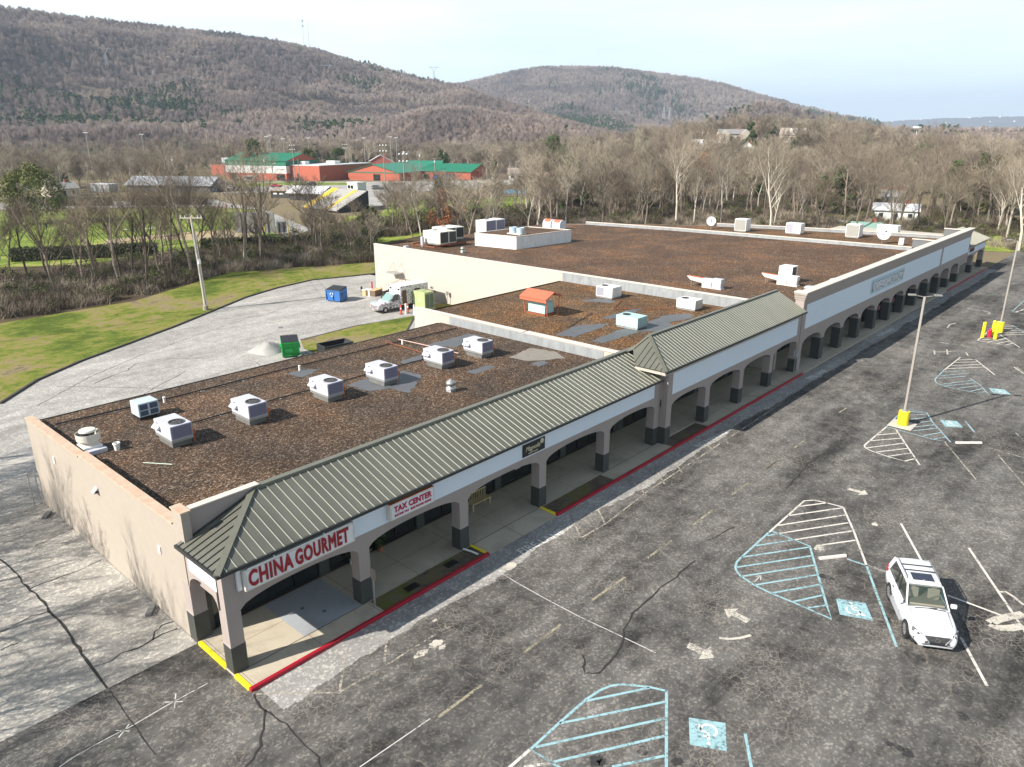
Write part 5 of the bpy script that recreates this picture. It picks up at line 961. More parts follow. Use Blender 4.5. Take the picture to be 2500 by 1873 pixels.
def bare_tree(seed, H=15., spread=.42, nl=4, twig_w=.022, dens=1., lean=0., low=.25):
    """limb structure and twig crown of a leafless tree, two builders"""
    rs = random.Random(seed); T_, Cn = MB(), MB()
    def seg(m, a, b, r0, r1, n):
        d = b-a
        if d.length < 1e-4: return
        q = d.to_track_quat('Z', 'Y'); v = []
        for p, r_ in ((a, r0), (b, r1)):
            for i in range(n): v.append(p+q@Vector((math.cos(2*PI*i/n)*r_, math.sin(2*PI*i/n)*r_, 0)))
        m.add(v, [(i, (i+1) % n, n+(i+1) % n, n+i) for i in range(n)])
    def grow(p, d, L_, r_, lv):
        steps = 3 if lv < 2 else 2; pts = [p]; rr = [r_]
        for i in range(steps):
            d = (d+Vector((rs.gauss(0, .13), rs.gauss(0, .13), rs.gauss(.04, .08)))).normalized(); p = p+d*(L_/steps); pts.append(p); rr.append(r_*(1-.28*(i+1)/steps*1.6))
        for i in range(steps): seg(T_ if lv < 3 else Cn, pts[i], pts[i+1], max(rr[i], twig_w*.6), max(rr[i+1], twig_w*.45), 6 if lv == 0 else 4 if lv < 2 else 3)
        if lv >= nl: return
        nc = {0: int(7*dens), 1: 5, 2: 5, 3: 5, 4: 4}[lv]
        for k in range(nc):
            f = (low+(1-low)*(k+.6)/nc) if lv == 0 else .3+.7*(k+.5)/nc; f = min(f, 1)
            idx = min(int(f*steps), steps-1); base = pts[idx].lerp(pts[idx+1], f*steps-idx)
            az = rs.uniform(0, 2*PI); up_ = rs.uniform(.6, 1.35) if lv == 0 else rs.uniform(.0, .8)
            side = Vector((math.cos(az), math.sin(az), up_)).normalized(); nd_ = (d*(.55 if lv else .25)+side*(spread*2)).normalized()
            grow(base, nd_, L_*(rs.uniform(.46, .66) if lv else rs.uniform(.36, .58)*(1.15-.45*f)), rr[idx]*(rs.uniform(.36, .5)), lv+1)
        if lv: grow(pts[-1], d, L_*.55, rr[-1]*.8, lv+1)
    grow(Vector((0, 0, -.2)), Vector((lean, 0, 1)).normalized(), H*.78, H*.0155, 0)
    return T_, Cn
def leaf_crown(seed, H, rad, n, size, z0=.2, shape='dome', m=None, clump=22):
    rs = random.Random(seed); m = m or MB(); cl = []
    for i in range(clump):
        t_ = rs.random(); z = H*(z0+(1-z0)*t_); rr = rad*((1-t_)**.75+.08) if shape == 'cone' else rad*math.sqrt(max(.05, 1-(2*t_-.85)**2*.9))
        a_ = rs.uniform(0, 2*PI); q = rr*math.sqrt(rs.random()); cl.append((Vector((math.cos(a_)*q, math.sin(a_)*q, z)), rad*rs.uniform(.25, .42)*(1-.4*t_ if shape == 'cone' else 1)))
    for i in range(n):
        c, r_ = cl[rs.randrange(len(cl))]; d = Vector((rs.gauss(0, 1), rs.gauss(0, 1), rs.gauss(0, .8))).normalized(); p = c+d*r_*rs.uniform(.55, 1.05)
        t1 = Vector((rs.gauss(0, 1), rs.gauss(0, 1), rs.gauss(0, 1))).normalized(); t2 = d.cross(t1).normalized(); s_ = size*rs.uniform(.6, 1.4)
        m.add([p-t1*s_*.2, p+t2*s_*.5+d*s_*.2, p+t1*s_, p-t2*s_*.5+d*s_*.1], [(0, 1, 2, 3)])
    return m
PROTO = bpy.data.collections.new('tree_prototypes')          # not linked to the scene: only read by the masses of far trees
def unlink_to(coll, objs):
    for o in objs:
        COL.objects.unlink(o); coll.objects.link(o)
def combo(name, parts_, mats):
    m = MB()
    for k_, p in enumerate(parts_): m.add(p.v, p.f, k_)
    return m.build(name, mats)
# nearby kinds, built once as thing > trunk, crown
KINDS = []
for i, (H, sp_, nl, tw, dn, low, tm, cm) in enumerate(((15, .32, 4, .020, 1., .28, BARK, TWIG), (17, .28, 4, .020, 1.1, .35, BARKP, TWIGW), (13, .38, 4, .020, 1.1, .22, BARKD, TWIGD), (16, .30, 4, .020, 1., .3, BARK, TWIGW), (14, .36, 4, .022, 1., .25, BARKD, TWIG), (18, .30, 4, .02, 1.1, .4, BARK, TWIG), (15, .25, 4, .018, .8, .45, BARKD, TWIGD), (14, .3, 3, .02, 1.3, .3, BARK, TWIGD))):
    T_, Cn = bare_tree(100+i, H, sp_, nl, tw, dn, random.uniform(-.06, .06), low); me1 = T_.build('trunk', tm); me2 = Cn.build('crown', cm)
    KINDS.append((me1.data, me2.data, H))
    for o in (me1, me2): bpy.data.objects.remove(o)
def place_tree(kind, x, y, z, s, rz, label, group, name='bare_tree', cat='tree'):
    r_ = empty(name, label, cat, (x, y, z), rz, group); r_.scale = (s, s, s*random.uniform(.94, 1.08))
    for nm, me in (('trunk', KINDS[kind][0]), ('crown', KINDS[kind][1])): o = bpy.data.objects.new(nm, me); link(o, r_)
    return r_
def in_poly(x, y, P_):
    c = False; j = len(P_)-1
    for i in range(len(P_)):
        if (P_[i][1] > y) != (P_[j][1] > y) and x < (P_[j][0]-P_[i][0])*(y-P_[i][1])/(P_[j][1]-P_[i][1])+P_[i][0]: c = not c
        j = i
    return c
rt_ = random.Random(5)
def scatter(P_, n, mind, tries=20000):
    xs = [p[0] for p in P_]; ys = [p[1] for p in P_]; out = []
    for _ in range(tries):
        x, y = rt_.uniform(min(xs), max(xs)), rt_.uniform(min(ys), max(ys))
        if in_poly(x, y, P_) and all((x-a)**2+(y-b)**2 > mind**2 for a, b in out): out.append((x, y))
        if len(out) >= n: break
    return out
pxp = lambda L_: [(gp(u, v, -.3).x, gp(u, v, -.3).y) for u, v in L_]
STRIP1 = pxp([(-200, 775), (150, 742), (420, 690), (560, 655), (915, 632), (905, 600), (560, 612), (250, 650), (0, 690), (-200, 715)])
def uof(x, y): return float(u_of(math.atan2(y-CAM.y, x-CAM.x)))
for x, y in scatter(STRIP1, 64, 2.8): place_tree(rt_.choice([0, 4, 6, 7, 6, 7, 5]), x, y, -.3, rt_.uniform(.48, .92)*(.55 if 640 < uof(x, y) < 930 else 1), rt_.uniform(0, 6.28), 'leafless dark tree in the brushy strip between the lawn and the sports field', 'bare trees in the strip behind the rear lawn')
STRIP2 = pxp([(915, 632), (900, 585), (1100, 560), (1330, 548), (1330, 512), (1000, 540), (820, 562), (700, 600)])
for x, y in scatter(STRIP2, 42, 4.2): place_tree(rt_.choice([0, 2, 4, 3, 5]), x, y, -.3, rt_.uniform(.38, .66)*(.7 if uof(x, y) < 930 else 1), rt_.uniform(0, 6.28), 'leafless tree in the strip of woods behind the back wall of the big store', 'bare trees behind the big store')
STRIP3 = pxp([(1300, 548), (1760, 560), (2090, 590), (2360, 590), (2600, 640), (2900, 640), (2500, 545), (2200, 500), (1800, 470), (1400, 480), (1250, 510)])
for x, y in scatter(STRIP3, 165, 4.6): place_tree(rt_.choice([1, 1, 3, 5, 0, 3, 2, 6, 7, 5]), x, y, hz(x, y), rt_.choice([rt_.uniform(.45, .75), rt_.uniform(.7, 1.02)]), rt_.uniform(0, 6.28), 'leafless pale grey-brown tree in the woods beyond the right half of the roofs', 'bare trees in the woods beyond the shopping centre')
# trees to the left of the picture: their shadows fall on the side yard and the end wall
for x, y, s_, k_ in ((-13.5, 11.5, .75, 4), (-15, 18.5, .85, 2), (-19, 25.5, .95, 0), (-22, 13.5, .95, 3), (-12.5, 6.5, .6, 2), (-25, 6.0, 1.0, 4), (-17, 33, .9, 0), (-31, 20, 1.0, 2), (-11.5, 22, .75, 2), (-12, 28.5, .8, 4), (-13, 35, .85, 3)):
    place_tree(k_, x, y, -.3, s_, x*1.3, 'leafless tree left of the picture whose shadow falls on the side yard', 'bare trees left of the side yard')
# nearby evergreens and a russet tree, each a thing of its own
def ever(x, y, z, H, rad, label, mat=LEAFG, shape='dome', n=2600, size=.55, name='evergreen_tree', group=None, seed=1):
    t = empty(name, label, 'tree', (x, y, z), 0, group); m = MB(); m.cyl((0, 0, -.3), (0, 0, H*.8), H*.017, H*.005, 7); m.build('trunk', BARK, t); leaf_crown(seed, H, rad, n, size, .22, shape).build('crown', mat, t); return t
def atd(u, v, d):                                            # point on the terrain along image column u at distance d
    a_ = float(az_of(u)); x, y = CAM.x+d*math.cos(a_), CAM.y+d*math.sin(a_); return x, y, hz(x, y)
for i, (u, d, H, rd, lb, mt, sh) in enumerate(((48, 215, 12.5, 6.5, 'big round olive-green evergreen at the left edge', LEAFO, 'dome'), (612, 385, 17, 5, 'dark evergreen behind the left end of the school gym roof', LEAFG, 'dome'), (745, 390, 13, 3.5, 'yellow-green tree behind the gym', LEAFO, 'dome'), (820, 380, 13, 4.5, 'round dark evergreen behind the brick school wing', LEAFG, 'dome'), (1352, 330, 19, 6, 'large dark evergreen above the white houses near the middle', LEAFG, 'dome'), (1390, 345, 12, 4, 'flat olive evergreen right of the large dark one', LEAFO, 'dome'), (2270, 300, 16, 5, 'dark evergreen on the right above the brick house', LEAFG, 'dome'), (2420, 235, 15, 4, 'cone-shaped evergreen at the right, left of its pair', LEAFG, 'cone'), (2452, 228, 15, 6.5, 'broad cone-shaped evergreen near the right edge', LEAFO, 'cone'), (2480, 240, 12, 4, 'small evergreen closest to the right edge', LEAFG, 'cone'), (1835, 420, 14, 4, 'dark evergreen beside the big tan house on the rise', LEAFG, 'cone'))):
    x, y, z = atd(u, 0, d); ever(x, y, z, H, rd, lb, mt, sh, 5500, .40, seed=i+1)
for i, (u, v, H, rd, lb) in enumerate(((1085, 575, 9, 3.6, 'small tree holding russet-brown leaves behind the cream roof units'), (1710, 515, 15, 3.4, 'slim tree holding orange-brown leaves in the woods above the far roof'))):
    p = gp(u, v, -.3); t = empty('russet_tree', lb, 'tree', (p.x, p.y, -.3)); T_, Cn = bare_tree(300+i, H*1.1, .4, 3, .03); T_.build('trunk', BARK, t); leaf_crown(40+i, H, rd, 900, .34, .25).build('crown', LEAFR, t); Cn.build('crown', TWIG, t)
# --- masses too large to count: geometry-node scatters
def mass(name, pts, z, sc, idx, protos, ry=None):
    coll = bpy.data.collections.new(name+'_kinds')
    for o in protos: coll.objects.link(o)
    n = len(pts); me = bpy.data.meshes.new(name); me.vertices.add(n); me.vertices.foreach_set('co', np.column_stack([pts, z]).astype(np.float32).ravel())
    for nm, ty, dat in (('sc', 'FLOAT', sc), ('rz', 'FLOAT', RNG.uniform(0, 6.283, n)), ('ix', 'INT', idx)):
        a_ = me.attributes.new(nm, ty, 'POINT'); a_.data.foreach_set('value', np.asarray(dat, np.int32 if ty == 'INT' else np.float32))
    for p in protos:
        for mt in p.data.materials:
            if mt.name not in me.materials: me.materials.append(mt)
    o = bpy.data.objects.new(name, me); link(o); tag(o, kind='stuff')
    ng = bpy.data.node_groups.new(name+'_scatter', 'GeometryNodeTree'); ng.interface.new_socket('Geometry', in_out='INPUT', socket_type='NodeSocketGeometry'); ng.interface.new_socket('Geometry', in_out='OUTPUT', socket_type='NodeSocketGeometry')
    A = ng.nodes.new; gi = A('NodeGroupInput'); go = A('NodeGroupOutput'); ip = A('GeometryNodeInstanceOnPoints'); ci = A('GeometryNodeCollectionInfo'); ci.inputs['Collection'].default_value = coll; ci.inputs['Separate Children'].default_value = True; ci.inputs['Reset Children'].default_value = True
    def na(nm, ty): q = A('GeometryNodeInputNamedAttribute'); q.data_type = ty; q.inputs['Name'].default_value = nm; return q.outputs['Attribute']
    cx = A('ShaderNodeCombineXYZ'); K = ng.links.new; K(na('rz', 'FLOAT'), cx.inputs[2]); sx = A('ShaderNodeCombineXYZ'); s_ = na('sc', 'FLOAT')
    for i in range(3): K(s_, sx.inputs[i])
    ip.inputs['Pick Instance'].default_value = True; K(gi.outputs[0], ip.inputs['Points']); K(ci.outputs[0], ip.inputs['Instance']); K(na('ix', 'INT'), ip.inputs['Instance Index']); K(cx.outputs[0], ip.inputs['Rotation']); K(sx.outputs[0], ip.inputs['Scale']); K(ip.outputs[0], go.inputs[0])
    md = o.modifiers.new('scatter', 'NODES'); md.node_group = ng; return o
def proto(o): COL.objects.unlink(o); return o
def mid_tree(seed, H, mats, sp_=.42, nl=4): T_, Cn = bare_tree(seed, H, sp_, nl, .035, 1., 0, .3); return proto(combo('a%02d_mid_tree' % (seed % 100), (T_, Cn), mats))
MIDP = [mid_tree(500, 16, (BARK, TWIGW), .34), mid_tree(501, 17, (BARKP, TWIGW), .3), mid_tree(502, 14, (BARKD, TWIGD), .38), mid_tree(503, 18, (BARK, TWIG), .28)]
MIDP.append(proto(combo('a50_ever', (leaf_crown(9, 15, 4.5, 700, 1.0, .2), ), (LEAFG,)))); MIDP.append(proto(combo('a60_ever', (leaf_crown(10, 14, 4, 600, .9, .1, 'cone'), ), (LEAFG,))))
def far_tree(seed, H, rad, n, w, mat):
    rs = random.Random(seed); m = MB()
    for i in range(n):
        a_ = rs.uniform(0, 2*PI); t_ = rs.random()**.6; el = rs.uniform(.15, 1.5); d = Vector((math.cos(a_)*math.cos(el), math.sin(a_)*math.cos(el), math.sin(el)))
        b0 = Vector((0, 0, H*.30)); e_ = b0+Vector((d.x*rad, d.y*rad, d.z*H*.68)); s_ = b0.lerp(e_, rs.uniform(.25, .7)); q = Vector((rs.gauss(0, 1), rs.gauss(0, 1), rs.gauss(0, .5))).normalized()*w*rs.uniform(.6, 1.4)
        m.add([s_-q*.5, s_+q*.5, e_+Vector((rs.gauss(0, .4), rs.gauss(0, .4), rs.gauss(0, .3)))], [(0, 1, 2)])
    for i in range(3): a_ = rs.uniform(0, 6); m.cyl((0, 0, -1), (math.cos(a_)*rad*.3, math.sin(a_)*rad*.3, H*.6), .16, .08, 3, caps=False)
    return proto(m.build('b%02d_far_tree' % (seed % 100), mat))
FARP = [far_tree(600+i, h_, r_, 170, .34, TWIGF) for i, (h_, r_) in enumerate(((14, 4.6), (13, 5.2), (15, 4.2), (12, 4.8)))]
FARP.append(proto(combo('b50_far_ever', (leaf_crown(12, 14, 3.6, 220, 1.5, .15), ), (LEAFG,)))); FARP.append(proto(combo('b60_far_ever', (leaf_crown(13, 15, 3.0, 200, 1.4, .1, 'cone'), ), (LEAFG,))))
# valley woods, roughly 150 to 620 m away
def polar_pts(u0, u1, d0, d1, n):
    az = RNG.uniform(az_of(u1), az_of(u0), n); d = np.sqrt(RNG.uniform(d0**2, d1**2, n)); return az, d
CLEAR_PX = [[(-300, 725), (420, 660), (900, 590), (1010, 520), (1300, 545), (1310, 480), (1320, 437), (1180, 425), (800, 412), (520, 405), (440, 438), (300, 455), (215, 468), (150, 492), (0, 505), (-300, 510)]]
CLEAR = [pxp(p) for p in CLEAR_PX]
def keep_mask(x, y):
    k_ = np.ones(len(x), bool)
    for i in range(len(x)):
        for P_ in CLEAR:
            if in_poly(x[i], y[i], P_): k_[i] = False; break
    return k_
az, d = polar_pts(-350, 2900, 135, 640, 5200); x = CAM.x+d*np.cos(az); y = CAM.y+d*np.sin(az); u_ = u_of(az)
dens = np.where(u_ < 1250, .95, np.where(d < 330, .72, .9))*np.where((fbm(x/45, y/45, 3) > .75) & (u_ > 1200), .25, 1.)
edge = np.interp(u_, [-350, 0, 420, 900, 1250, 1400, 1800, 2200, 2900], [0, 0, 0, 0, 0, 195, 215, 190, 165])
k_ = (RNG.random(len(x)) < dens) & (d > edge) & keep_mask(x, y) & ~((x < 125) & (y < 75) & (x > 30)) & ~((y < 20) & (x < 175))
HOUSE_SPOTS = [(1795, 455, 26), (1915, 470, 26), (1735, 440, 20), (1845, 420, 16), (2207, 300, 16), (2205, 262, 16), (2218, 205, 22), (2390, 300, 20), (1300, 345, 22), (1355, 350, 16), (945, 455, 22), (910, 440, 20), (125, 245, 22), (270, 270, 18), (2490, 330, 14), (130, 300, 15)]
for hu, hd, hr in HOUSE_SPOTS:
    a_ = float(az_of(hu)); cx_, cy_ = CAM.x+hd*math.cos(a_), CAM.y+hd*math.sin(a_); du = np.hypot(x-cx_, y-cy_)
    fr = (np.abs(u_-hu) < hr*1.5) & (d < hd) & (d > hd-60)
    k_ &= (du > hr*.62) & ~(fr & (RNG.random(len(x)) < .8))
x, y, az, d = x[k_], y[k_], az[k_], d[k_]; z = HGT(az, d)
ix = RNG.choice([0, 1, 2, 3, 4, 5], len(x), p=[.31, .2, .17, .24, .045, .035]); mass('valley_woods', np.column_stack([x, y]), z-.2, RNG.uniform(.42, .95, len(x))*np.where(u_[k_] < 1300, .85, 1), ix, MIDP)
# wooded hillsides
def hillmass(name, u0, u1, d0, d1, n, s0, s1):
    az, d = polar_pts(u0, u1, d0, d1, n); z = HGT(az, d); x = CAM.x+d*np.cos(az); y = CAM.y+d*np.sin(az)
    ev = fbm(x/170, y/170, 5)+.5*fbm(x/50, y/50, 2)+RNG.uniform(-.7, .7, len(x))+np.where(z > 220, .25, 0)
    u_ = u_of(az); slope = HGT(az, d+25)-HGT(az, d-25)
    k_ = (slope > -6); ix = np.where(ev > 1.15, RNG.integers(4, 6, len(x)), RNG.integers(0, 4, len(x)))
    # power line clearing along the bench of the near ridge
    D, Z = CR1(u_); tt = (d-520)/(D-520); k_ &= ~((np.abs(tt-.60-.03*np.sin(u_/150)) < .012) & (u_ < 1000))
    mass(name, np.column_stack([x, y])[k_], z[k_]-.5, RNG.uniform(s0, s1, k_.sum()), ix[k_], FARP)
hillmass('hillside_forest', -600, 2850, 620, 1250, 22000, .65, 1.0); hillmass('hillside_forest', -600, 1700, 1250, 2050, 36000, .7, 1.05); hillmass('hillside_forest', 900, 2500, 1500, 3050, 30000, .9, 1.3)
hillmass('hillside_forest', 1600, 2900, 1250, 2400, 9000, 1.1, 1.6)
# brush and brambles at the foot of the strips
def brush(seed, mat, leaf=None, R_=1.8, H=2.6, n=170):
    rs = random.Random(seed); m = MB()
    for i in range(n):
        a_ = rs.uniform(0, 2*PI); p = Vector((rs.gauss(0, R_*.4), rs.gauss(0, R_*.4), 0)); d = Vector((math.cos(a_)*rs.uniform(.1, .8), math.sin(a_)*rs.uniform(.1, .8), rs.uniform(.5, 1))).normalized(); L_ = H*rs.uniform(.4, 1)
        mid = p+d*L_*.6; e_ = mid+(d+Vector((rs.gauss(0, .4), rs.gauss(0, .4), -.3))).normalized()*L_*.5; w = Vector((rs.gauss(0, 1), rs.gauss(0, 1), 0)).normalized()*.035
        m.add([p-w, p+w, mid+w*.7, mid-w*.7, e_], [(0, 1, 2, 3), (3, 2, 4)], 0)
    if leaf:
        q = leaf_crown(seed, H*.9, R_*.8, 170, .22, .05); m.add(q.v, q.f, 1)
    return proto(m.build('c%02d_brush' % seed, [mat, leaf or mat]))
BRP = [brush(1, TWIGD), brush(2, TWIG), brush(3, TWIGD, LEAFV), brush(4, TWIGD, LEAFV), brush(5, TWIGW)]
def brushmass(name, P_, n, wt, s=(.6, 1.3)):
    q = np.array(scatter(P_, n, .9, 60000)); mass(name, q, np.full(len(q), -.32), RNG.uniform(*s, len(q)), RNG.choice(5, len(q), p=wt), BRP)
STRIP1B = pxp([(-200, 800), (150, 762), (420, 702), (560, 668), (915, 643), (905, 600), (560, 612), (250, 650), (0, 690), (-200, 715)])
brushmass('underbrush', STRIP1B, 760, [.28, .26, .12, .12, .22], (.35, .95)); brushmass('underbrush', STRIP2, 420, [.3, .2, .22, .18, .1]); brushmass('underbrush', STRIP3, 1100, [.15, .3, .15, .1, .3], (.5, 1.0))

# ================================================================ SPORTS FIELD, SCHOOL, HOUSES
q4 = crop(200, 300, 500, 2212); q5 = crop(500, 330, 800, 2212); q6 = crop(700, 400, 400, 1271); qL = crop(0, 400, 600, 1657)
BRK = plain('school_brick', (.37, .095, .055), .8, var=.1); BRKD = plain('school_brick_b', (.36, .09, .055), .8, var=.1); GRN = plain('green_metal_roof', (.015, .19, .105), .45, var=.12); GRND = plain('green_ribbed_siding', (.012, .15, .085), .5, var=.1)
SILV = plain('silver_metal_roof', (.50, .52, .55), .35, .3); GREYW = plain('grey_block_wall', (.11, .115, .125), .8); BLKW = plain('black_wall', (.025, .025, .028), .7); YELS = plain('yellow_stripe', (.62, .45, .04), .6)
TANW = plain('tan_siding', (.46, .40, .33), .8); WHW = plain('white_siding', (.66, .66, .64), .7); SHG = plain('grey_shingles', (.22, .215, .21), .9); SHT = plain('tan_shingles', (.30, .25, .21), .9); SHW = plain('pale_roofing', (.55, .55, .56), .7); BRH = plain('house_brick', (.33, .11, .08), .8)
def psheet(name, px, z, mat, kind='structure'): return sheet(name, [(gp(u, v, z).x, gp(u, v, z).y) for u, v in px], z, mat)
psheet('playing_field', [(-60, 655), (-60, 516), (260, 512), (500, 506), (640, 512), (640, 560), (760, 600), (600, 622), (380, 640)], -.285, FIELD)
psheet('playing_field', [(800, 575), (850, 528), (930, 520), (960, 492), (1330, 478), (1345, 540), (1100, 562), (900, 600)], -.283, FIELD)
psheet('track', [(-60, 497), (300, 492), (520, 486), (560, 497), (640, 510), (690, 530), (760, 560), (700, 585), (640, 512), (500, 504), (200, 508), (-60, 514)], -.278, A_REAR)
psheet('school_car_park', [(540, 472), (560, 448), (700, 443), (860, 444), (1180, 441), (1200, 452), (1160, 462), (960, 470), (930, 505), (860, 505), (800, 480), (700, 470)], -.276, A_REAR)
psheet('road', [(1230, 452), (1400, 440), (1400, 436), (1180, 441), (1150, 444)], -.272, A_OLD); psheet('path', [(2040, 541), (2290, 560), (2300, 554), (2040, 534)], -.27, CONC); psheet('path', [(2060, 556), (2300, 573), (2300, 568), (2060, 550)], -.27, CONC)
psheet('school_lawn', [(560, 448), (700, 445), (860, 446), (860, 452), (700, 452), (580, 458)], -.268, FIELD)
psheet('distant_meadow', [(2040, 600), (2600, 620), (2600, 560), (2300, 530), (2040, 520)], -.29, FIELD)
psheet('tennis_court', [(1229, 473), (1290, 472), (1286, 462), (1226, 463)], -.262, plain('court_blue', (.12, .28, .38), .7)); psheet('field_line', [(300, 560), (380, 556), (380, 557.4), (300, 561.4)], -.27, P_SYM)
psheet('dirt_patch', [(250, 600), (380, 585), (600, 590), (640, 575), (560, 560), (420, 570), (260, 585)], -.274, mat_grass('worn_turf', (.15, .16, .05), (.3, .26, .14), (.4, .33, .23), .45, (.35, .28, .2)))
def bldg(name, label, A, B, depth, h, wall, roof, rm, rise=2., over=.5, base=-.3, cat='building', bands=(), feats=(), group=None, W_=None, ribs=0):
    """A, B: ends of the front wall on the ground; roof: par / perp / hip / flat"""
    A, B = Vector(A), Vector(B); W_ = W_ or (B-A).xy.length; rz = math.atan2((B-A).y, (B-A).x); t = empty(name, label, cat, (A.x, A.y, A.z if base is None else base), rz, group)
    m = MB(); m.box(0, 0, -1.0, W_, depth, h)
    if roof == 'perp': m.prism([(0, 0, h), (W_, 0, h), (W_/2, 0, h+rise)], (0, depth, 0))
    if roof == 'par': m.prism([(0, 0, h), (0, depth, h), (0, depth/2, h+rise)], (W_, 0, 0))
    m.build('wall', wall, t)
    for z0, z1, bm in bands: m = MB(); m.box(-.04, -.06, z0, W_+.04, -.005, z1); m.box(W_+.005, -.06, z0, W_+.06, depth, z1); m.build('wall_band', bm, t)
    m = MB(); o = over; th = .14
    if roof == 'flat': m.box(-.1, -.1, h+.002, W_+.1, depth+.1, h+.25)
    elif roof == 'par':
        k_ = rise/(depth/2); y2 = depth/2
        for ya, yb in ((-o, y2), (depth+o, y2)): slab([(-o, ya, h-o*k_+.12), (W_+o, ya, h-o*k_+.12), (W_+o, yb, h+rise+.12), (-o, yb, h+rise+.12)][::(1 if ya < 0 else -1)], th, m)
        if ribs:
            nrm = Vector((0, -k_, 1)).normalized()*.07
            for i in range(1, ribs): x = -o+(W_+2*o)*i/ribs; m.prism([(x-.04, -o, h-o*k_+.12), (x+.04, -o, h-o*k_+.12), (x+.04, y2, h+rise+.12), (x-.04, y2, h+rise+.12)], nrm)
    elif roof == 'perp':
        k_ = rise/(W_/2); x2 = W_/2
        for xa in (-o, W_+o): slab([(xa, -o, h-o*k_+.12), (xa, depth+o, h-o*k_+.12), (x2, depth+o, h+rise+.12), (x2, -o, h+rise+.12)], th, m)
    elif roof == 'hip':
        i_ = min(W_, depth)/2; p = [(-o, -o, h), (W_+o, -o, h), (W_+o, depth+o, h), (-o, depth+o, h)]; r1, r2 = ((i_, depth/2, h+rise), (W_-i_, depth/2, h+rise)) if W_ >= depth else ((W_/2, i_, h+rise), (W_/2, depth-i_, h+rise))
        m.add(p+[r1, r2], [(0, 1, 5, 4), (1, 2, 5), (2, 3, 4, 5), (3, 0, 4), (3, 2, 1, 0)] if W_ >= depth else [(0, 1, 4), (1, 2, 5, 4), (2, 3, 5), (3, 0, 4, 5), (3, 2, 1, 0)])
    rf = m.build('roof', rm, t)
    for nm, x0, x1, z0, z1, fm in feats:
        m = MB(); m.box(x0*W_, -.12, z0, x1*W_, -.065, z1); m.build(nm, fm, t)
    return t, W_, rf
G3_ = lambda u, v: gp(u, v, -.3)
t, w_, r_ = bldg('school_gym', 'tall school gym with bright green metal roof, white band and red brick base', G3_(554, 436.5), G3_(701, 440.5), 24, 8.3, BRK, 'par', GRN, 3.1, bands=((2.9, 6.1, WHW), (6.101, 8.3, GRND)), ribs=36, feats=(('entrance', .06, .17, 0, 2.6, GLASS), ('entrance', .84, .97, 0, 2.6, GLASS), ('door', .49, .52, 1, 2.6, GRND), ('drainpipe', .19, .2, 0, 8.1, SHG), ('drainpipe', .78, .79, 0, 8.1, GRND)))
x_ = text('lettering', 'GYMNASIUM', .8, SHG, t); x_.location = (w_*.92, -.09, 4.7); x_.rotation_euler = (PI/2, 0, 0)
bldg('school_annex', 'small flat red brick annex at the left end of the gym', G3_(517, 426), G3_(556, 427), 10, 4.4, BRK, 'flat', BRKD)
t, w_, r_ = bldg('school_wing', 'flat-roofed red brick school wing between the gym and the low green roofs', G3_(704, 439.5), G3_(782, 442.5), 36, 6.4, BRK, 'flat', SHW, feats=(('doorway', .30, .36, 0, 3, BLKW),)); m = MB(); m.box(2, 6, 6.7, 5, 9, 8); m.build('roof_unit', WHITE, t); m = MB(); m.box(7, 18, 6.7, 12, 22, 7.9); m.build('roof_unit', WHITE, t)
bldg('school_block', 'low red brick school block with a green gable facing the car park', G3_(851, 439), G3_(976, 442.5), 34, 3.5, BRK, 'perp', GRN, 3.4, bands=(), feats=(('gable_siding', .0, 1, 3.2, 3.6, GRND), ('entrance', .50, .63, 0, 2.7, GLASS), ('railing', .0, .3, 1.2, 1.3, BRKD)))
bldg('school_block', 'rightmost low brick school block with long green roof slope', G3_(1024, 436), G3_(1149, 439), 22, 3.4, BRK, 'par', GRN, 3.0, ribs=30, feats=(('opening', .45, .7, 0, 2.6, BLKW), ('opening', .05, .2, 0, 2.2, BLKW)))
bldg('school_block', 'long green-roofed school block behind the gable-fronted one', G3_(985, 428), G3_(1075, 428), 20, 4, BRK, 'par', GRN, 2.6)
t, w_, r_ = bldg('field_house', 'long dark grey field house with ribbed silver metal roof beside the track', G3_(312, 467.5), G3_(514, 470), 10.5, 2.6, GREYW, 'par', SILV, 2.5, ribs=40, over=.8, bands=((2.3, 2.5, WHW),), feats=(('door', .08, .1, 0, 1.9, BLKW), ('drainpipe', .26, .265, 0, 2.5, BLKW)))
m = MB(); m.box(w_+.2, 2, 2.3, w_+5, 8, 2.6); m.cyl((w_+4.6, 2.3, 0), (w_+4.6, 2.3, 2.3), .12); m.cyl((w_+4.6, 7.7, 0), (w_+4.6, 7.7, 2.3), .12); m.build('porch', BLKW, t)
bldg('concession_hut', 'small black hut with yellow stripe and grey-brown hipped roof', G3_(662, 482.5), G3_(706, 484), 6, 2.3, BLKW, 'hip', SHT, 1.1, over=.9, bands=((1.85, 2.05, YELS),), feats=(('window', .15, .35, 1.1, 1.6, WHW), ('window', .5, .7, 1.1, 1.6, WHW)))
bldg('concession_hut', 'black hut with yellow stripes under a pale grey gabled roof', G3_(708, 488), G3_(783, 491), 8, 2.5, BLKW, 'par', SHW, 1.6, over=1, bands=((2.0, 2.15, YELS), (1.6, 1.72, YELS)), feats=(('opening', .2, .33, 0, 1.9, GLASS),))
bldg('storage_shed', 'plain pale grey storage container left of the field house', G3_(222, 468.5), G3_(268, 470), 4, 2.7, plain('container_grey', (.30, .30, .29), .6), 'flat', SHW, feats=(('door', .05, .3, .2, 2.4, SHW),))
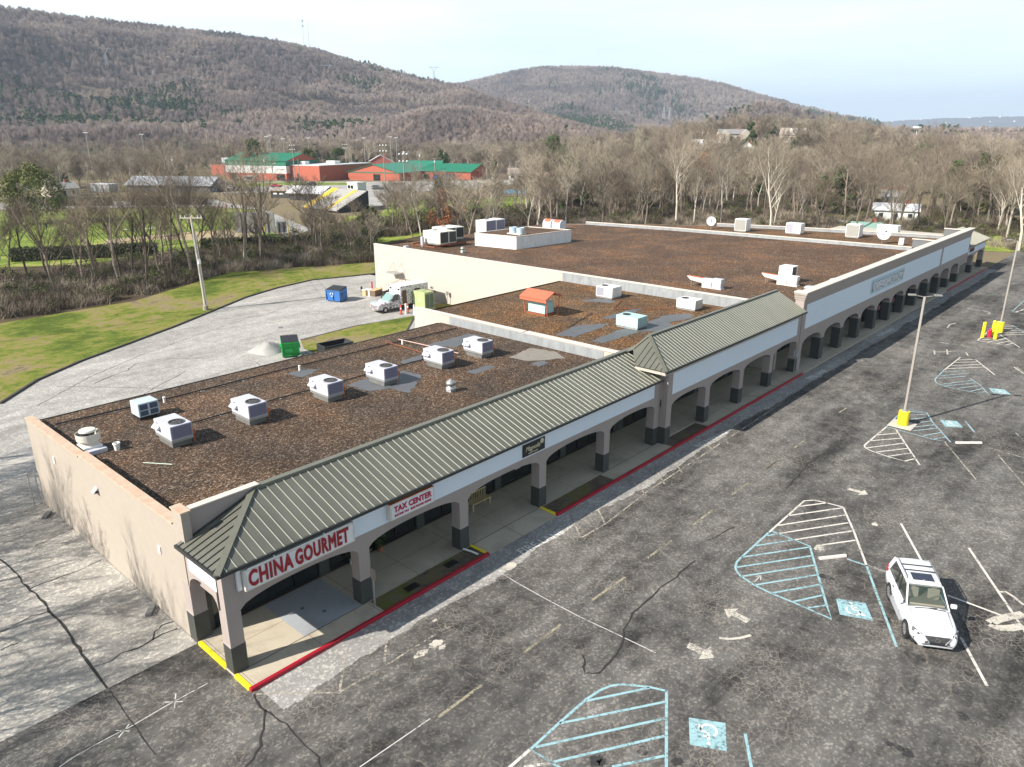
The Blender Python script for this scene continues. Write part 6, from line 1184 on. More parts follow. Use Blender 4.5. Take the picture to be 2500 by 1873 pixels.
# bleachers
F1, F2, BK = gp(738, 510, -.3), gp(823, 521, -.3), gp(901, 513, -.3); dv = BK-F2; rz = math.atan2((F2-F1).y, (F2-F1).x); Lb = (F2-F1).length
t = empty('bleachers', 'grey stepped bleachers with yellow stairs and black frame beside the track', 'bleachers', (F1.x, F1.y, -.3), rz); dd_ = dv.length; nr = 14; Hb = 4.6
dl = Matrix.Rotation(-rz, 3, 'Z') @ dv; sx_, sy_ = dl.x/nr, dl.y/nr
m = MB(); ms = [MB(), MB()]
for i in range(nr):
    z = .8+i*Hb/nr; a = (i*sx_, i*sy_, z)
    m.prism([(a[0], a[1], z), (a[0]+Lb, a[1], z), (a[0]+Lb+sx_, a[1]+sy_, z), (a[0]+sx_, a[1]+sy_, z)], (0, 0, .12)); m.prism([(a[0], a[1], z), (a[0]+Lb, a[1], z), (a[0]+Lb, a[1], z-.3), (a[0], a[1], z-.3)], (.03, .05, 0))
    for ms_, x0, x1 in ((ms[0], .05, .22), (ms[1], .68, .76)):
        ms_.prism([(a[0]+Lb*x0, a[1]-.05, z-.28), (a[0]+Lb*x1, a[1]-.05, z-.28), (a[0]+Lb*x1, a[1]-.05, z+.12), (a[0]+Lb*x0, a[1]-.05, z+.12)], (-.02, -.03, 0)); ms_.prism([(a[0]+Lb*x0, a[1], z+.121), (a[0]+Lb*x1, a[1], z+.121), (a[0]+Lb*x1+sx_*.55, a[1]+sy_*.55, z+.121), (a[0]+Lb*x0+sx_*.55, a[1]+sy_*.55, z+.121)], (0, 0, .08))
m.build('seating', plain('bleacher_aluminium', (.33, .32, .30), .5), t); ms[0].build('stair', YELS, t); ms[1].build('stair', YELS, t)
m = MB(); m.prism([(Lb+.05, 0, 0), (Lb+dl.x, dl.y, 0), (Lb+dl.x, dl.y, .6+Hb), (Lb+.05, 0, .6)], (.06, 0, 0)); m.prism([(dl.x, dl.y, 0), (Lb+dl.x, dl.y, 0), (Lb+dl.x, dl.y, .6+Hb), (dl.x, dl.y, .6+Hb)], (.05, .05, 0)); m.build('under_frame', BLKW, t)
pb = F1.lerp(F2, .42)+dv*1.02; bldg('press_box', 'small white press box standing at the top of the bleachers', pb, pb+(F2-F1).normalized()*5, 3, 6.9, WHW, 'flat', SHW, feats=(('window', .08, .3, 5.4, 6.3, GLASS), ('window', .38, .6, 5.4, 6.3, GLASS)))
# scoreboard
def panel_board(label, u0, u1, vb, z0, z1, mat, name='scoreboard', posts=3, pm=None):
    A, B = gp(u0, vb, -.3), gp(u1, vb, -.3); rz = math.atan2((B-A).y, (B-A).x); L_ = (B-A).length; t = empty(name, label, 'scoreboard', (A.x, A.y, -.3), rz)
    m = MB(); m.box(0, -.15, z0, L_, .15, z1); m.build('panel', mat, t, bevel=.02)
    for i in range(posts): x = L_*(i+.5)/posts; m = MB(); m.cyl((x, -.25, -.2), (x, -.25, z1-.2), .09, n=8); m.build('post', pm or BLKW, t)
panel_board('big blank grey back of the scoreboard beyond the strip of trees', 578, 674, 577, .7, 4.9, plain('board_grey', (.20, .20, .195), .6)); panel_board('smaller grey board right of the big scoreboard back', 677, 700, 571, .3, 2.6, plain('board_blue_grey', (.17, .19, .21), .6), posts=2)
m = MB()
for uu, vv in ((1990, 1330), (1960, 1330)): pass
for (u, v), lb in (((650, 597), 'yellow goal post upright in front of the scoreboard'), ((707, 590), 'yellow goal post upright right of the scoreboard')):
    p = gp(u, v, -.3); m = MB(); m.cyl((0, 0, -.1), (0, 0, 4.5), .1, n=8); tag(m.build('goal_post', YELS, loc=(p.x, p.y, -.3)), lb, 'goal post')
# hedges
def hedge(label, a, b, h, w, sd):
    A, B = gp(*a, -.3), gp(*b, -.3); L_ = (B-A).length; rz = math.atan2((B-A).y, (B-A).x); rs = random.Random(sd); m = MB(); n = int(L_*130)
    for i in range(n):
        f = rs.random(); x = rs.uniform(0, L_); 
        if f < .4: p = Vector((x, rs.uniform(0, w), h)); nn = Vector((0, 0, 1))
        elif f < .8: p = Vector((x, 0, rs.uniform(0, h))); nn = Vector((0, -1, 0))
        else: p = Vector((rs.choice([0, L_]), rs.uniform(0, w), rs.uniform(0, h))); nn = Vector((1, 0, 0))
        p += Vector((rs.gauss(0, .12), rs.gauss(0, .12), rs.gauss(0, .1))); t1 = Vector((rs.gauss(0, 1), rs.gauss(0, 1), rs.gauss(0, 1))).normalized(); t2 = nn.cross(t1).normalized()*.18; t1 = t1*.2
        m.add([p-t1, p+t2, p+t1, p-t2], [(0, 1, 2, 3)])
    o = tag(m.build('hedge', LEAFD, loc=(A.x, A.y, -.3)), label, 'hedge'); o.rotation_euler = (0, 0, rz)
    m = MB(); m.box(.1, .1, -.2, L_-.1, w-.1, h-.12); m.build('inner_growth', BARKD, o)
LEAFD = mat_leaf('hedge_leaf', (.022, .028, .012), (.055, .06, .025))
hedge('clipped dark hedge on the far side of the field, left half', (72, 504), (266, 503), 2.3, 2.5, 1); hedge('clipped dark hedge on the far side of the field, in front of the field house', (322, 502), (500, 500), 2.1, 2.5, 2)
hedge('dark hedge on the near side of the field behind the left trees', (30, 640), (380, 625), 2.0, 2.5, 3); hedge('dark hedge on the near side of the field below the scoreboard', (495, 612), (760, 604), 1.9, 2.5, 4)
# houses
def house(label, u, d, W_, dep, h, wall, rm, roof='par', rise=2.4, tilt=0., nwin=3, door=True, cat='house', base=None):
    x, y, z = atd(u, 0, d); a_ = float(az_of(u))-PI/2+tilt; dx, dy = math.cos(a_), math.sin(a_); A = Vector((x-dx*W_/2, y-dy*W_/2, z)); B = Vector((x+dx*W_/2, y+dy*W_/2, z))
    f = []
    for i in range(nwin): c = (i+.5)/nwin; f.append(('window', c-.05, c+.05, h*.35, h*.72, GLASS))
    if door: f.append(('door', .46, .54, 0, min(2.1, h*.8), BLKW))
    t, w_, r_ = bldg('house', label, A, B, dep, h, wall, roof, rm, rise, .5, None, cat, feats=f); m = MB(); m.box(W_*.7, dep*.45, h+rise*.3, W_*.7+.8, dep*.45+.8, h+rise+.9); m.build('chimney', BRH, r_); return t
t = house('large tan two-storey house with grey roof and two front gables on the wooded rise', 1795, 455, 16, 10, 5.6, TANW, SHG, nwin=4, tilt=.25); 
for x0 in (0, 11): m = MB(); m.prism([(x0, -1.5, 0), (x0+5, -1.5, 0), (x0+5, -1.5, 5.6), (x0+2.5, -1.5, 7.6), (x0, -1.5, 5.6)], (0, 1.49, 0)); m.build('gable_bay', TANW, t)
t = house('tan house with two white dormers on the wooded rise, right of the larger one', 1915+20, 470, 13, 9, 4.6, TANW, SHT, nwin=3, tilt=-.1, rise=3.4)
for x0 in (5, 8): m = MB(); m.box(x0, .3, 5.4, x0+1.5, 3, 6.9); m.prism([(x0-.2, .1, 6.9), (x0+1.7, .1, 6.9), (x0+.75, .1, 7.8)], (0, 3, 0)); m.build('dormer', WHW, t)
house('small white house left of the large tan one on the rise', 1735, 440, 7, 7, 4.5, WHW, SHG, 'perp', 2); house('white gable showing in front of the large tan house', 1828, 415, 6.5, 7, 3.4, WHW, SHW, 'perp', 2.6, nwin=2); house('pale low roof at the left end of the row on the rise', 1702, 450, 7, 6, 3, WHW, SHW)
house('red brick house with white eaves seen through the woods on the right', 2207, 290, 6.5, 8, 3.2, BRH, SHW, 'perp', 1.3, nwin=2); house('white house with pale roof just below the red brick one', 2205, 245, 5.5, 7, 2.9, WHW, SHW, 'par', 1.5, nwin=2); house('broad white house lowest among the woods on the right', 2218, 205, 9.5, 6, 2.7, WHW, SHW, 'par', 1.3)
house('tan-roofed house near the cone-shaped evergreens at the right', 2392, 300, 7.5, 8, 3, TANW, SHT, 'par', 2.4, tilt=.3); house('pale house at the far right edge behind the evergreens', 2492, 320, 9, 7, 3, WHW, SHW); house('low dark house behind the woods above the tan-roofed one', 2330, 380, 10, 8, 2.8, BRH, SHT, nwin=4)
house('low green-roofed shelter in the meadow behind the far roof corner', 2148, 172, 5.0, 4, 1.9, plain('brown_boards', (.14, .08, .05), .8), plain('pale_green_roof', (.20, .32, .27), .7), 'par', .8, nwin=0, door=False, cat='shelter')
house('grey-roofed long bungalow behind the school right of the bare trees', 1278, 345, 13, 8, 2.8, WHW, SHT, nwin=4); house('small white gabled house right of the bungalow', 1368, 350, 5.5, 6, 3, WHW, SHW, 'perp', 1.8, nwin=1); house('white low house between the bungalow and the small gabled one', 1335, 365, 6, 6, 2.8, WHW, SHW, 'par', 1.4, nwin=2)
house('red barn-like house with white roof behind the school', 925, 450, 12, 9, 5.0, plain('barn_red', (.36, .10, .075), .7), SHW, 'perp', 3.2, nwin=2); house('reddish house with pale gables higher up behind the school', 1005, 560, 13, 8, 5.0, BRH, SHW, 'par', 2.8)
house('tan ranch house at the left edge behind the strip of trees', 130, 300, 9, 9, 2.8, TANW, SHG, 'par', 1.8, tilt=.3); house('grey-roofed house at the left beyond the round evergreen', 85, 345, 13, 9, 3, WHW, SHG, 'par', 2); pass
house('white bungalow far back behind the gym trees', 560, 520, 12, 7, 3, WHW, SHW)
# white specks of houses on the far ridge: one small house copied
hp = empty('ridge_house', 'tiny pale house on the far blue ridge', 'house', (0, 0, 0), 0, 'houses scattered on the far ridge'); m = MB(); m.box(-9, -6, -6, 9, 6, 6); m.build('wall', WHW, hp); m = MB(); m.prism([(-10, -7, 6.01), (-10, 7, 6.01), (-10, 0, 11)], (20, 0, 0)); m.build('roof', SHW, hp)
FR = random.Random(3); first = True
for i in range(22):
    u = FR.uniform(2150, 2540); a_ = float(az_of(u)); k_ = FR.choice([1, 2, 2, 3, 3, 4]); dd_, fr = ((7200, 0), (7800, .25), (8300, .62), (8700, .92), (9000, 1.))[k_]
    zz = (CAM.z+9000*tan_el(u, float(np.interp(u, [2150, 2300, 2500], [298, 288, 284]))))*fr; L_ = (CAM.x+(dd_-30)*math.cos(a_), CAM.y+(dd_-30)*math.sin(a_), zz+5)
    if first: hp.location = L_; hp.rotation_euler = (0, 0, a_-PI/2); first = False
    else: copy_tree(hp, L_, a_-PI/2+FR.uniform(-.5, .5), scale=FR.uniform(.5, .95))
# ---------------------------------------------------------------- poles, pylons, masts
WOOD = plain('pole_wood', (.27, .235, .19), .85, var=.2); LAMPW = plain('floodlight_white', (.62, .64, .66), .4)
def px_pole(label, base, top, kind='lamp', r_=.16, name=None, cat=None):
    p = gp(*base, -.3); dist = (p-CAM).xy.length; vz = lambda v: None
    # height at which the line of sight through the top pixel passes over the base
    d = ray(*top); t_ = ((p.x-CAM.x)*fw.x+(p.y-CAM.y)*fw.y)/(d.x*fw.x+d.y*fw.y); h = CAM.z+d.z*t_+.3
    nm, ct = {'lamp': ('floodlight_pole', 'floodlight pole'), 'utility': ('utility_pole', 'utility pole'), 'plain': ('pole', 'pole'), 'street': ('street_light', 'street light')}[kind]
    t = empty(nm, label, ct, (p.x, p.y, -.3), YAW-PI/2); m = MB(); m.cyl((0, 0, -.2), (0, 0, h), r_, r_*.65, 8); m.build('pole', WOOD if kind != 'street' else STEEL, t)
    if kind == 'lamp':
        for zz in (h-.3, h-1.9): 
            m = MB(); m.box(-1.3, -.1, zz-.1, 1.3, .1, zz+.05); m.build('crossbar', WOOD, t)
            for x in (-.9, 0, .9): m = MB(); m.lathe([(.10, .25), (.28, 0), (.24, -.05), (.001, -.02)], (x, -.25, zz+.15), 10); m.build('floodlight', LAMPW, t)
    elif kind == 'utility':
        m = MB(); m.box(-1.2, -.08, h-.5, 1.2, .08, h-.32); m.build('crossarm', WOOD, t)
        m = MB(); m.lathe([(.001, -.6), (.28, -.6), (.28, .3), (.001, .32)], (.1, -.45, h-1.6), 12); m.build('transformer', LAMPW, t)
    elif kind == 'street': m = MB(); m.cyl((0, 0, h-.1), (1.0, 0, h+.1), .05, n=6); m.cbox((1.2, 0, h+.1), (.7, .25, .15)); m.build('lamp_head', LAMPW, t)
    return t, h
PL = [((722, 453), (713, 354), 'lamp', 'floodlight pole in front of the right corner of the gym'), ((848, 436), (846, 352), 'lamp', 'floodlight pole in front of the brick wing'), ((943, 498), (931, 354), 'lamp', 'floodlight pole right of the bleachers'), ((992, 543), (977, 375), 'lamp', 'nearest floodlight pole, right of the bleachers and parked dark car'),
      ((556, 487), (547, 402), 'plain', 'bare wooden pole at the right end of the field house'), ((651, 451), (645, 382), 'utility', 'utility pole with transformer in front of the gym'), ((644, 466), (641, 410), 'plain', 'short bare pole in front of the middle of the gym'), ((669, 447), (664, 400), 'street', 'street light left of the gym right entrance'), ((733, 453), (731, 388), 'plain', 'thin pole in front of the brick wing'), ((1027, 435), (1028, 370), 'utility', 'utility pole with transformer at the green-roofed blocks'), ((1062, 437), (1060, 385), 'utility', 'smaller utility pole at the blue dumpster by the school'),
      ((1304, 448), (1304, 392), 'utility', 'utility pole in front of the long bungalow'), ((1320, 452), (1319, 393), 'street', 'street light beside the bungalow'), ((1260, 450), (1262, 394), 'street', 'street light left of the bungalow'), ((1379, 448), (1379, 392), 'street', 'street light in front of the small gabled white house'), ((1189, 452), (1189, 395), 'street', 'street light at the end of the school car park'), ((254, 482), (250, 450), 'plain', 'pole beside the storage container'), ((428, 445), (419, 380), 'utility', 'utility pole at the wood edge behind the field house')]
for b_, t_, k_, lb in PL: px_pole(lb, b_, t_, k_, .19)
for (u, v), d, lb in (((649, 334), 400, 'tall floodlight pole behind the gym, left of a pair'), ((657, 330), 405, 'tall floodlight pole behind the gym, right of a pair'), ((689, 339), 420, 'floodlight pole behind the gym ridge'), ((750, 337), 420, 'floodlight pole beside the yellow-green tree'), ((887, 337), 430, 'floodlight pole behind the brick wing'), ((952, 334), 430, 'floodlight pole behind the low green roofs, left of a pair'), ((966, 336), 435, 'floodlight pole behind the low green roofs, right of a pair'), ((208, 324), 400, 'floodlight pole in the woods at the left'), ((344, 328), 410, 'second floodlight pole in the woods at the left')):
    x, y, z = atd(u, v, d); h = CAM.z+d*tan_el(u, v)-z; t = empty('floodlight_pole', lb, 'floodlight pole', (x, y, z), YAW-PI/2); m = MB(); m.cyl((0, 0, 0), (0, 0, h), .15, .09, 8); m.build('pole', STEEL, t); m = MB(); m.box(-1.0, -.15, h-.1, 1.0, .15, h+.15); m.build('lamp_bank', LAMPW, t)
LATT = plain('lattice_steel', (.34, .35, .36), .5)
def pylon(label, u, v0, v1, d, wide=.28, cat='pylon', name='transmission_tower', vtop=True):
    x, y, _ = atd(u, 0, d); zt = CAM.z+d*tan_el(u, v0); zb = CAM.z+d*tan_el(u, v1)-6; H = zt-zb; t = tag(bpy.data.objects.new(name, None), label, cat); m = MB(); w = H*.10; r_ = d*.00016
    for sx1 in (-1, 1):
        for sy1 in (-1, 1): m.cyl((sx1*w, sy1*w, 0), (sx1*w*.25, sy1*w*.25, H*.68), r_*1.3, n=4)
    for i in range(6):
        za, zb_ = H*.68*i/6, H*.68*(i+1)/6; wa, wb = w*(1-.75*i/6), w*(1-.75*(i+1)/6)
        for sx1 in (-1, 1): m.cyl((sx1*wa, -wa, za), (-sx1*wb, -wb, zb_), r_, n=4)
    if vtop:
        for sx1 in (-1, 1): m.cyl((sx1*w*.25, 0, H*.66), (sx1*H*.2, 0, H*.97), r_*1.3, n=4); m.cyl((sx1*H*.2, 0, H*.97), (sx1*H*.38, 0, H*.93), r_*1.2, n=4); m.cyl((sx1*H*.2, 0, H*.97), (sx1*H*.2, 0, H), r_, n=4)
        m.cyl((-H*.38, 0, H*.93), (H*.38, 0, H*.93), r_*1.2, n=4)
    else: m.cyl((0, 0, H*.6), (0, 0, H), r_*1.4, n=4); [m.cyl((-H*.12, 0, H*z_), (H*.12, 0, H*z_), r_, n=4) for z_ in (.7, .8, .9)]
    o = tag(m.build(name, LATT, loc=(x, y, zb)), label, cat); o.rotation_euler = (0, 0, float(az_of(u))-PI/2)
for a in (('lattice power tower at the left edge of the near ridge', 12, 86, 124, 1080), ('lattice power tower on the ridge flank, second from the left', 287, 117, 148, 1250), ('V-topped power tower on the ridge flank, third from the left', 498, 136, 160, 1380), ('power tower on the ridge flank near the wooded shoulder', 810, 158, 188, 1500), ('V-topped power tower standing clear against the sky in the saddle', 1064, 162, 190, 1800), ('power tower just left of the saddle below the skyline', 987, 172, 192, 1700)): pylon(*a)
pylon('slim power tower on the pale cut below the second hill, left of a pair', 1618, 249, 284, 2300, vtop=False); pylon('slim power tower on the pale cut below the second hill, right of a pair', 1631, 261, 286, 2400, vtop=False)
for lb, u, v0, v1, d in (('radio mast with antenna clusters on the ridge skyline', 760, 45, 118, 1830), ('thin radio mast right of the larger one on the skyline', 772, 53, 118, 1840), ('radio mast on the far blue ridge', 2438, 273, 288, 8900), ('white water tank on a mast rising above the woods at right', 2238, 309, 332, 900)):
    x, y, _ = atd(u, 0, d); zt = CAM.z+d*tan_el(u, v0); zb = CAM.z+d*tan_el(u, v1)-8; r_ = d*.0003; m = MB(); m.cyl((0, 0, 0), (0, 0, zt-zb), r_*1.2, r_*.6, 5)
    if 'cluster' in lb:
        for f in (.75, .9): m.cyl((0, 0, (zt-zb)*f), (0, 0, (zt-zb)*f+3), r_*4, n=6)
    if 'tank' in lb: m.cyl((0, 0, zt-zb-1.5), (0, 0, zt-zb), 4, n=10)
    tag(m.build('radio_mast' if 'tank' not in lb else 'water_tower', LATT if 'tank' not in lb else WHITE, loc=(x, y, zb)), lb, 'radio mast' if 'tank' not in lb else 'water tower')
# pale cut (clearing) strips on the hillsides
CUT = plain('bare_cut_earth', (.34, .27, .20), .9)
def cut(us, v0s, v1s, d):
    a = [Vector((CAM.x+d*math.cos(float(az_of(u))), CAM.y+d*math.sin(float(az_of(u))), CAM.z+d*tan_el(u, v))) for u, v in zip(us, v0s)]; b = [Vector((CAM.x+(d-90)*math.cos(float(az_of(u))), CAM.y+(d-90)*math.sin(float(az_of(u))), CAM.z+(d-90)*tan_el(u, v))) for u, v in zip(us, v1s)]
    m = MB(); n = len(us); m.add(a+b+[p-Vector((0, 0, 30)) for p in b], [(i, i+1, n+i+1, n+i) for i in range(n-1)]+[(n+i, n+i+1, 2*n+i+1, 2*n+i) for i in range(n-1)]); tag(m.build('hillside_clearing', CUT), kind='structure')
if 0: cut([1445, 1470, 1500, 1560, 1620, 1680], [280, 279, 279, 279, 280, 285], [281, 284, 285, 285, 286, 287], 1750)
# near utility pole on the lawn with its wires
UPB = gp(503, 757); t = empty('utility_pole', 'tall pale wooden utility pole with crossarm standing on the lawn by the rear kerb', 'utility pole', (UPB.x, UPB.y, ZL), 0); PALEW = plain('weathered_pole', (.46, .41, .35), .8, var=.15)
m = MB(); m.cyl((0, 0, -.1), (-.25, .15, 11.1), .17, .11, 10); m.build('pole', PALEW, t); m = MB(); a_ = Vector((math.cos(YAW-PI/2), math.sin(YAW-PI/2), 0)); m.cyl(Vector((-.25, .15, 10.9))-a_*1.3, Vector((-.25, .15, 10.9))+a_*1.3, .07, n=6); m.build('crossarm', PALEW, t)
for s_ in (-1.2, -.7, .1, .8, 1.2): m = MB(); m.cyl(Vector((-.25, .15, 10.95))+a_*s_, Vector((-.25, .15, 11.2))+a_*s_, .05, n=6); m.build('insulator', LAMPW, t)
for s_ in (-.16, .18): m = MB(); m.cyl((a_*s_)+Vector((0, -.1, 0)), (a_*s_)+Vector((-.2, .05, 9.6-abs(s_)*3)), .05, n=6); m.build('riser_pipe', STEEL, t)
m = MB(); m.box(-.3, -.35, 5.6, 0.0, -.15, 6.1); m.build('meter_box', WHITE, t); m = MB(); m.lathe([(.36, 0), (.3, .5), (.2, .6), (.001, .6)], n=10); m.build('base_guard', WOOD, t)
def wire(label, a, b, sag, r_=.018):
    a, b = Vector(a), Vector(b); pts = [a.lerp(b, i/14)-Vector((0, 0, sag*4*(i/14)*(1-i/14))) for i in range(15)]; m = MB(); m.tube(pts, r_, 4); tag(m.build('power_line', PIPE if r_ > .02 else STEEL), label, 'power line', 'power lines on the pole by the rear kerb')
PT = UPB+Vector((-.25, .15, 0)); far_l = Vector((-60, 76, 0))
for i, (z0, z1, sg) in enumerate(((6.5, 6.4, 1.0), (7.6, 7.8, 1.2), (8.2, 8.6, 1.2), (5.4, 4.6, 1.0), (9.2, 9.6, 1.3))): wire('thin power line running left from the pole by the rear kerb', PT+Vector((0, 0, z0)), far_l+Vector((0, i*.2, z1)), sg, .022)
for i in range(2): wire('thin power line running from the kerb pole towards the sports field', PT+Vector((0, 0, 10.9))+a_*(.7*(i*2-1)), gp(556, 487, -.3)+Vector((0, 0, 10+i*.3)), 1.5, .02)

# ================================================================ VEHICLES
CARW = plain('car_white', (.68, .69, .70), .22, var=.02, spec=.6); TYRE = plain('tyre', (.018, .018, .018), .85); RIM = plain('alloy_rim', (.50, .50, .52), .3, .7); CHR = plain('chrome', (.62, .62, .64), .15, .9); GRL = plain('grille_dark', (.02, .02, .022), .4); LENS = plain('headlamp_lens', (.16, .17, .19), .08, .3); SEATM = plain('beige_leather', (.50, .46, .36), .6); TAIL = plain('tail_lamp', (.35, .01, .01), .2)
def tint(name, col, a):
    m, t, b = new_mat(name); b.inputs['Base Color'].default_value = (*col, 1); b.inputs['Roughness'].default_value = .04; b.inputs['Alpha'].default_value = a; b.inputs['Specular IOR Level'].default_value = .8; return m
TGL = tint('tinted_window', (.03, .04, .035), .72); WSC = tint('windscreen', (.05, .075, .06), .50)
def loft(sections, m=None, cap=True):
    """sections: list of rings with equal point counts"""
    m = m or MB(); n = len(sections[0]); v = [p for s in sections for p in s]
    f = [(k*n+i, k*n+(i+1) % n, (k+1)*n+(i+1) % n, (k+1)*n+i) for k in range(len(sections)-1) for i in range(n)]
    if cap: f += [tuple(range(n))[::-1], tuple(range((len(sections)-1)*n, len(sections)*n))]
    return m.add(v, f)
def car(label, loc, rz, paint_, L_=4.88, Wd=1.88, H=1.80, wb=2.79, detail=True, suv=True, name='parked_car', cat='car', group=None, hood_l=1.25):
    t = empty(name, label, cat, loc, rz, group); h2 = Wd/2; zb = .30; zbelt = H*.60 if suv else H*.62; xf, xr = L_/2, -L_/2
    wf, wr = wb/2+.08, -wb/2+.08
    # lower body: stations from tail to nose (x, deck height, half width, bottom)
    st = [(xr, zbelt-.42, h2*.84, .46), (xr+.05, zbelt-.14, h2*.93, .38), (xr+.35, zbelt-.01, h2*.99, .30), (wr, zbelt+.02, h2, zb), (0, zbelt, h2, .26), (wf-.55, zbelt, h2, .27), (wf+.0, zbelt-.05, h2*.985, zb), (xf-.50, zbelt-.11, h2*.95, .30), (xf-.16, zbelt-.20, h2*.86, .34), (xf-.03, zbelt-.30, h2*.78, .30), (xf, zbelt-.44, h2*.70, .34)]
    rings = []
    for x, zt, w, z0 in st:
        prof = [(0, z0), (w*.86, z0), (w*.97, z0+.14), (w, z0+(zt-z0)*.45), (w*.985, z0+(zt-z0)*.72), (w*.93, zt-.06), (w*.80, zt), (w*.45, zt+.035), (0, zt+.045)]
        r_ = [(x, y, z) for y, z in prof]+[(x, -y, z) for y, z in reversed(prof[1:-1])]; rings.append(r_)
    body = loft(rings).build('body', paint_, t, smooth=True)
    e = body.modifiers.new('edges', 'EDGE_SPLIT'); e.split_angle = R(42)
    ca, cb = xr+.10 if suv else xr+.75, xf-hood_l-.35      # cabin at the belt
    ra, rb = xr+.42 if suv else xr+1.35, xf-hood_l-1.12     # roof ends
    zr = H; wr_ = h2*.76; wbelt = h2*.91; zc = zbelt-.0
    def quad(pts, nm, mat, th=.03):
        m = MB(); n_ = (Vector(pts[1])-Vector(pts[0])).cross(Vector(pts[2])-Vector(pts[0])).normalized()*th; m.prism([Vector(p)-n_*0 for p in pts], n_); return m.build(nm, mat, t)
    # roof skin, slightly crowned
    rr = []
    for f in (0, .12, .5, .88, 1):
        x = ra+(rb-ra)*f; zz = zr-(.05 if f in (0, 1) else .0); rr.append([(x, -wr_, zz-.07), (x, -wr_*.93, zz-.015), (x, -wr_*.5, zz+.02), (x, 0, zz+.03), (x, wr_*.5, zz+.02), (x, wr_*.93, zz-.015), (x, wr_, zz-.07), (x, 0, zz-.09)])
    roof = loft(rr).build('roof', paint_, t, smooth=False)
    P = lambda x, y, z: (x, y, z)
    def pillar(a, b, w=.09):
        m = MB(); a, b = Vector(a), Vector(b); m.prism([a+Vector((-w/2, 0, 0)), a+Vector((w/2, 0, 0)), b+Vector((w/2, 0, 0)), b+Vector((-w/2, 0, 0))], (0, -.05 if a.y > 0 else .05, 0)); return m
    m = MB(); md_ = MB()
    for s_ in (-1, 1):
        for xa, xb, w in ((cb, rb, .09), (cb-1.25, rb-.72, .08), (ca+1.35, ra+1.05, .08), (ca+.12, ra+.08, .30 if suv else .16)):
            p = pillar((xa, s_*wbelt, zc), (xb, s_*wr_, zr-.06), w); dk = w == .08 or (detail and xa == ca+1.35); p.build('pillar', GRL if dk else paint_, t)
    for s_ in (-1, 1): 
        pts = [(ca+.1, s_*(wbelt-.015), zc), (cb-.06, s_*(wbelt-.015), zc), (rb-.02, s_*(wr_-.01), zr-.07), (ra+.08, s_*(wr_-.01), zr-.07)]; m = MB(); m.poly(pts if s_ < 0 else pts[::-1]); m.build('side_window', TGL, t)
    m = MB(); m.poly([(cb, -wbelt*.93, zc+.01), (cb, wbelt*.93, zc+.01), (rb, wr_*.93, zr-.06), (rb, -wr_*.93, zr-.06)]); m.build('windscreen', WSC if detail else TGL, t); m = MB(); m.poly([(ca, wbelt*.9, zc), (ca, -wbelt*.9, zc), (ra, -wr_*.9, zr-.06), (ra, wr_*.9, zr-.06)]); m.build('rear_window', TGL, t)
    for i, x in enumerate((wf, wr)):
        for s_ in (-1, 1):
            m = MB(); m.cyl((x, s_*(h2-.26), .37), (x, s_*(h2+.006), .37), .41, n=22); m.build('wheel_arch', GRL, t)
            m = MB(); m.lathe([(.24, -.11), (.36, -.12), (.375, -.06), (.375, .06), (.36, .12), (.24, .11)], n=24); w_ = m.build('wheel', TYRE, t, smooth=False); w_.location = (x, s_*(h2-.09), .372); w_.rotation_euler = (PI/2, 0, 0)
            m = MB(); m.lathe([(.245, .10), (.245, -.09)], n=20)
            for k_ in range(10 if detail else 5):
                for zz_ in (-.10, .10): m.cbox((math.cos(k_*PI/(5 if detail else 2.5))*.13, math.sin(k_*PI/(5 if detail else 2.5))*.13, zz_), (.23, .05, .03), k_*PI/(5 if detail else 2.5))
            m.cyl((0, 0, -.11), (0, 0, .11), .06, n=10); m.build('rim', RIM, w_)
    m = MB(); m.box(xr+.3, -h2*.9, .22, xf-.3, h2*.9, .30); m.build('underbody', GRL, t)
    if not detail:
        for s_ in (-1, 1): m = MB(); m.cbox((xf-.12, s_*h2*.66, zbelt-.33), (.2, .34, .14)); m.build('headlight', LENS, t)
        return t
    # interior
    m = MB(); m.box(ca+.2, -wbelt*.86, zbelt+.03, cb-.1, wbelt*.86, zbelt+.052); m.build('interior_floor', plain('cabin_carpet', (.22, .20, .16), .9), t)
    for x, y in ((.15, -.42), (.15, .42), (-.85, -.45), (-.85, 0), (-.85, .45)): m = MB(); m.cbox((x-.15, y, zbelt+.24), (.16, .46, .44), ry=-.18); m.cbox((x-.22, y, zbelt+.50), (.10, .24, .14), ry=-.1); m.build('seat', SEATM, t, bevel=.03)
    m = MB(); m.cbox((cb-.30, 0, zbelt+.09), (.45, wbelt*1.6, .08)); m.build('dashboard', plain('dash_beige', (.24, .22, .17), .8), t, bevel=.02)
    m = MB(); c = Vector((cb-.62, .42, zbelt+.20)); pts = [c+Vector((math.sin(a_)*.05, math.cos(a_)*.17, math.sin(a_)*.16)) for a_ in [2*PI*i/14 for i in range(15)]]; m.tube(pts, .018, 5); m.build('steering_wheel', SEATM, t)
    # roof: sunroof, rails, bars
    m = MB(); m.add([(rb-.20, -.43, zr+.028), (rb-.20, .43, zr+.028), (rb-.78, .43, zr+.040), (rb-.78, -.43, zr+.040)], [(0, 1, 2, 3)]); m.build('sunroof', plain('sunroof_glass', (.03, .035, .055), .06, spec=.9), t)
    for s_ in (-1, 1): m = MB(); m.tube([(ra+.12, s_*wr_*.90, zr+.02), (ra+.35, s_*wr_*.92, zr+.07), (rb-.5, s_*wr_*.92, zr+.07), (rb-.25, s_*wr_*.90, zr+.01)], .022, 6); m.build('roof_rail', RIM, t)
    for x in (ra+.72, rb-.92): m = MB(); m.cbox((x, 0, zr+.075), (.05, wr_*1.84, .025)); m.build('crossbar', GRL, t)
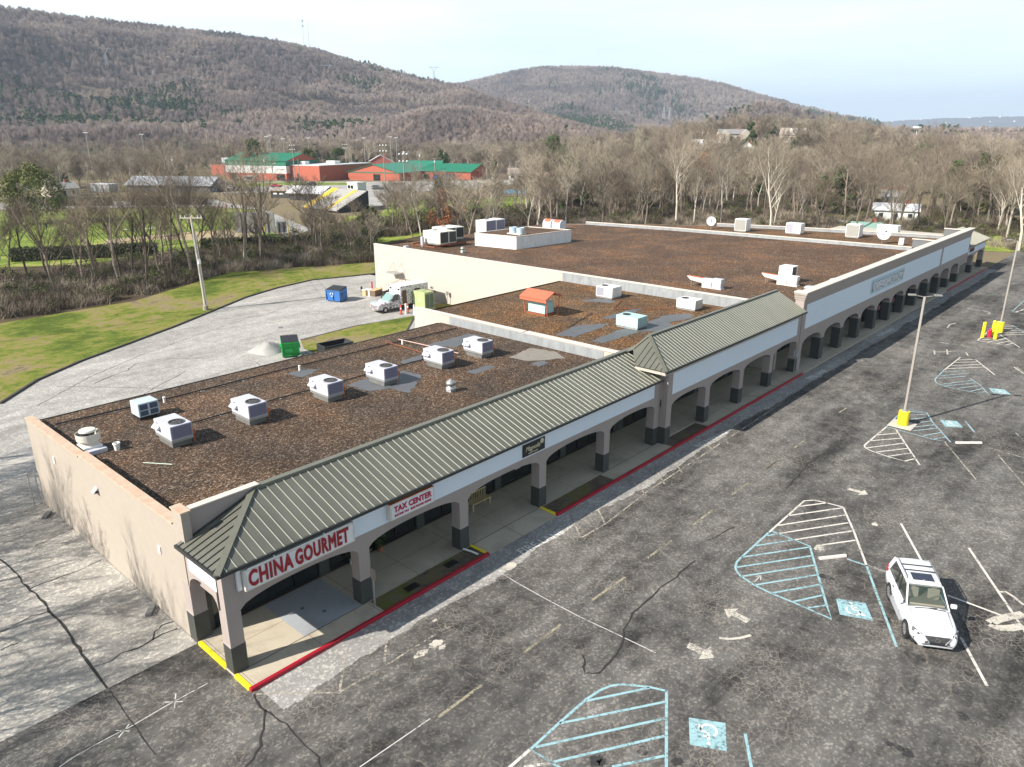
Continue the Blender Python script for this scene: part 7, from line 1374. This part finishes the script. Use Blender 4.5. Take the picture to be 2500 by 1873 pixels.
    # nose: spindle grille, lamps, fog lamps, plate
    m = MB(); zt = zbelt-.26; g_ = [(xf-.035, -.50, zt), (xf-.035, .50, zt), (xf+.045, .30, zt-.28), (xf+.02, .56, .46), (xf+.02, -.56, .46), (xf+.045, -.30, zt-.28)]; m.prism([(x+.02, y, z) for x, y, z in g_], (.03, 0, 0)); m.build('grille', GRL, t)
    m = MB()
    for i in range(5): z = zt-.045-i*.055; w_ = .46-i*.035; m.cbox((xf+.045+i*.005, 0, z), (.03, w_*2, .018))
    m.build('grille_bar', CHR, t)
    m = MB(); ed = [(x+.055, y, z) for x, y, z in g_]; m.tube([ed[5], ed[0], ed[1], ed[2], ed[3]], .02, 5); m.tube([ed[4], ed[5]], .02, 5); m.build('grille_surround', CHR, t)
    m = MB(); m.lathe([(.09, 0), (.09, .015), (.07, .015), (.07, 0)], n=18); o = m.build('emblem', CHR, t); o.location = (xf+.075, 0, zt-.13); o.rotation_euler = (0, PI/2, 0); o.scale = (1, 1.25, 1)
    GAP = plain('panel_gap', (.10, .10, .10), .6)
    for s_ in (-1, 1):
        for x in (cb-.45, cb-1.45, ca+1.35): m = MB(); m.prism([(x, s_*(h2*.99), .48), (x+.016, s_*(h2*.99), .48), (x+.016, s_*(h2*.945), zbelt-.04), (x, s_*(h2*.945), zbelt-.04)], (0, s_*.012, 0)); m.build('door_gap', GAP, t)
        m = MB(); m.tube([(cb+.1, s_*wbelt*.86, zbelt+.02), (xf-.55, s_*h2*.73, zbelt-.10), (xf-.28, s_*h2*.62, zbelt-.19)], .012, 4); m.build('bonnet_gap', GAP, t)
    m = MB(); m.cbox((xf+.045, 0, .52), (.02, .9, .14)); m.build('lower_grille', plain('mesh_grille', (.07, .07, .075), .5), t)
    m = MB(); m.tube([(0, -.05, .03), (0, .0, -.03), (0, .06, -.03)], .012, 5); m.build('emblem', CHR, t).location = (xf+.085, 0, zt-.13)
    for s_ in (-1, 1):
        m = MB(); q = [(xf-.13, s_*.54, zt+.02), (xf-.50, s_*.84, zt+.09), (xf-.44, s_*.86, zt-.08), (xf-.08, s_*.58, zt-.16)]; m.prism(q if s_ > 0 else q[::-1], (.07, s_*.03, .025)); m.build('headlight', LENS, t)
        m = MB(); m.cyl((xf-.20, s_*.68, zt-.02), (xf-.08, s_*.70, zt-.02), .06, n=12); m.build('headlamp_bulb', CHR, t)
        m = MB(); q = [(xf-.10, s_*.62, .52), (xf-.26, s_*.82, .60), (xf-.26, s_*.82, .52), (xf-.12, s_*.66, .44)]; m.prism(q if s_ > 0 else q[::-1], (.05, s_*.02, 0)); m.build('fog_lamp', GRL, t)
        m = MB(); m.cbox((cb-.22, s_*(h2+.12), zbelt+.10), (.16, .24, .17)); m.build('mirror', CARW, t, bevel=.04); m = MB(); m.cbox((0, s_*(h2+.03), .40), (1.9, .16, .05)); m.build('running_board', RIM, t)
        for x in (.25, -.85): m = MB(); m.cbox((x, s_*(h2+.012), zbelt-.14), (.2, .03, .03)); m.build('door_handle', CHR, t)
        m = MB(); m.cbox((xr+.12, s_*h2*.84, zbelt-.05), (.2, .18, .3)); m.build('tail_light', TAIL, t)
    m = MB(); m.cbox((cb+.07, -.1, zbelt+.055), (.03, .9, .02), rz=.1); m.cbox((cb+.1, .35, zbelt+.05), (.03, .6, .02), rz=-.1); m.build('wiper', GRL, t)
    return t
ra_, fa_ = gp(2170.7, 1459, ZL), gp(2210.5, 1553.5, ZL); hd = (fa_-ra_); hd.z = 0; hd.normalize(); lf = Vector((-hd.y, hd.x, 0)); cc = (ra_+fa_)/2+lf*.86
car('white luxury SUV with sunroof parked nose towards the camera beside the hatched island', (cc.x-hd.x*.05, cc.y-hd.y*.05, ZL), math.atan2(hd.y, hd.x), CARW)
def far_car(label, u, v, rz, col, suv=False, **kw): p = gp(u, v, -.27); return car(label, (p.x, p.y, -.27), rz, plain(label[:20], col, .3, var=.02), 4.6, 1.8, 1.65 if suv else 1.45, 2.7, False, suv, **kw)
PV = YAW-PI/2
far_car('pale gold car parked at the left entrance of the gym', 588, 438.5, PV+.2, (.50, .44, .30)); far_car('white SUV parked at the right end of the field house', 566, 463, PV+.3, (.75, .75, .76), True); far_car('dark blue pickup between the white SUV and the grey car', 583, 466, PV+1.3, (.04, .07, .16), True); far_car('grey-blue car rightmost of the three at the field house', 604, 466, PV+.2, (.22, .25, .30))
far_car('red car parked behind the concession hut', 675, 457, PV, (.42, .02, .04)); far_car('black SUV parked in front of the brick wing', 758, 454, PV+PI, (.02, .025, .035), True); far_car('black car at the doorway of the brick wing', 722, 441, PV+.4, (.02, .02, .02)); far_car('dark SUV standing alone in the school car park', 923, 463, PV-.2, (.04, .045, .045), True); far_car('dark car on the road at the tennis court', 1274, 438, PV+.3, (.05, .05, .06), True)
p = gp(608, 444, -.27); t = empty('minibus', 'white minibus with dark side parked in front of the gym', 'bus', (p.x, p.y, -.27), PV); m = MB(); m.box(-2.1, 0, .4, 2.1, 2.0, 2.5); m.build('body', CARW, t, bevel=.1); m = MB(); m.box(-.9, -.02, .8, 2.0, -.003, 2.3); m.build('dark_side', GRL, t); m = MB(); m.box(-2.0, -.02, 1.4, -1.2, -.004, 2.2); m.build('window', GLASS, t)
for x in (-1.3, 1.3): m = MB(); m.cyl((x, -.01, .4), (x, .3, .4), .4, n=14); m.build('wheel', TYRE, t)

# ---------------------------------------------------------------- graphic-wrapped ambulance-style truck behind the middle wing
def mat_wrap():
    m, t, b = new_mat('black_white_graphic_wrap'); p = pos(t, (1, 1, 1), 0, True); n = noise(t, p, 2.3, 6, .75, 1.8); c = ramp(t, n, [(.40, (.03, .03, .035)), (.46, (.28, .28, .30)), (.50, (.72, .72, .74)), (.60, (.66, .66, .68)), (.66, (.10, .10, .11))])
    rd = ramp(t, noise(t, pos(t, (1, 1, 3), 0, True), 1.3, 4, .7, 1.0), [(.60, (0, 0, 0)), (.66, (1, 1, 1))]); c = mixc(t, math_(t, 'MULTIPLY', rd, .8), c, (.28, .05, .04)); t.links.new(c, b.inputs['Base Color']); b.inputs['Roughness'].default_value = .3; return m
WRAP = mat_wrap(); cV = crop(880, 680, 220, 2212)
w1 = gp(*cV(650, 855), ZL); hdg = R(176.5); t = empty('graphic_truck', 'ambulance-style box truck wrapped in black and white graphics parked by the side wall', 'truck', (w1.x+2.05, w1.y+1.0, ZL), hdg)
m = MB(); body = [[(x, -w, z0), (x, w, z0), (x, w, z1-.12), (x, w*.86, z1), (x, -w*.86, z1), (x, -w, z1-.12)] for x, w, z0, z1 in ((-.1, .98, .42, 1.28), (1.6, .98, .42, 1.28), (2.5, .96, .42, 1.18), (2.95, .88, .48, 1.05), (3.0, .84, .55, .95))]; loft(body, m); m.build('body', WRAP, t)
cab = [[(-.1, -.92, 1.2), (-.1, .92, 1.2), (-.1, .80, 2.0), (-.1, -.80, 2.0)], [(.55, -.92, 1.2), (.55, .92, 1.2), (.55, .80, 2.02), (.55, -.80, 2.02)], [(1.45, -.9, 1.2), (1.45, .9, 1.2), (1.42, .88, 1.24), (1.42, -.88, 1.24)]]; loft(cab).build('cab', WRAP, t)
m = MB(); m.poly([(1.47, -.84, 1.26), (1.47, .84, 1.26), (.64, .74, 1.99), (.64, -.74, 1.99)]); m.build('windscreen', plain('pale_windscreen', (.20, .32, .30), .1, spec=.9), t)
for s_ in (-1, 1):
    m = MB(); q = [(.05, s_*.935, 1.28), (1.15, s_*.935, 1.28), (.52, s_*.85, 1.92), (.05, s_*.85, 1.92)]; m.prism(q, (0, s_*.01, 0)); m.build('side_window', GLASS, t); m = MB(); m.cbox((1.05, s_*1.12, 1.4), (.12, .24, .28)); m.build('mirror', GRL, t)
    m = MB(); m.cbox((2.92, s_*.68, .86), (.16, .3, .2)); m.build('headlight', plain('amber_headlamp', (.62, .36, .22), .2), t)
    for x in (2.05, -2.35): m = MB(); m.lathe([(.2, -.12), (.36, -.13), (.38, 0), (.36, .13), (.2, .12)], n=22); w_ = m.build('wheel', TYRE, t); w_.location = (x, s_*.9, .38); w_.rotation_euler = (PI/2, 0, 0); m = MB(); m.cyl((0, 0, -.1), (0, 0, .1), .22, n=16); m.build('rim', RIM, w_)
m = MB(); m.box(2.98, -.9, .42, 3.12, .9, .62); m.build('bumper', CHR, t, bevel=.02); m = MB(); m.box(3.0, -.55, .66, 3.03, .55, .95); m.build('grille', CHR, t); m = MB(); m.box(3.13, -.2, .42, 3.15, .2, .58); m.build('licence_plate', plain('pink_plate', (.62, .35, .34), .5), t)
m = MB(); m.box(-4.3, -1.12, .62, -.12, 1.12, 2.85); m.build('box_body', WRAP, t, bevel=.05); m = MB(); m.box(-4.28, -1.1, 2.852, -.14, 1.1, 2.88); m.box(-.118, -1.1, 1.9, -.10, 1.1, 2.8); m.build('white_top', CARW, t)
for x0, x1 in ((-1.0, -.35), (-3.0, -2.2)): 
    for s_ in (-1, 1): m = MB(); m.box(x0, s_*1.125-.01, .75, x1, s_*1.125+.01, 2.4); m.build('side_door', plain('maroon_door', (.09, .035, .035), .4), t)
for y in (-.8, .8): m = MB(); m.box(-.1, y-.18, 2.4, -.06, y+.18, 2.62); m.build('marker_lamp', GRL, t)
m = MB(); m.box(-4.3, -1.0, .4, -.3, 1.0, .61); m.build('chassis', GRL, t)

# ---------------------------------------------------------------- skips, junk and fittings in the rear lot
BLUE = plain('blue_skip_paint', (.035, .15, .42), .5, grime=(.08, .14, .24)); GREENP = plain('green_skip_paint', (.01, .30, .06), .5, grime=(.02, .18, .05)); LID = plain('black_plastic_lid', (.022, .022, .024), .5)
def skip(label, loc, rz, W_, D_, H, mat, name='dumpster'):
    t = empty(name, label, 'dumpster', loc, rz); m = MB(); v = [(0, 0, .12), (W_, 0, .12), (W_, D_, .12), (0, D_, .12), (0, -.12, H*.82), (W_, -.12, H*.82), (W_, D_, H), (0, D_, H)]; m.add(v, [(0, 3, 2, 1), (0, 1, 5, 4), (1, 2, 6, 5), (2, 3, 7, 6), (3, 0, 4, 7), (4, 5, 6, 7)]); m.build('bin', mat, t, bevel=.02)
    m = MB()
    for x in (0, W_*.5-.04, W_-.08): m.box(x, -.17, .14, x+.08, -.05-.0, H*.8)
    m.box(-.05, -.2, H*.8, W_+.05, -.05, H*.86); m.box(0, -.15, .14, W_, -.03, .24); m.build('rib', mat, t)
    for i in (0, 1): m = MB(); x0 = i*W_/2+.01; x1 = (i+1)*W_/2-.01; m.prism([(x0, -.16, H*.86), (x1, -.16, H*.86), (x1, D_, H+.05), (x0, D_, H+.05)], (0, 0, .05)); m.build('lid', LID, t)
    for s_ in (-.12, W_): m = MB(); m.box(s_, .3, H*.45, s_+.12, D_-.2, H*.62); m.build('fork_pocket', mat, t)
    m = MB(); m.box(.1, .1, 0, W_-.1, D_-.1, .119); m.build('skid', GRL, t); return t
b1, b2 = gp(798, 735), gp(832, 738.5); t = skip('blue dumpster with black lid and white recycling print, alone in the rear lot', (b1.x, b1.y, ZL), math.atan2((b2-b1).y, (b2-b1).x), (b2-b1).length, 1.5, 1.7, BLUE); m = MB()
for k_ in range(3): a_ = k_*2*PI/3; m.ribbon([(.95+math.cos(a_+j*.25)*.22, math.sin(a_+j*.25)*.22, 0) for j in range(6)], .09, 0)
m2 = MB(); m2.add([(x, -.19, y+.95) for x, y, z in m.v], m.f); m2.build('white_print', SWHITE, t)
bb = crop(600, 550, 700, 2212); g1, g2 = gp(*bb(285, 1025)), gp(*bb(420, 1012)); t = skip('bright green dumpster with dark lid beside the heap of pale gravel', (g1.x, g1.y, ZL), math.atan2((g2-g1).y, (g2-g1).x), (g2-g1).length, 1.4, 1.75, GREENP); m = MB(); m.box(.3, -.34, .62, 1.0, -.18, .86); m.build('print_box', plain('green_box', (.01, .22, .05), .5), t)
def heap(name, label, c, r_, h, mat, sd=1):
    rs = random.Random(sd); m = MB(); n = 26; rows = 7; v = []
    for j in range(rows+1):
        f = j/rows
        for i in range(n): a_ = 2*PI*i/n; rr = r_*(1-f)*(1+.16*math.sin(a_*3+sd)+rs.uniform(-.06, .06)); v.append((math.cos(a_)*rr*1.2, math.sin(a_)*rr, h*(1-(1-f)**1.3)*(1+rs.uniform(-.05, .05))-.02))
    m.add(v, [(j*n+i, j*n+(i+1) % n, (j+1)*n+(i+1) % n, (j+1)*n+i) for j in range(rows) for i in range(n)]); o = m.build(name, mat, loc=c, smooth=True); return tag(o, label, name.replace('_', ' '))
hp_ = gp(*bb(195, 975)); PGR = mat_concrete('pale_gravel', (.36, .35, .33), .3); heap('gravel_heap', 'heap of pale grey gravel left of the green dumpster', (hp_.x, hp_.y+.5, ZL), 1.6, .9, PGR)
k1 = gp(*bb(600, 1020)); t = empty('open_container', 'open black steel container with sloping end behind the near roof edge', 'container', (k1.x, k1.y-.4, ZL), -.12)
m = MB(); Lc, Wc, Hc = 3.0, 1.7, 1.05
m.prism([(0, 0, 0), (Lc-.6, 0, 0), (Lc, 0, Hc), (0, 0, Hc)], (0, .06, 0)); m.prism([(0, Wc, 0), (Lc-.6, Wc, 0), (Lc, Wc, Hc), (0, Wc, Hc)], (0, .06, 0)); m.box(0, .061, 0, .06, Wc-.001, Hc); m.prism([(Lc-.6, .061, 0), (Lc, .061, Hc), (Lc, Wc-.001, Hc), (Lc-.6, Wc-.001, 0)], (.06, 0, 0)); m.box(.061, .061, 0, Lc-.62, Wc-.001, .05); m.build('shell', LID, t); m = MB(); m.tube([(0, 0, Hc), (Lc, 0, Hc), (Lc, Wc, Hc), (0, Wc, Hc), (0, 0, Hc)], .06, 6); m.build('rim', GRL, t)
rj = random.Random(8); jk = gp(*bb(480, 1030)); t = empty('rubble_pile', 'low pile of broken blocks and boards between the green dumpster and black container', 'rubble', (jk.x, jk.y, ZL))
for i in range(22): m = MB(); m.cbox((rj.gauss(0, .7), rj.gauss(0, .45), rj.uniform(.05, .25)), (rj.uniform(.2, .6), rj.uniform(.15, .35), rj.uniform(.06, .18)), rj.uniform(0, 3), 0, rj.uniform(-.4, .4), rj.uniform(-.4, .4)); m.build('block', rj.choice([CONC, bpy.data.materials['block_dark'], bpy.data.materials['curb_metal']]), t)
bd = gp(*bb(560, 1000)); m = MB(); m.cbox((0, 0, .2), (1.0, .5, .06), .5, 0, .3); tag(m.build('board', plain('orange_board', (.50, .27, .07), .7), loc=(bd.x, bd.y, ZL)), 'tilted orange-yellow board beside the black container', 'board'); bd = gp(*bb(830, 922)); m = MB(); m.cbox((0, 0, .06), (1.5, .07, .07), -.35); tag(m.build('pipe_length', WHITE, loc=(bd.x, bd.y, ZL+.03)), 'white pipe lying on the grass behind the near roof', 'pipe'); bd = gp(*bb(1062, 868)); m = MB(); m.cbox((0, 0, .05), (1.1, .05, .05), .9); tag(m.build('stick', plain('yellow_wood', (.5, .38, .14), .7), loc=(bd.x, bd.y, ZL+.03)), 'yellowish stick on the grass near the middle wing corner', 'stick')
# big green cabinet behind the middle wing
e1 = gp(*cV(1590, 800)); t = empty('transformer_cabinet', 'tall pale green electrical cabinet at the back corner of the middle wing', 'electrical cabinet', (e1.x, e1.y, ZL), 0); PGN = plain('pale_green_steel', (.36, .42, .20), .5, grime=(.3, .3, .18)); m = MB(); m.box(0, 0, .1, 1.5, 2.2, 2.2); m.build('cabinet', PGN, t, bevel=.03); m = MB(); m.box(-.1, -.1, -.1, 1.6, 2.3, .099); m.build('pad', CONC, t)
m = MB(); m.box(.1, -.03, .25, .7, -.003, 1.95); m.box(.78, -.03, .25, 1.4, -.003, 1.95); m.build('door', plain('dark_green_louvre', (.10, .14, .09), .6), t); m = MB(); m.box(-.035, .9, 1.0, -.005, 1.05, 1.25); m.build('label_plate', SWHITE, t); m = MB(); m.lathe([(.35, 2.2), (.35, 2.25), (.28, 2.25), (.001, 2.21)], (.75, 1.3, 0), 16); m.build('vent_cap', PGN, t)
# cones and posts
CONEO = plain('traffic_orange_red', (.72, .06, .03), .5)
for (a_, b_), lb, kd in (((1000, 878), 'tall orange-red delineator post left of the white bollard', 'c'), ((1165, 835), 'tall orange-red delineator post right of the white bollard', 'c'), ((1120, 872), 'white bollard between two orange-red posts behind the truck', 'w'), ((1325, 900), 'white bollard at the corner of the middle wing', 'w'), ((290, 300), 'red bollard at the far corner of the side wall', 'r')):
    p = gp(*cV(a_, b_)); 
    if kd == 'c': t = empty('delineator_post', lb, 'traffic post', (p.x, p.y, ZL)); m = MB(); m.lathe([(.001, 1.15), (.06, 1.15), (.11, .1), (.11, .05)], n=12); m.build('post', CONEO, t); m = MB(); m.lathe([(.22, 0), (.22, .05), (.001, .06)], n=8); m.build('base', GRL, t); m = MB(); m.lathe([(.098, .8), (.105, .6)], n=12); m.build('reflective_band', SWHITE, t)
    else: m = MB(); m.lathe([(.001, 1.25), (.08, 1.24), (.11, 1.18), (.11, 0)], n=12); tag(m.build('bollard', WHITE if kd == 'w' else plain('bollard_red', (.6, .02, .06), .5), loc=(p.x, p.y, ZL)), lb, 'bollard')
# shelf canopy, stairs, wall sign, meter on the big side wall
t = empty('wall_canopy', 'small grey flat canopy hung on two rods from the cream side wall', 'canopy', (52, 52.5, 0)); m = MB(); m.box(-1.2, -1.1, 2.7, -.01, 1.1, 2.82); m.build('slab', STEEL, t)
for y in (-.8, .8): m = MB(); m.cyl((-1.1, y, 2.82), (-.02, y, 4.0), .025, n=6); m.build('rod', STEEL, t)
t = empty('steel_stair', 'pale steel stair with railings leading up to the door in the side wall', 'stairs', (51.2, 50.2, ZL)); m = MB()
for i in range(7): m.box(-.6, 1.6+i*.45, 1.3-(i+1)*.18, .6, 2.05+i*.45, 1.3-i*.18)
m.box(-.6, .0, 1.15, .75, 1.59, 1.3); m.build('treads', CONC, t)
for x in (-.6, .6): m = MB(); m.tube([(x, 0, 2.2), (x, 1.6, 2.2), (x, 4.7, .95)], .03, 6); m.cyl((x, 0, 1.2), (x, 0, 2.2), .03, n=6); m.cyl((x, 1.6, 1.2), (x, 1.6, 2.2), .03, n=6); m.cyl((x, 4.7, 0), (x, 4.7, .95), .03, n=6); m.build('handrail', plain('pale_rail', (.50, .42, .36), .6), t)
m = MB(); m.box(51.95, 51.2, 1.2, 51.995, 52.3, 3.3); part(m, 'back_door', plain('cream_door', (.50, .44, .39), .6))
t = empty('wall_notice', 'small black lettering painted on the cream side wall beside the truck', 'sign', (51.99, 46.0, 1.2)); x_ = text('lettering', 'NO\nPARKING', .42, BLACK, t, bold=.01, xs=.8, extr=.004); x_.rotation_euler = (PI/2, 0, -PI/2); x_.location = (-.01, 0, .1)
t = empty('meter_post', 'grey meter on a thin post by the side wall', 'meter', (51.6, 42.8, ZL)); m = MB(); m.cyl((0, 0, -.1), (0, 0, 1.2), .04, n=6); m.build('post', STEEL, t); m = MB(); m.box(-.1, -.15, 1.2, .12, .15, 1.65); m.build('meter', STEEL, t); m = MB(); m.box(0, 0, 0, .5, .7, .75); tag(m.build('ground_cabinet', PGN, loc=(50.6, 38.2, ZL), bevel=.03), 'low pale green box on the grass at the foot of the side wall', 'electrical cabinet')
# furniture dumped by the stair
fx = crop(880, 680, 220, 2212)
p = gp(*fx(360, 450)); t = empty('desk', 'brown desk with open front dumped at the foot of the stair', 'desk', (p.x, p.y, ZL), .25); BRN = plain('brown_wood', (.16, .11, .07), .6); TNW = plain('tan_wood', (.55, .38, .19), .6); m = MB(); m.box(0, 0, .05, 1.6, .06, .75); m.box(0, .061, .05, .06, .9, .75); m.box(1.54, .061, .05, 1.6, .9, .75); m.build('panels', BRN, t); m = MB(); m.box(-.05, -.05, .76, 1.65, .95, .82); m.build('top', TNW, t)
p = gp(*fx(245, 435)); t = empty('shelf_unit', 'small white shelf unit with dark items beside the desk', 'shelf', (p.x, p.y, ZL), .2); m = MB(); m.box(0, 0, 0, .7, .4, .85); m.build('frame', SWHITE, t); m = MB()
for i in range(4): m.box(.1+(i % 2)*.3, -.02, .12+.35*(i//2), .32+(i % 2)*.3, -.003, .38+.35*(i//2))
m.build('opening', BLACK, t)
p = gp(*fx(130, 430)); t = empty('cabinet', 'low white-topped cabinet with orange front next to the shelf unit', 'cabinet', (p.x, p.y, ZL), .2); m = MB(); m.box(0, 0, 0, .8, .6, .72); m.build('body', TNW, t); m = MB(); m.box(-.1, -.05, .721, .9, .65, .78); m.build('top', SWHITE, t)
p = gp(*fx(75, 410)); t = empty('office_chair', 'black office chair left of the dumped cabinets', 'chair', (p.x, p.y, ZL), .4); m = MB(); m.box(-.25, -.25, .42, .25, .25, .5); m.build('seat', BLACK, t, bevel=.03); m = MB(); m.box(-.22, .2, .6, .22, .26, 1.15); m.build('backrest', BLACK, t, bevel=.03); m = MB(); m.cyl((0, 0, .05), (0, 0, .42), .03); [m.cbox((math.cos(k_*1.2566)*.14, math.sin(k_*1.2566)*.14, .05), (.3, .04, .03), k_*1.2566) for k_ in range(5)]; m.build('base', GRL, t)
p = gp(*bb(270, 790)); m = MB(); m.lathe([(.3, .0), (.3, .015), (.001, .016)], n=16); tag(m.build('manhole_cover', bpy.data.materials['block_dark'], loc=(p.x, p.y, ZL+.012)), 'round dark drain cover in the rear pavement', 'manhole cover')
# school-side blue dumpster
p = gp(1058, 437.5, -.3); skip('small blue dumpster at the green-roofed school blocks', (p.x, p.y, -.28), PV, 2.4, 1.6, 2.0, BLUE)
# things seen through the shop fronts: bench, plants, chequered floor
t = empty('wooden_bench', 'pale slatted wooden bench behind the shop glass of the third arch', 'bench', (15.6, 2.75, 0), 0); BW = plain('pale_bench_wood', (.52, .42, .22), .6); m = MB(); m.box(0, -.4, .42, 1.5, .1, .46); m.build('seat', BW, t); m = MB(); m.box(0, .05, .88, 1.5, .1, .94)
for i in range(11): m.box(.04+i*.14, .06, .46, .07+i*.14, .09, .88)
m.build('backrest', BW, t)
for x in (.05, 1.4):
    for y in (-.36, .05): m = MB(); m.box(x, y, 0, x+.05, y+.05, .42); m.build('leg', BW, t)
for i, (x, lb) in enumerate(((7.9, 'leafy potted plant standing before the tax office glass, left one'), (8.6, 'spiky potted plant standing before the tax office glass'), (9.6, 'pale flowering pot before the tax office glass, right one'))):
    t = empty('potted_plant', lb, 'plant', (x, 3.0, 0)); m = MB(); m.lathe([(.12, 0), (.17, .3), (.14, .3), (.001, .26)], n=12); m.build('pot', plain('terracotta', (.3, .12, .06), .8) if i else WHITE, t); leaf_crown(70+i, 1.1, .34, 160, .13, .3).build('foliage', LEAFG if i != 1 else LEAFO, t)
for x, y in ((4.2, 1.75), (4.75, .85)): m = MB(); m.lathe([(.09, 0), (.09, .008), (.001, .009)], n=14); tag(m.build('drain_cover', bpy.data.materials['block_dark'], loc=(x, y, .004)), 'small round drain cover in the grey walkway patch', 'drain cover', 'drain covers in the grey walkway patch')
for x, y in ((8.6, -.6), (11.2, -.5)): m = MB(); m.box(-.35, -.2, 0, .35, .2, .03); m.box(-.02, -.2, .03, .02, .2, .04); tag(m.build('valve_box_lid', BLACK, loc=(x, y, -.038)), 'dark utility lid set in the first planting bed', 'utility lid', 'dark utility lids in the first planting bed')
t = empty('downspout_elbow', 'white splash pipe lying beside the yellow kerb end', 'pipe', (12.6, -.45, 0)); m = MB(); m.tube([(-.1, .4, .05), (.0, 0, .04), (.1, -.45, .0)], .05, 6); m.build('pipe', WHITE, t)

# ================================================================ PEOPLE ON THE FIELD (one continuous skinned body each)
def person(label, u, v, shirt, pants, pose, rz, cat='person', hscale=1.):
    p = gp(u, v, -.28); s_ = pose
    J = {'pel': (0, 0, .95), 'spi': (0, 0, 1.2), 'che': (0, .02, 1.42), 'nec': (0, .02, 1.54), 'hea': (0, .0, 1.68), 'top': (0, 0, 1.78),
         'hl': (-.1, 0, .92), 'kl': (-.12, -.12*s_, .5), 'al': (-.13, .10*s_, .08), 'tl': (-.13, -.08+.1*s_, .03), 'hr': (.1, 0, .92), 'kr': (.12, .10*s_, .5), 'ar': (.13, .24*s_, .10), 'tr': (.13, .06+.1*s_, .03),
         'sl': (-.19, .02, 1.42), 'el': (-.27, .05-.1*s_, 1.14), 'wl': (-.25, -.12-.1*s_, .92), 'fl': (-.24, -.17-.1*s_, .84), 'sr': (.19, .02, 1.42), 'er': (.27, .05+.1*s_, 1.14), 'wr': (.25, -.10+.1*s_, .95), 'fr': (.24, -.15+.1*s_, .88)}
    rad = {'pel': .15, 'spi': .13, 'che': .16, 'nec': .055, 'hea': .10, 'top': .07, 'hl': .09, 'kl': .06, 'al': .045, 'tl': .035, 'hr': .09, 'kr': .06, 'ar': .045, 'tr': .035, 'sl': .06, 'el': .045, 'wl': .032, 'fl': .03, 'sr': .06, 'er': .045, 'wr': .032, 'fr': .03}
    E_ = [('pel', 'spi'), ('spi', 'che'), ('che', 'nec'), ('nec', 'hea'), ('hea', 'top'), ('pel', 'hl'), ('hl', 'kl'), ('kl', 'al'), ('al', 'tl'), ('pel', 'hr'), ('hr', 'kr'), ('kr', 'ar'), ('ar', 'tr'), ('che', 'sl'), ('sl', 'el'), ('el', 'wl'), ('wl', 'fl'), ('che', 'sr'), ('sr', 'er'), ('er', 'wr'), ('wr', 'fr')]
    ks = list(J); me = bpy.data.meshes.new('person'); me.from_pydata([J[k] for k in ks], [(ks.index(a), ks.index(b)) for a, b in E_], []); me.materials.append(mat_person(shirt, pants)); o = bpy.data.objects.new('person', me); link(o); o.location = (p.x, p.y, -.28); o.rotation_euler = (0, 0, rz); o.scale = (hscale,)*3
    md = o.modifiers.new('skin', 'SKIN'); sv = me.skin_vertices[0].data
    for i, k in enumerate(ks): sv[i].radius = (rad[k], rad[k])
    sv[0].use_root = True; sb = o.modifiers.new('sub', 'SUBSURF'); sb.levels = 1; sb.render_levels = 1; tag(o, label, cat)
def mat_person(shirt, pants):
    m, t, b = new_mat('clothed_figure'); s = nd(t, 'ShaderNodeSeparateXYZ'); tcx = nd(t, 'ShaderNodeTexCoord'); t.links.new(tcx.outputs['Object'], s.inputs[0])
    r_ = nd(t, 'ShaderNodeValToRGB'); r_.color_ramp.interpolation = 'CONSTANT'; e = r_.color_ramp.elements
    while len(e) < 5: e.new(.5)
    for q, (p_, c) in zip(e, ((0, (.03, .03, .03)), (.05, pants), (.53, shirt), (.84, (.40, .24, .16)), (.955, (.03, .02, .015)))): q.position = p_; q.color = (*c, 1)
    t.links.new(math_(t, 'MULTIPLY', s.outputs[2], .5556), r_.inputs[0]); t.links.new(r_.outputs[0], b.inputs['Base Color']); b.inputs['Roughness'].default_value = .9; return m
DK = (.03, .03, .035); RD = (.5, .03, .03); WH = (.7, .7, .7)
for a in (('person in dark clothes on the track left of the pole', 241, 483, DK, DK, .6, .3), ('person in white shirt on the track in front of the field house', 354, 484, WH, DK, .4, 1.), ('person in dark clothes on the track behind the hedge', 337, 483, DK, DK, .8, 2.), ('person in white shirt bending on the far side of the field', 393, 512, WH, DK, 1., .5), ('person in red shirt leftmost of the group near the scoreboard', 525, 519, RD, DK, .5, .2), ('person in red shirt second in the group near the scoreboard', 537, 516, RD, WH, .7, 1.2), ('person in red shirt third in the group near the scoreboard', 554, 514, RD, DK, .3, 2.2), ('person in dark clothes rightmost of the group near the scoreboard', 568, 514, DK, DK, .8, 0.), ('person in red shirt standing above the scoreboard', 609, 508, RD, DK, .4, .8), ('person in red shirt at the track near the bleachers', 645, 507, RD, WH, .4, .8), ('person running on the field behind the left trees', 115, 562, DK, DK, 1.3, .2), ('person in white shirt on the field behind the left trees', 161, 562, WH, DK, .9, .9), ('person in red shorts crouching near the centre of the field', 206, 576, WH, RD, 1.2, .9)): person(*a)
# ================================================================ AIR
m = MB(); m.box(-14000, -14000, -1.4, 14000, 14000, 560); hz_ = m.build('haze', [], None) if 0 else None
mh = bpy.data.materials.new('haze'); mh.use_nodes = True; tt = mh.node_tree; tt.nodes.remove(tt.nodes['Principled BSDF']); pv = tt.nodes.new('ShaderNodeVolumePrincipled'); pv.inputs['Color'].default_value = (.66, .80, 1.0, 1); pv.inputs['Density'].default_value = .00013; pv.inputs['Anisotropy'].default_value = .1
tt.links.new(pv.outputs[0], tt.nodes['Material Output'].inputs['Volume'])
o = m.build('haze', mh); tag(o, kind='stuff')
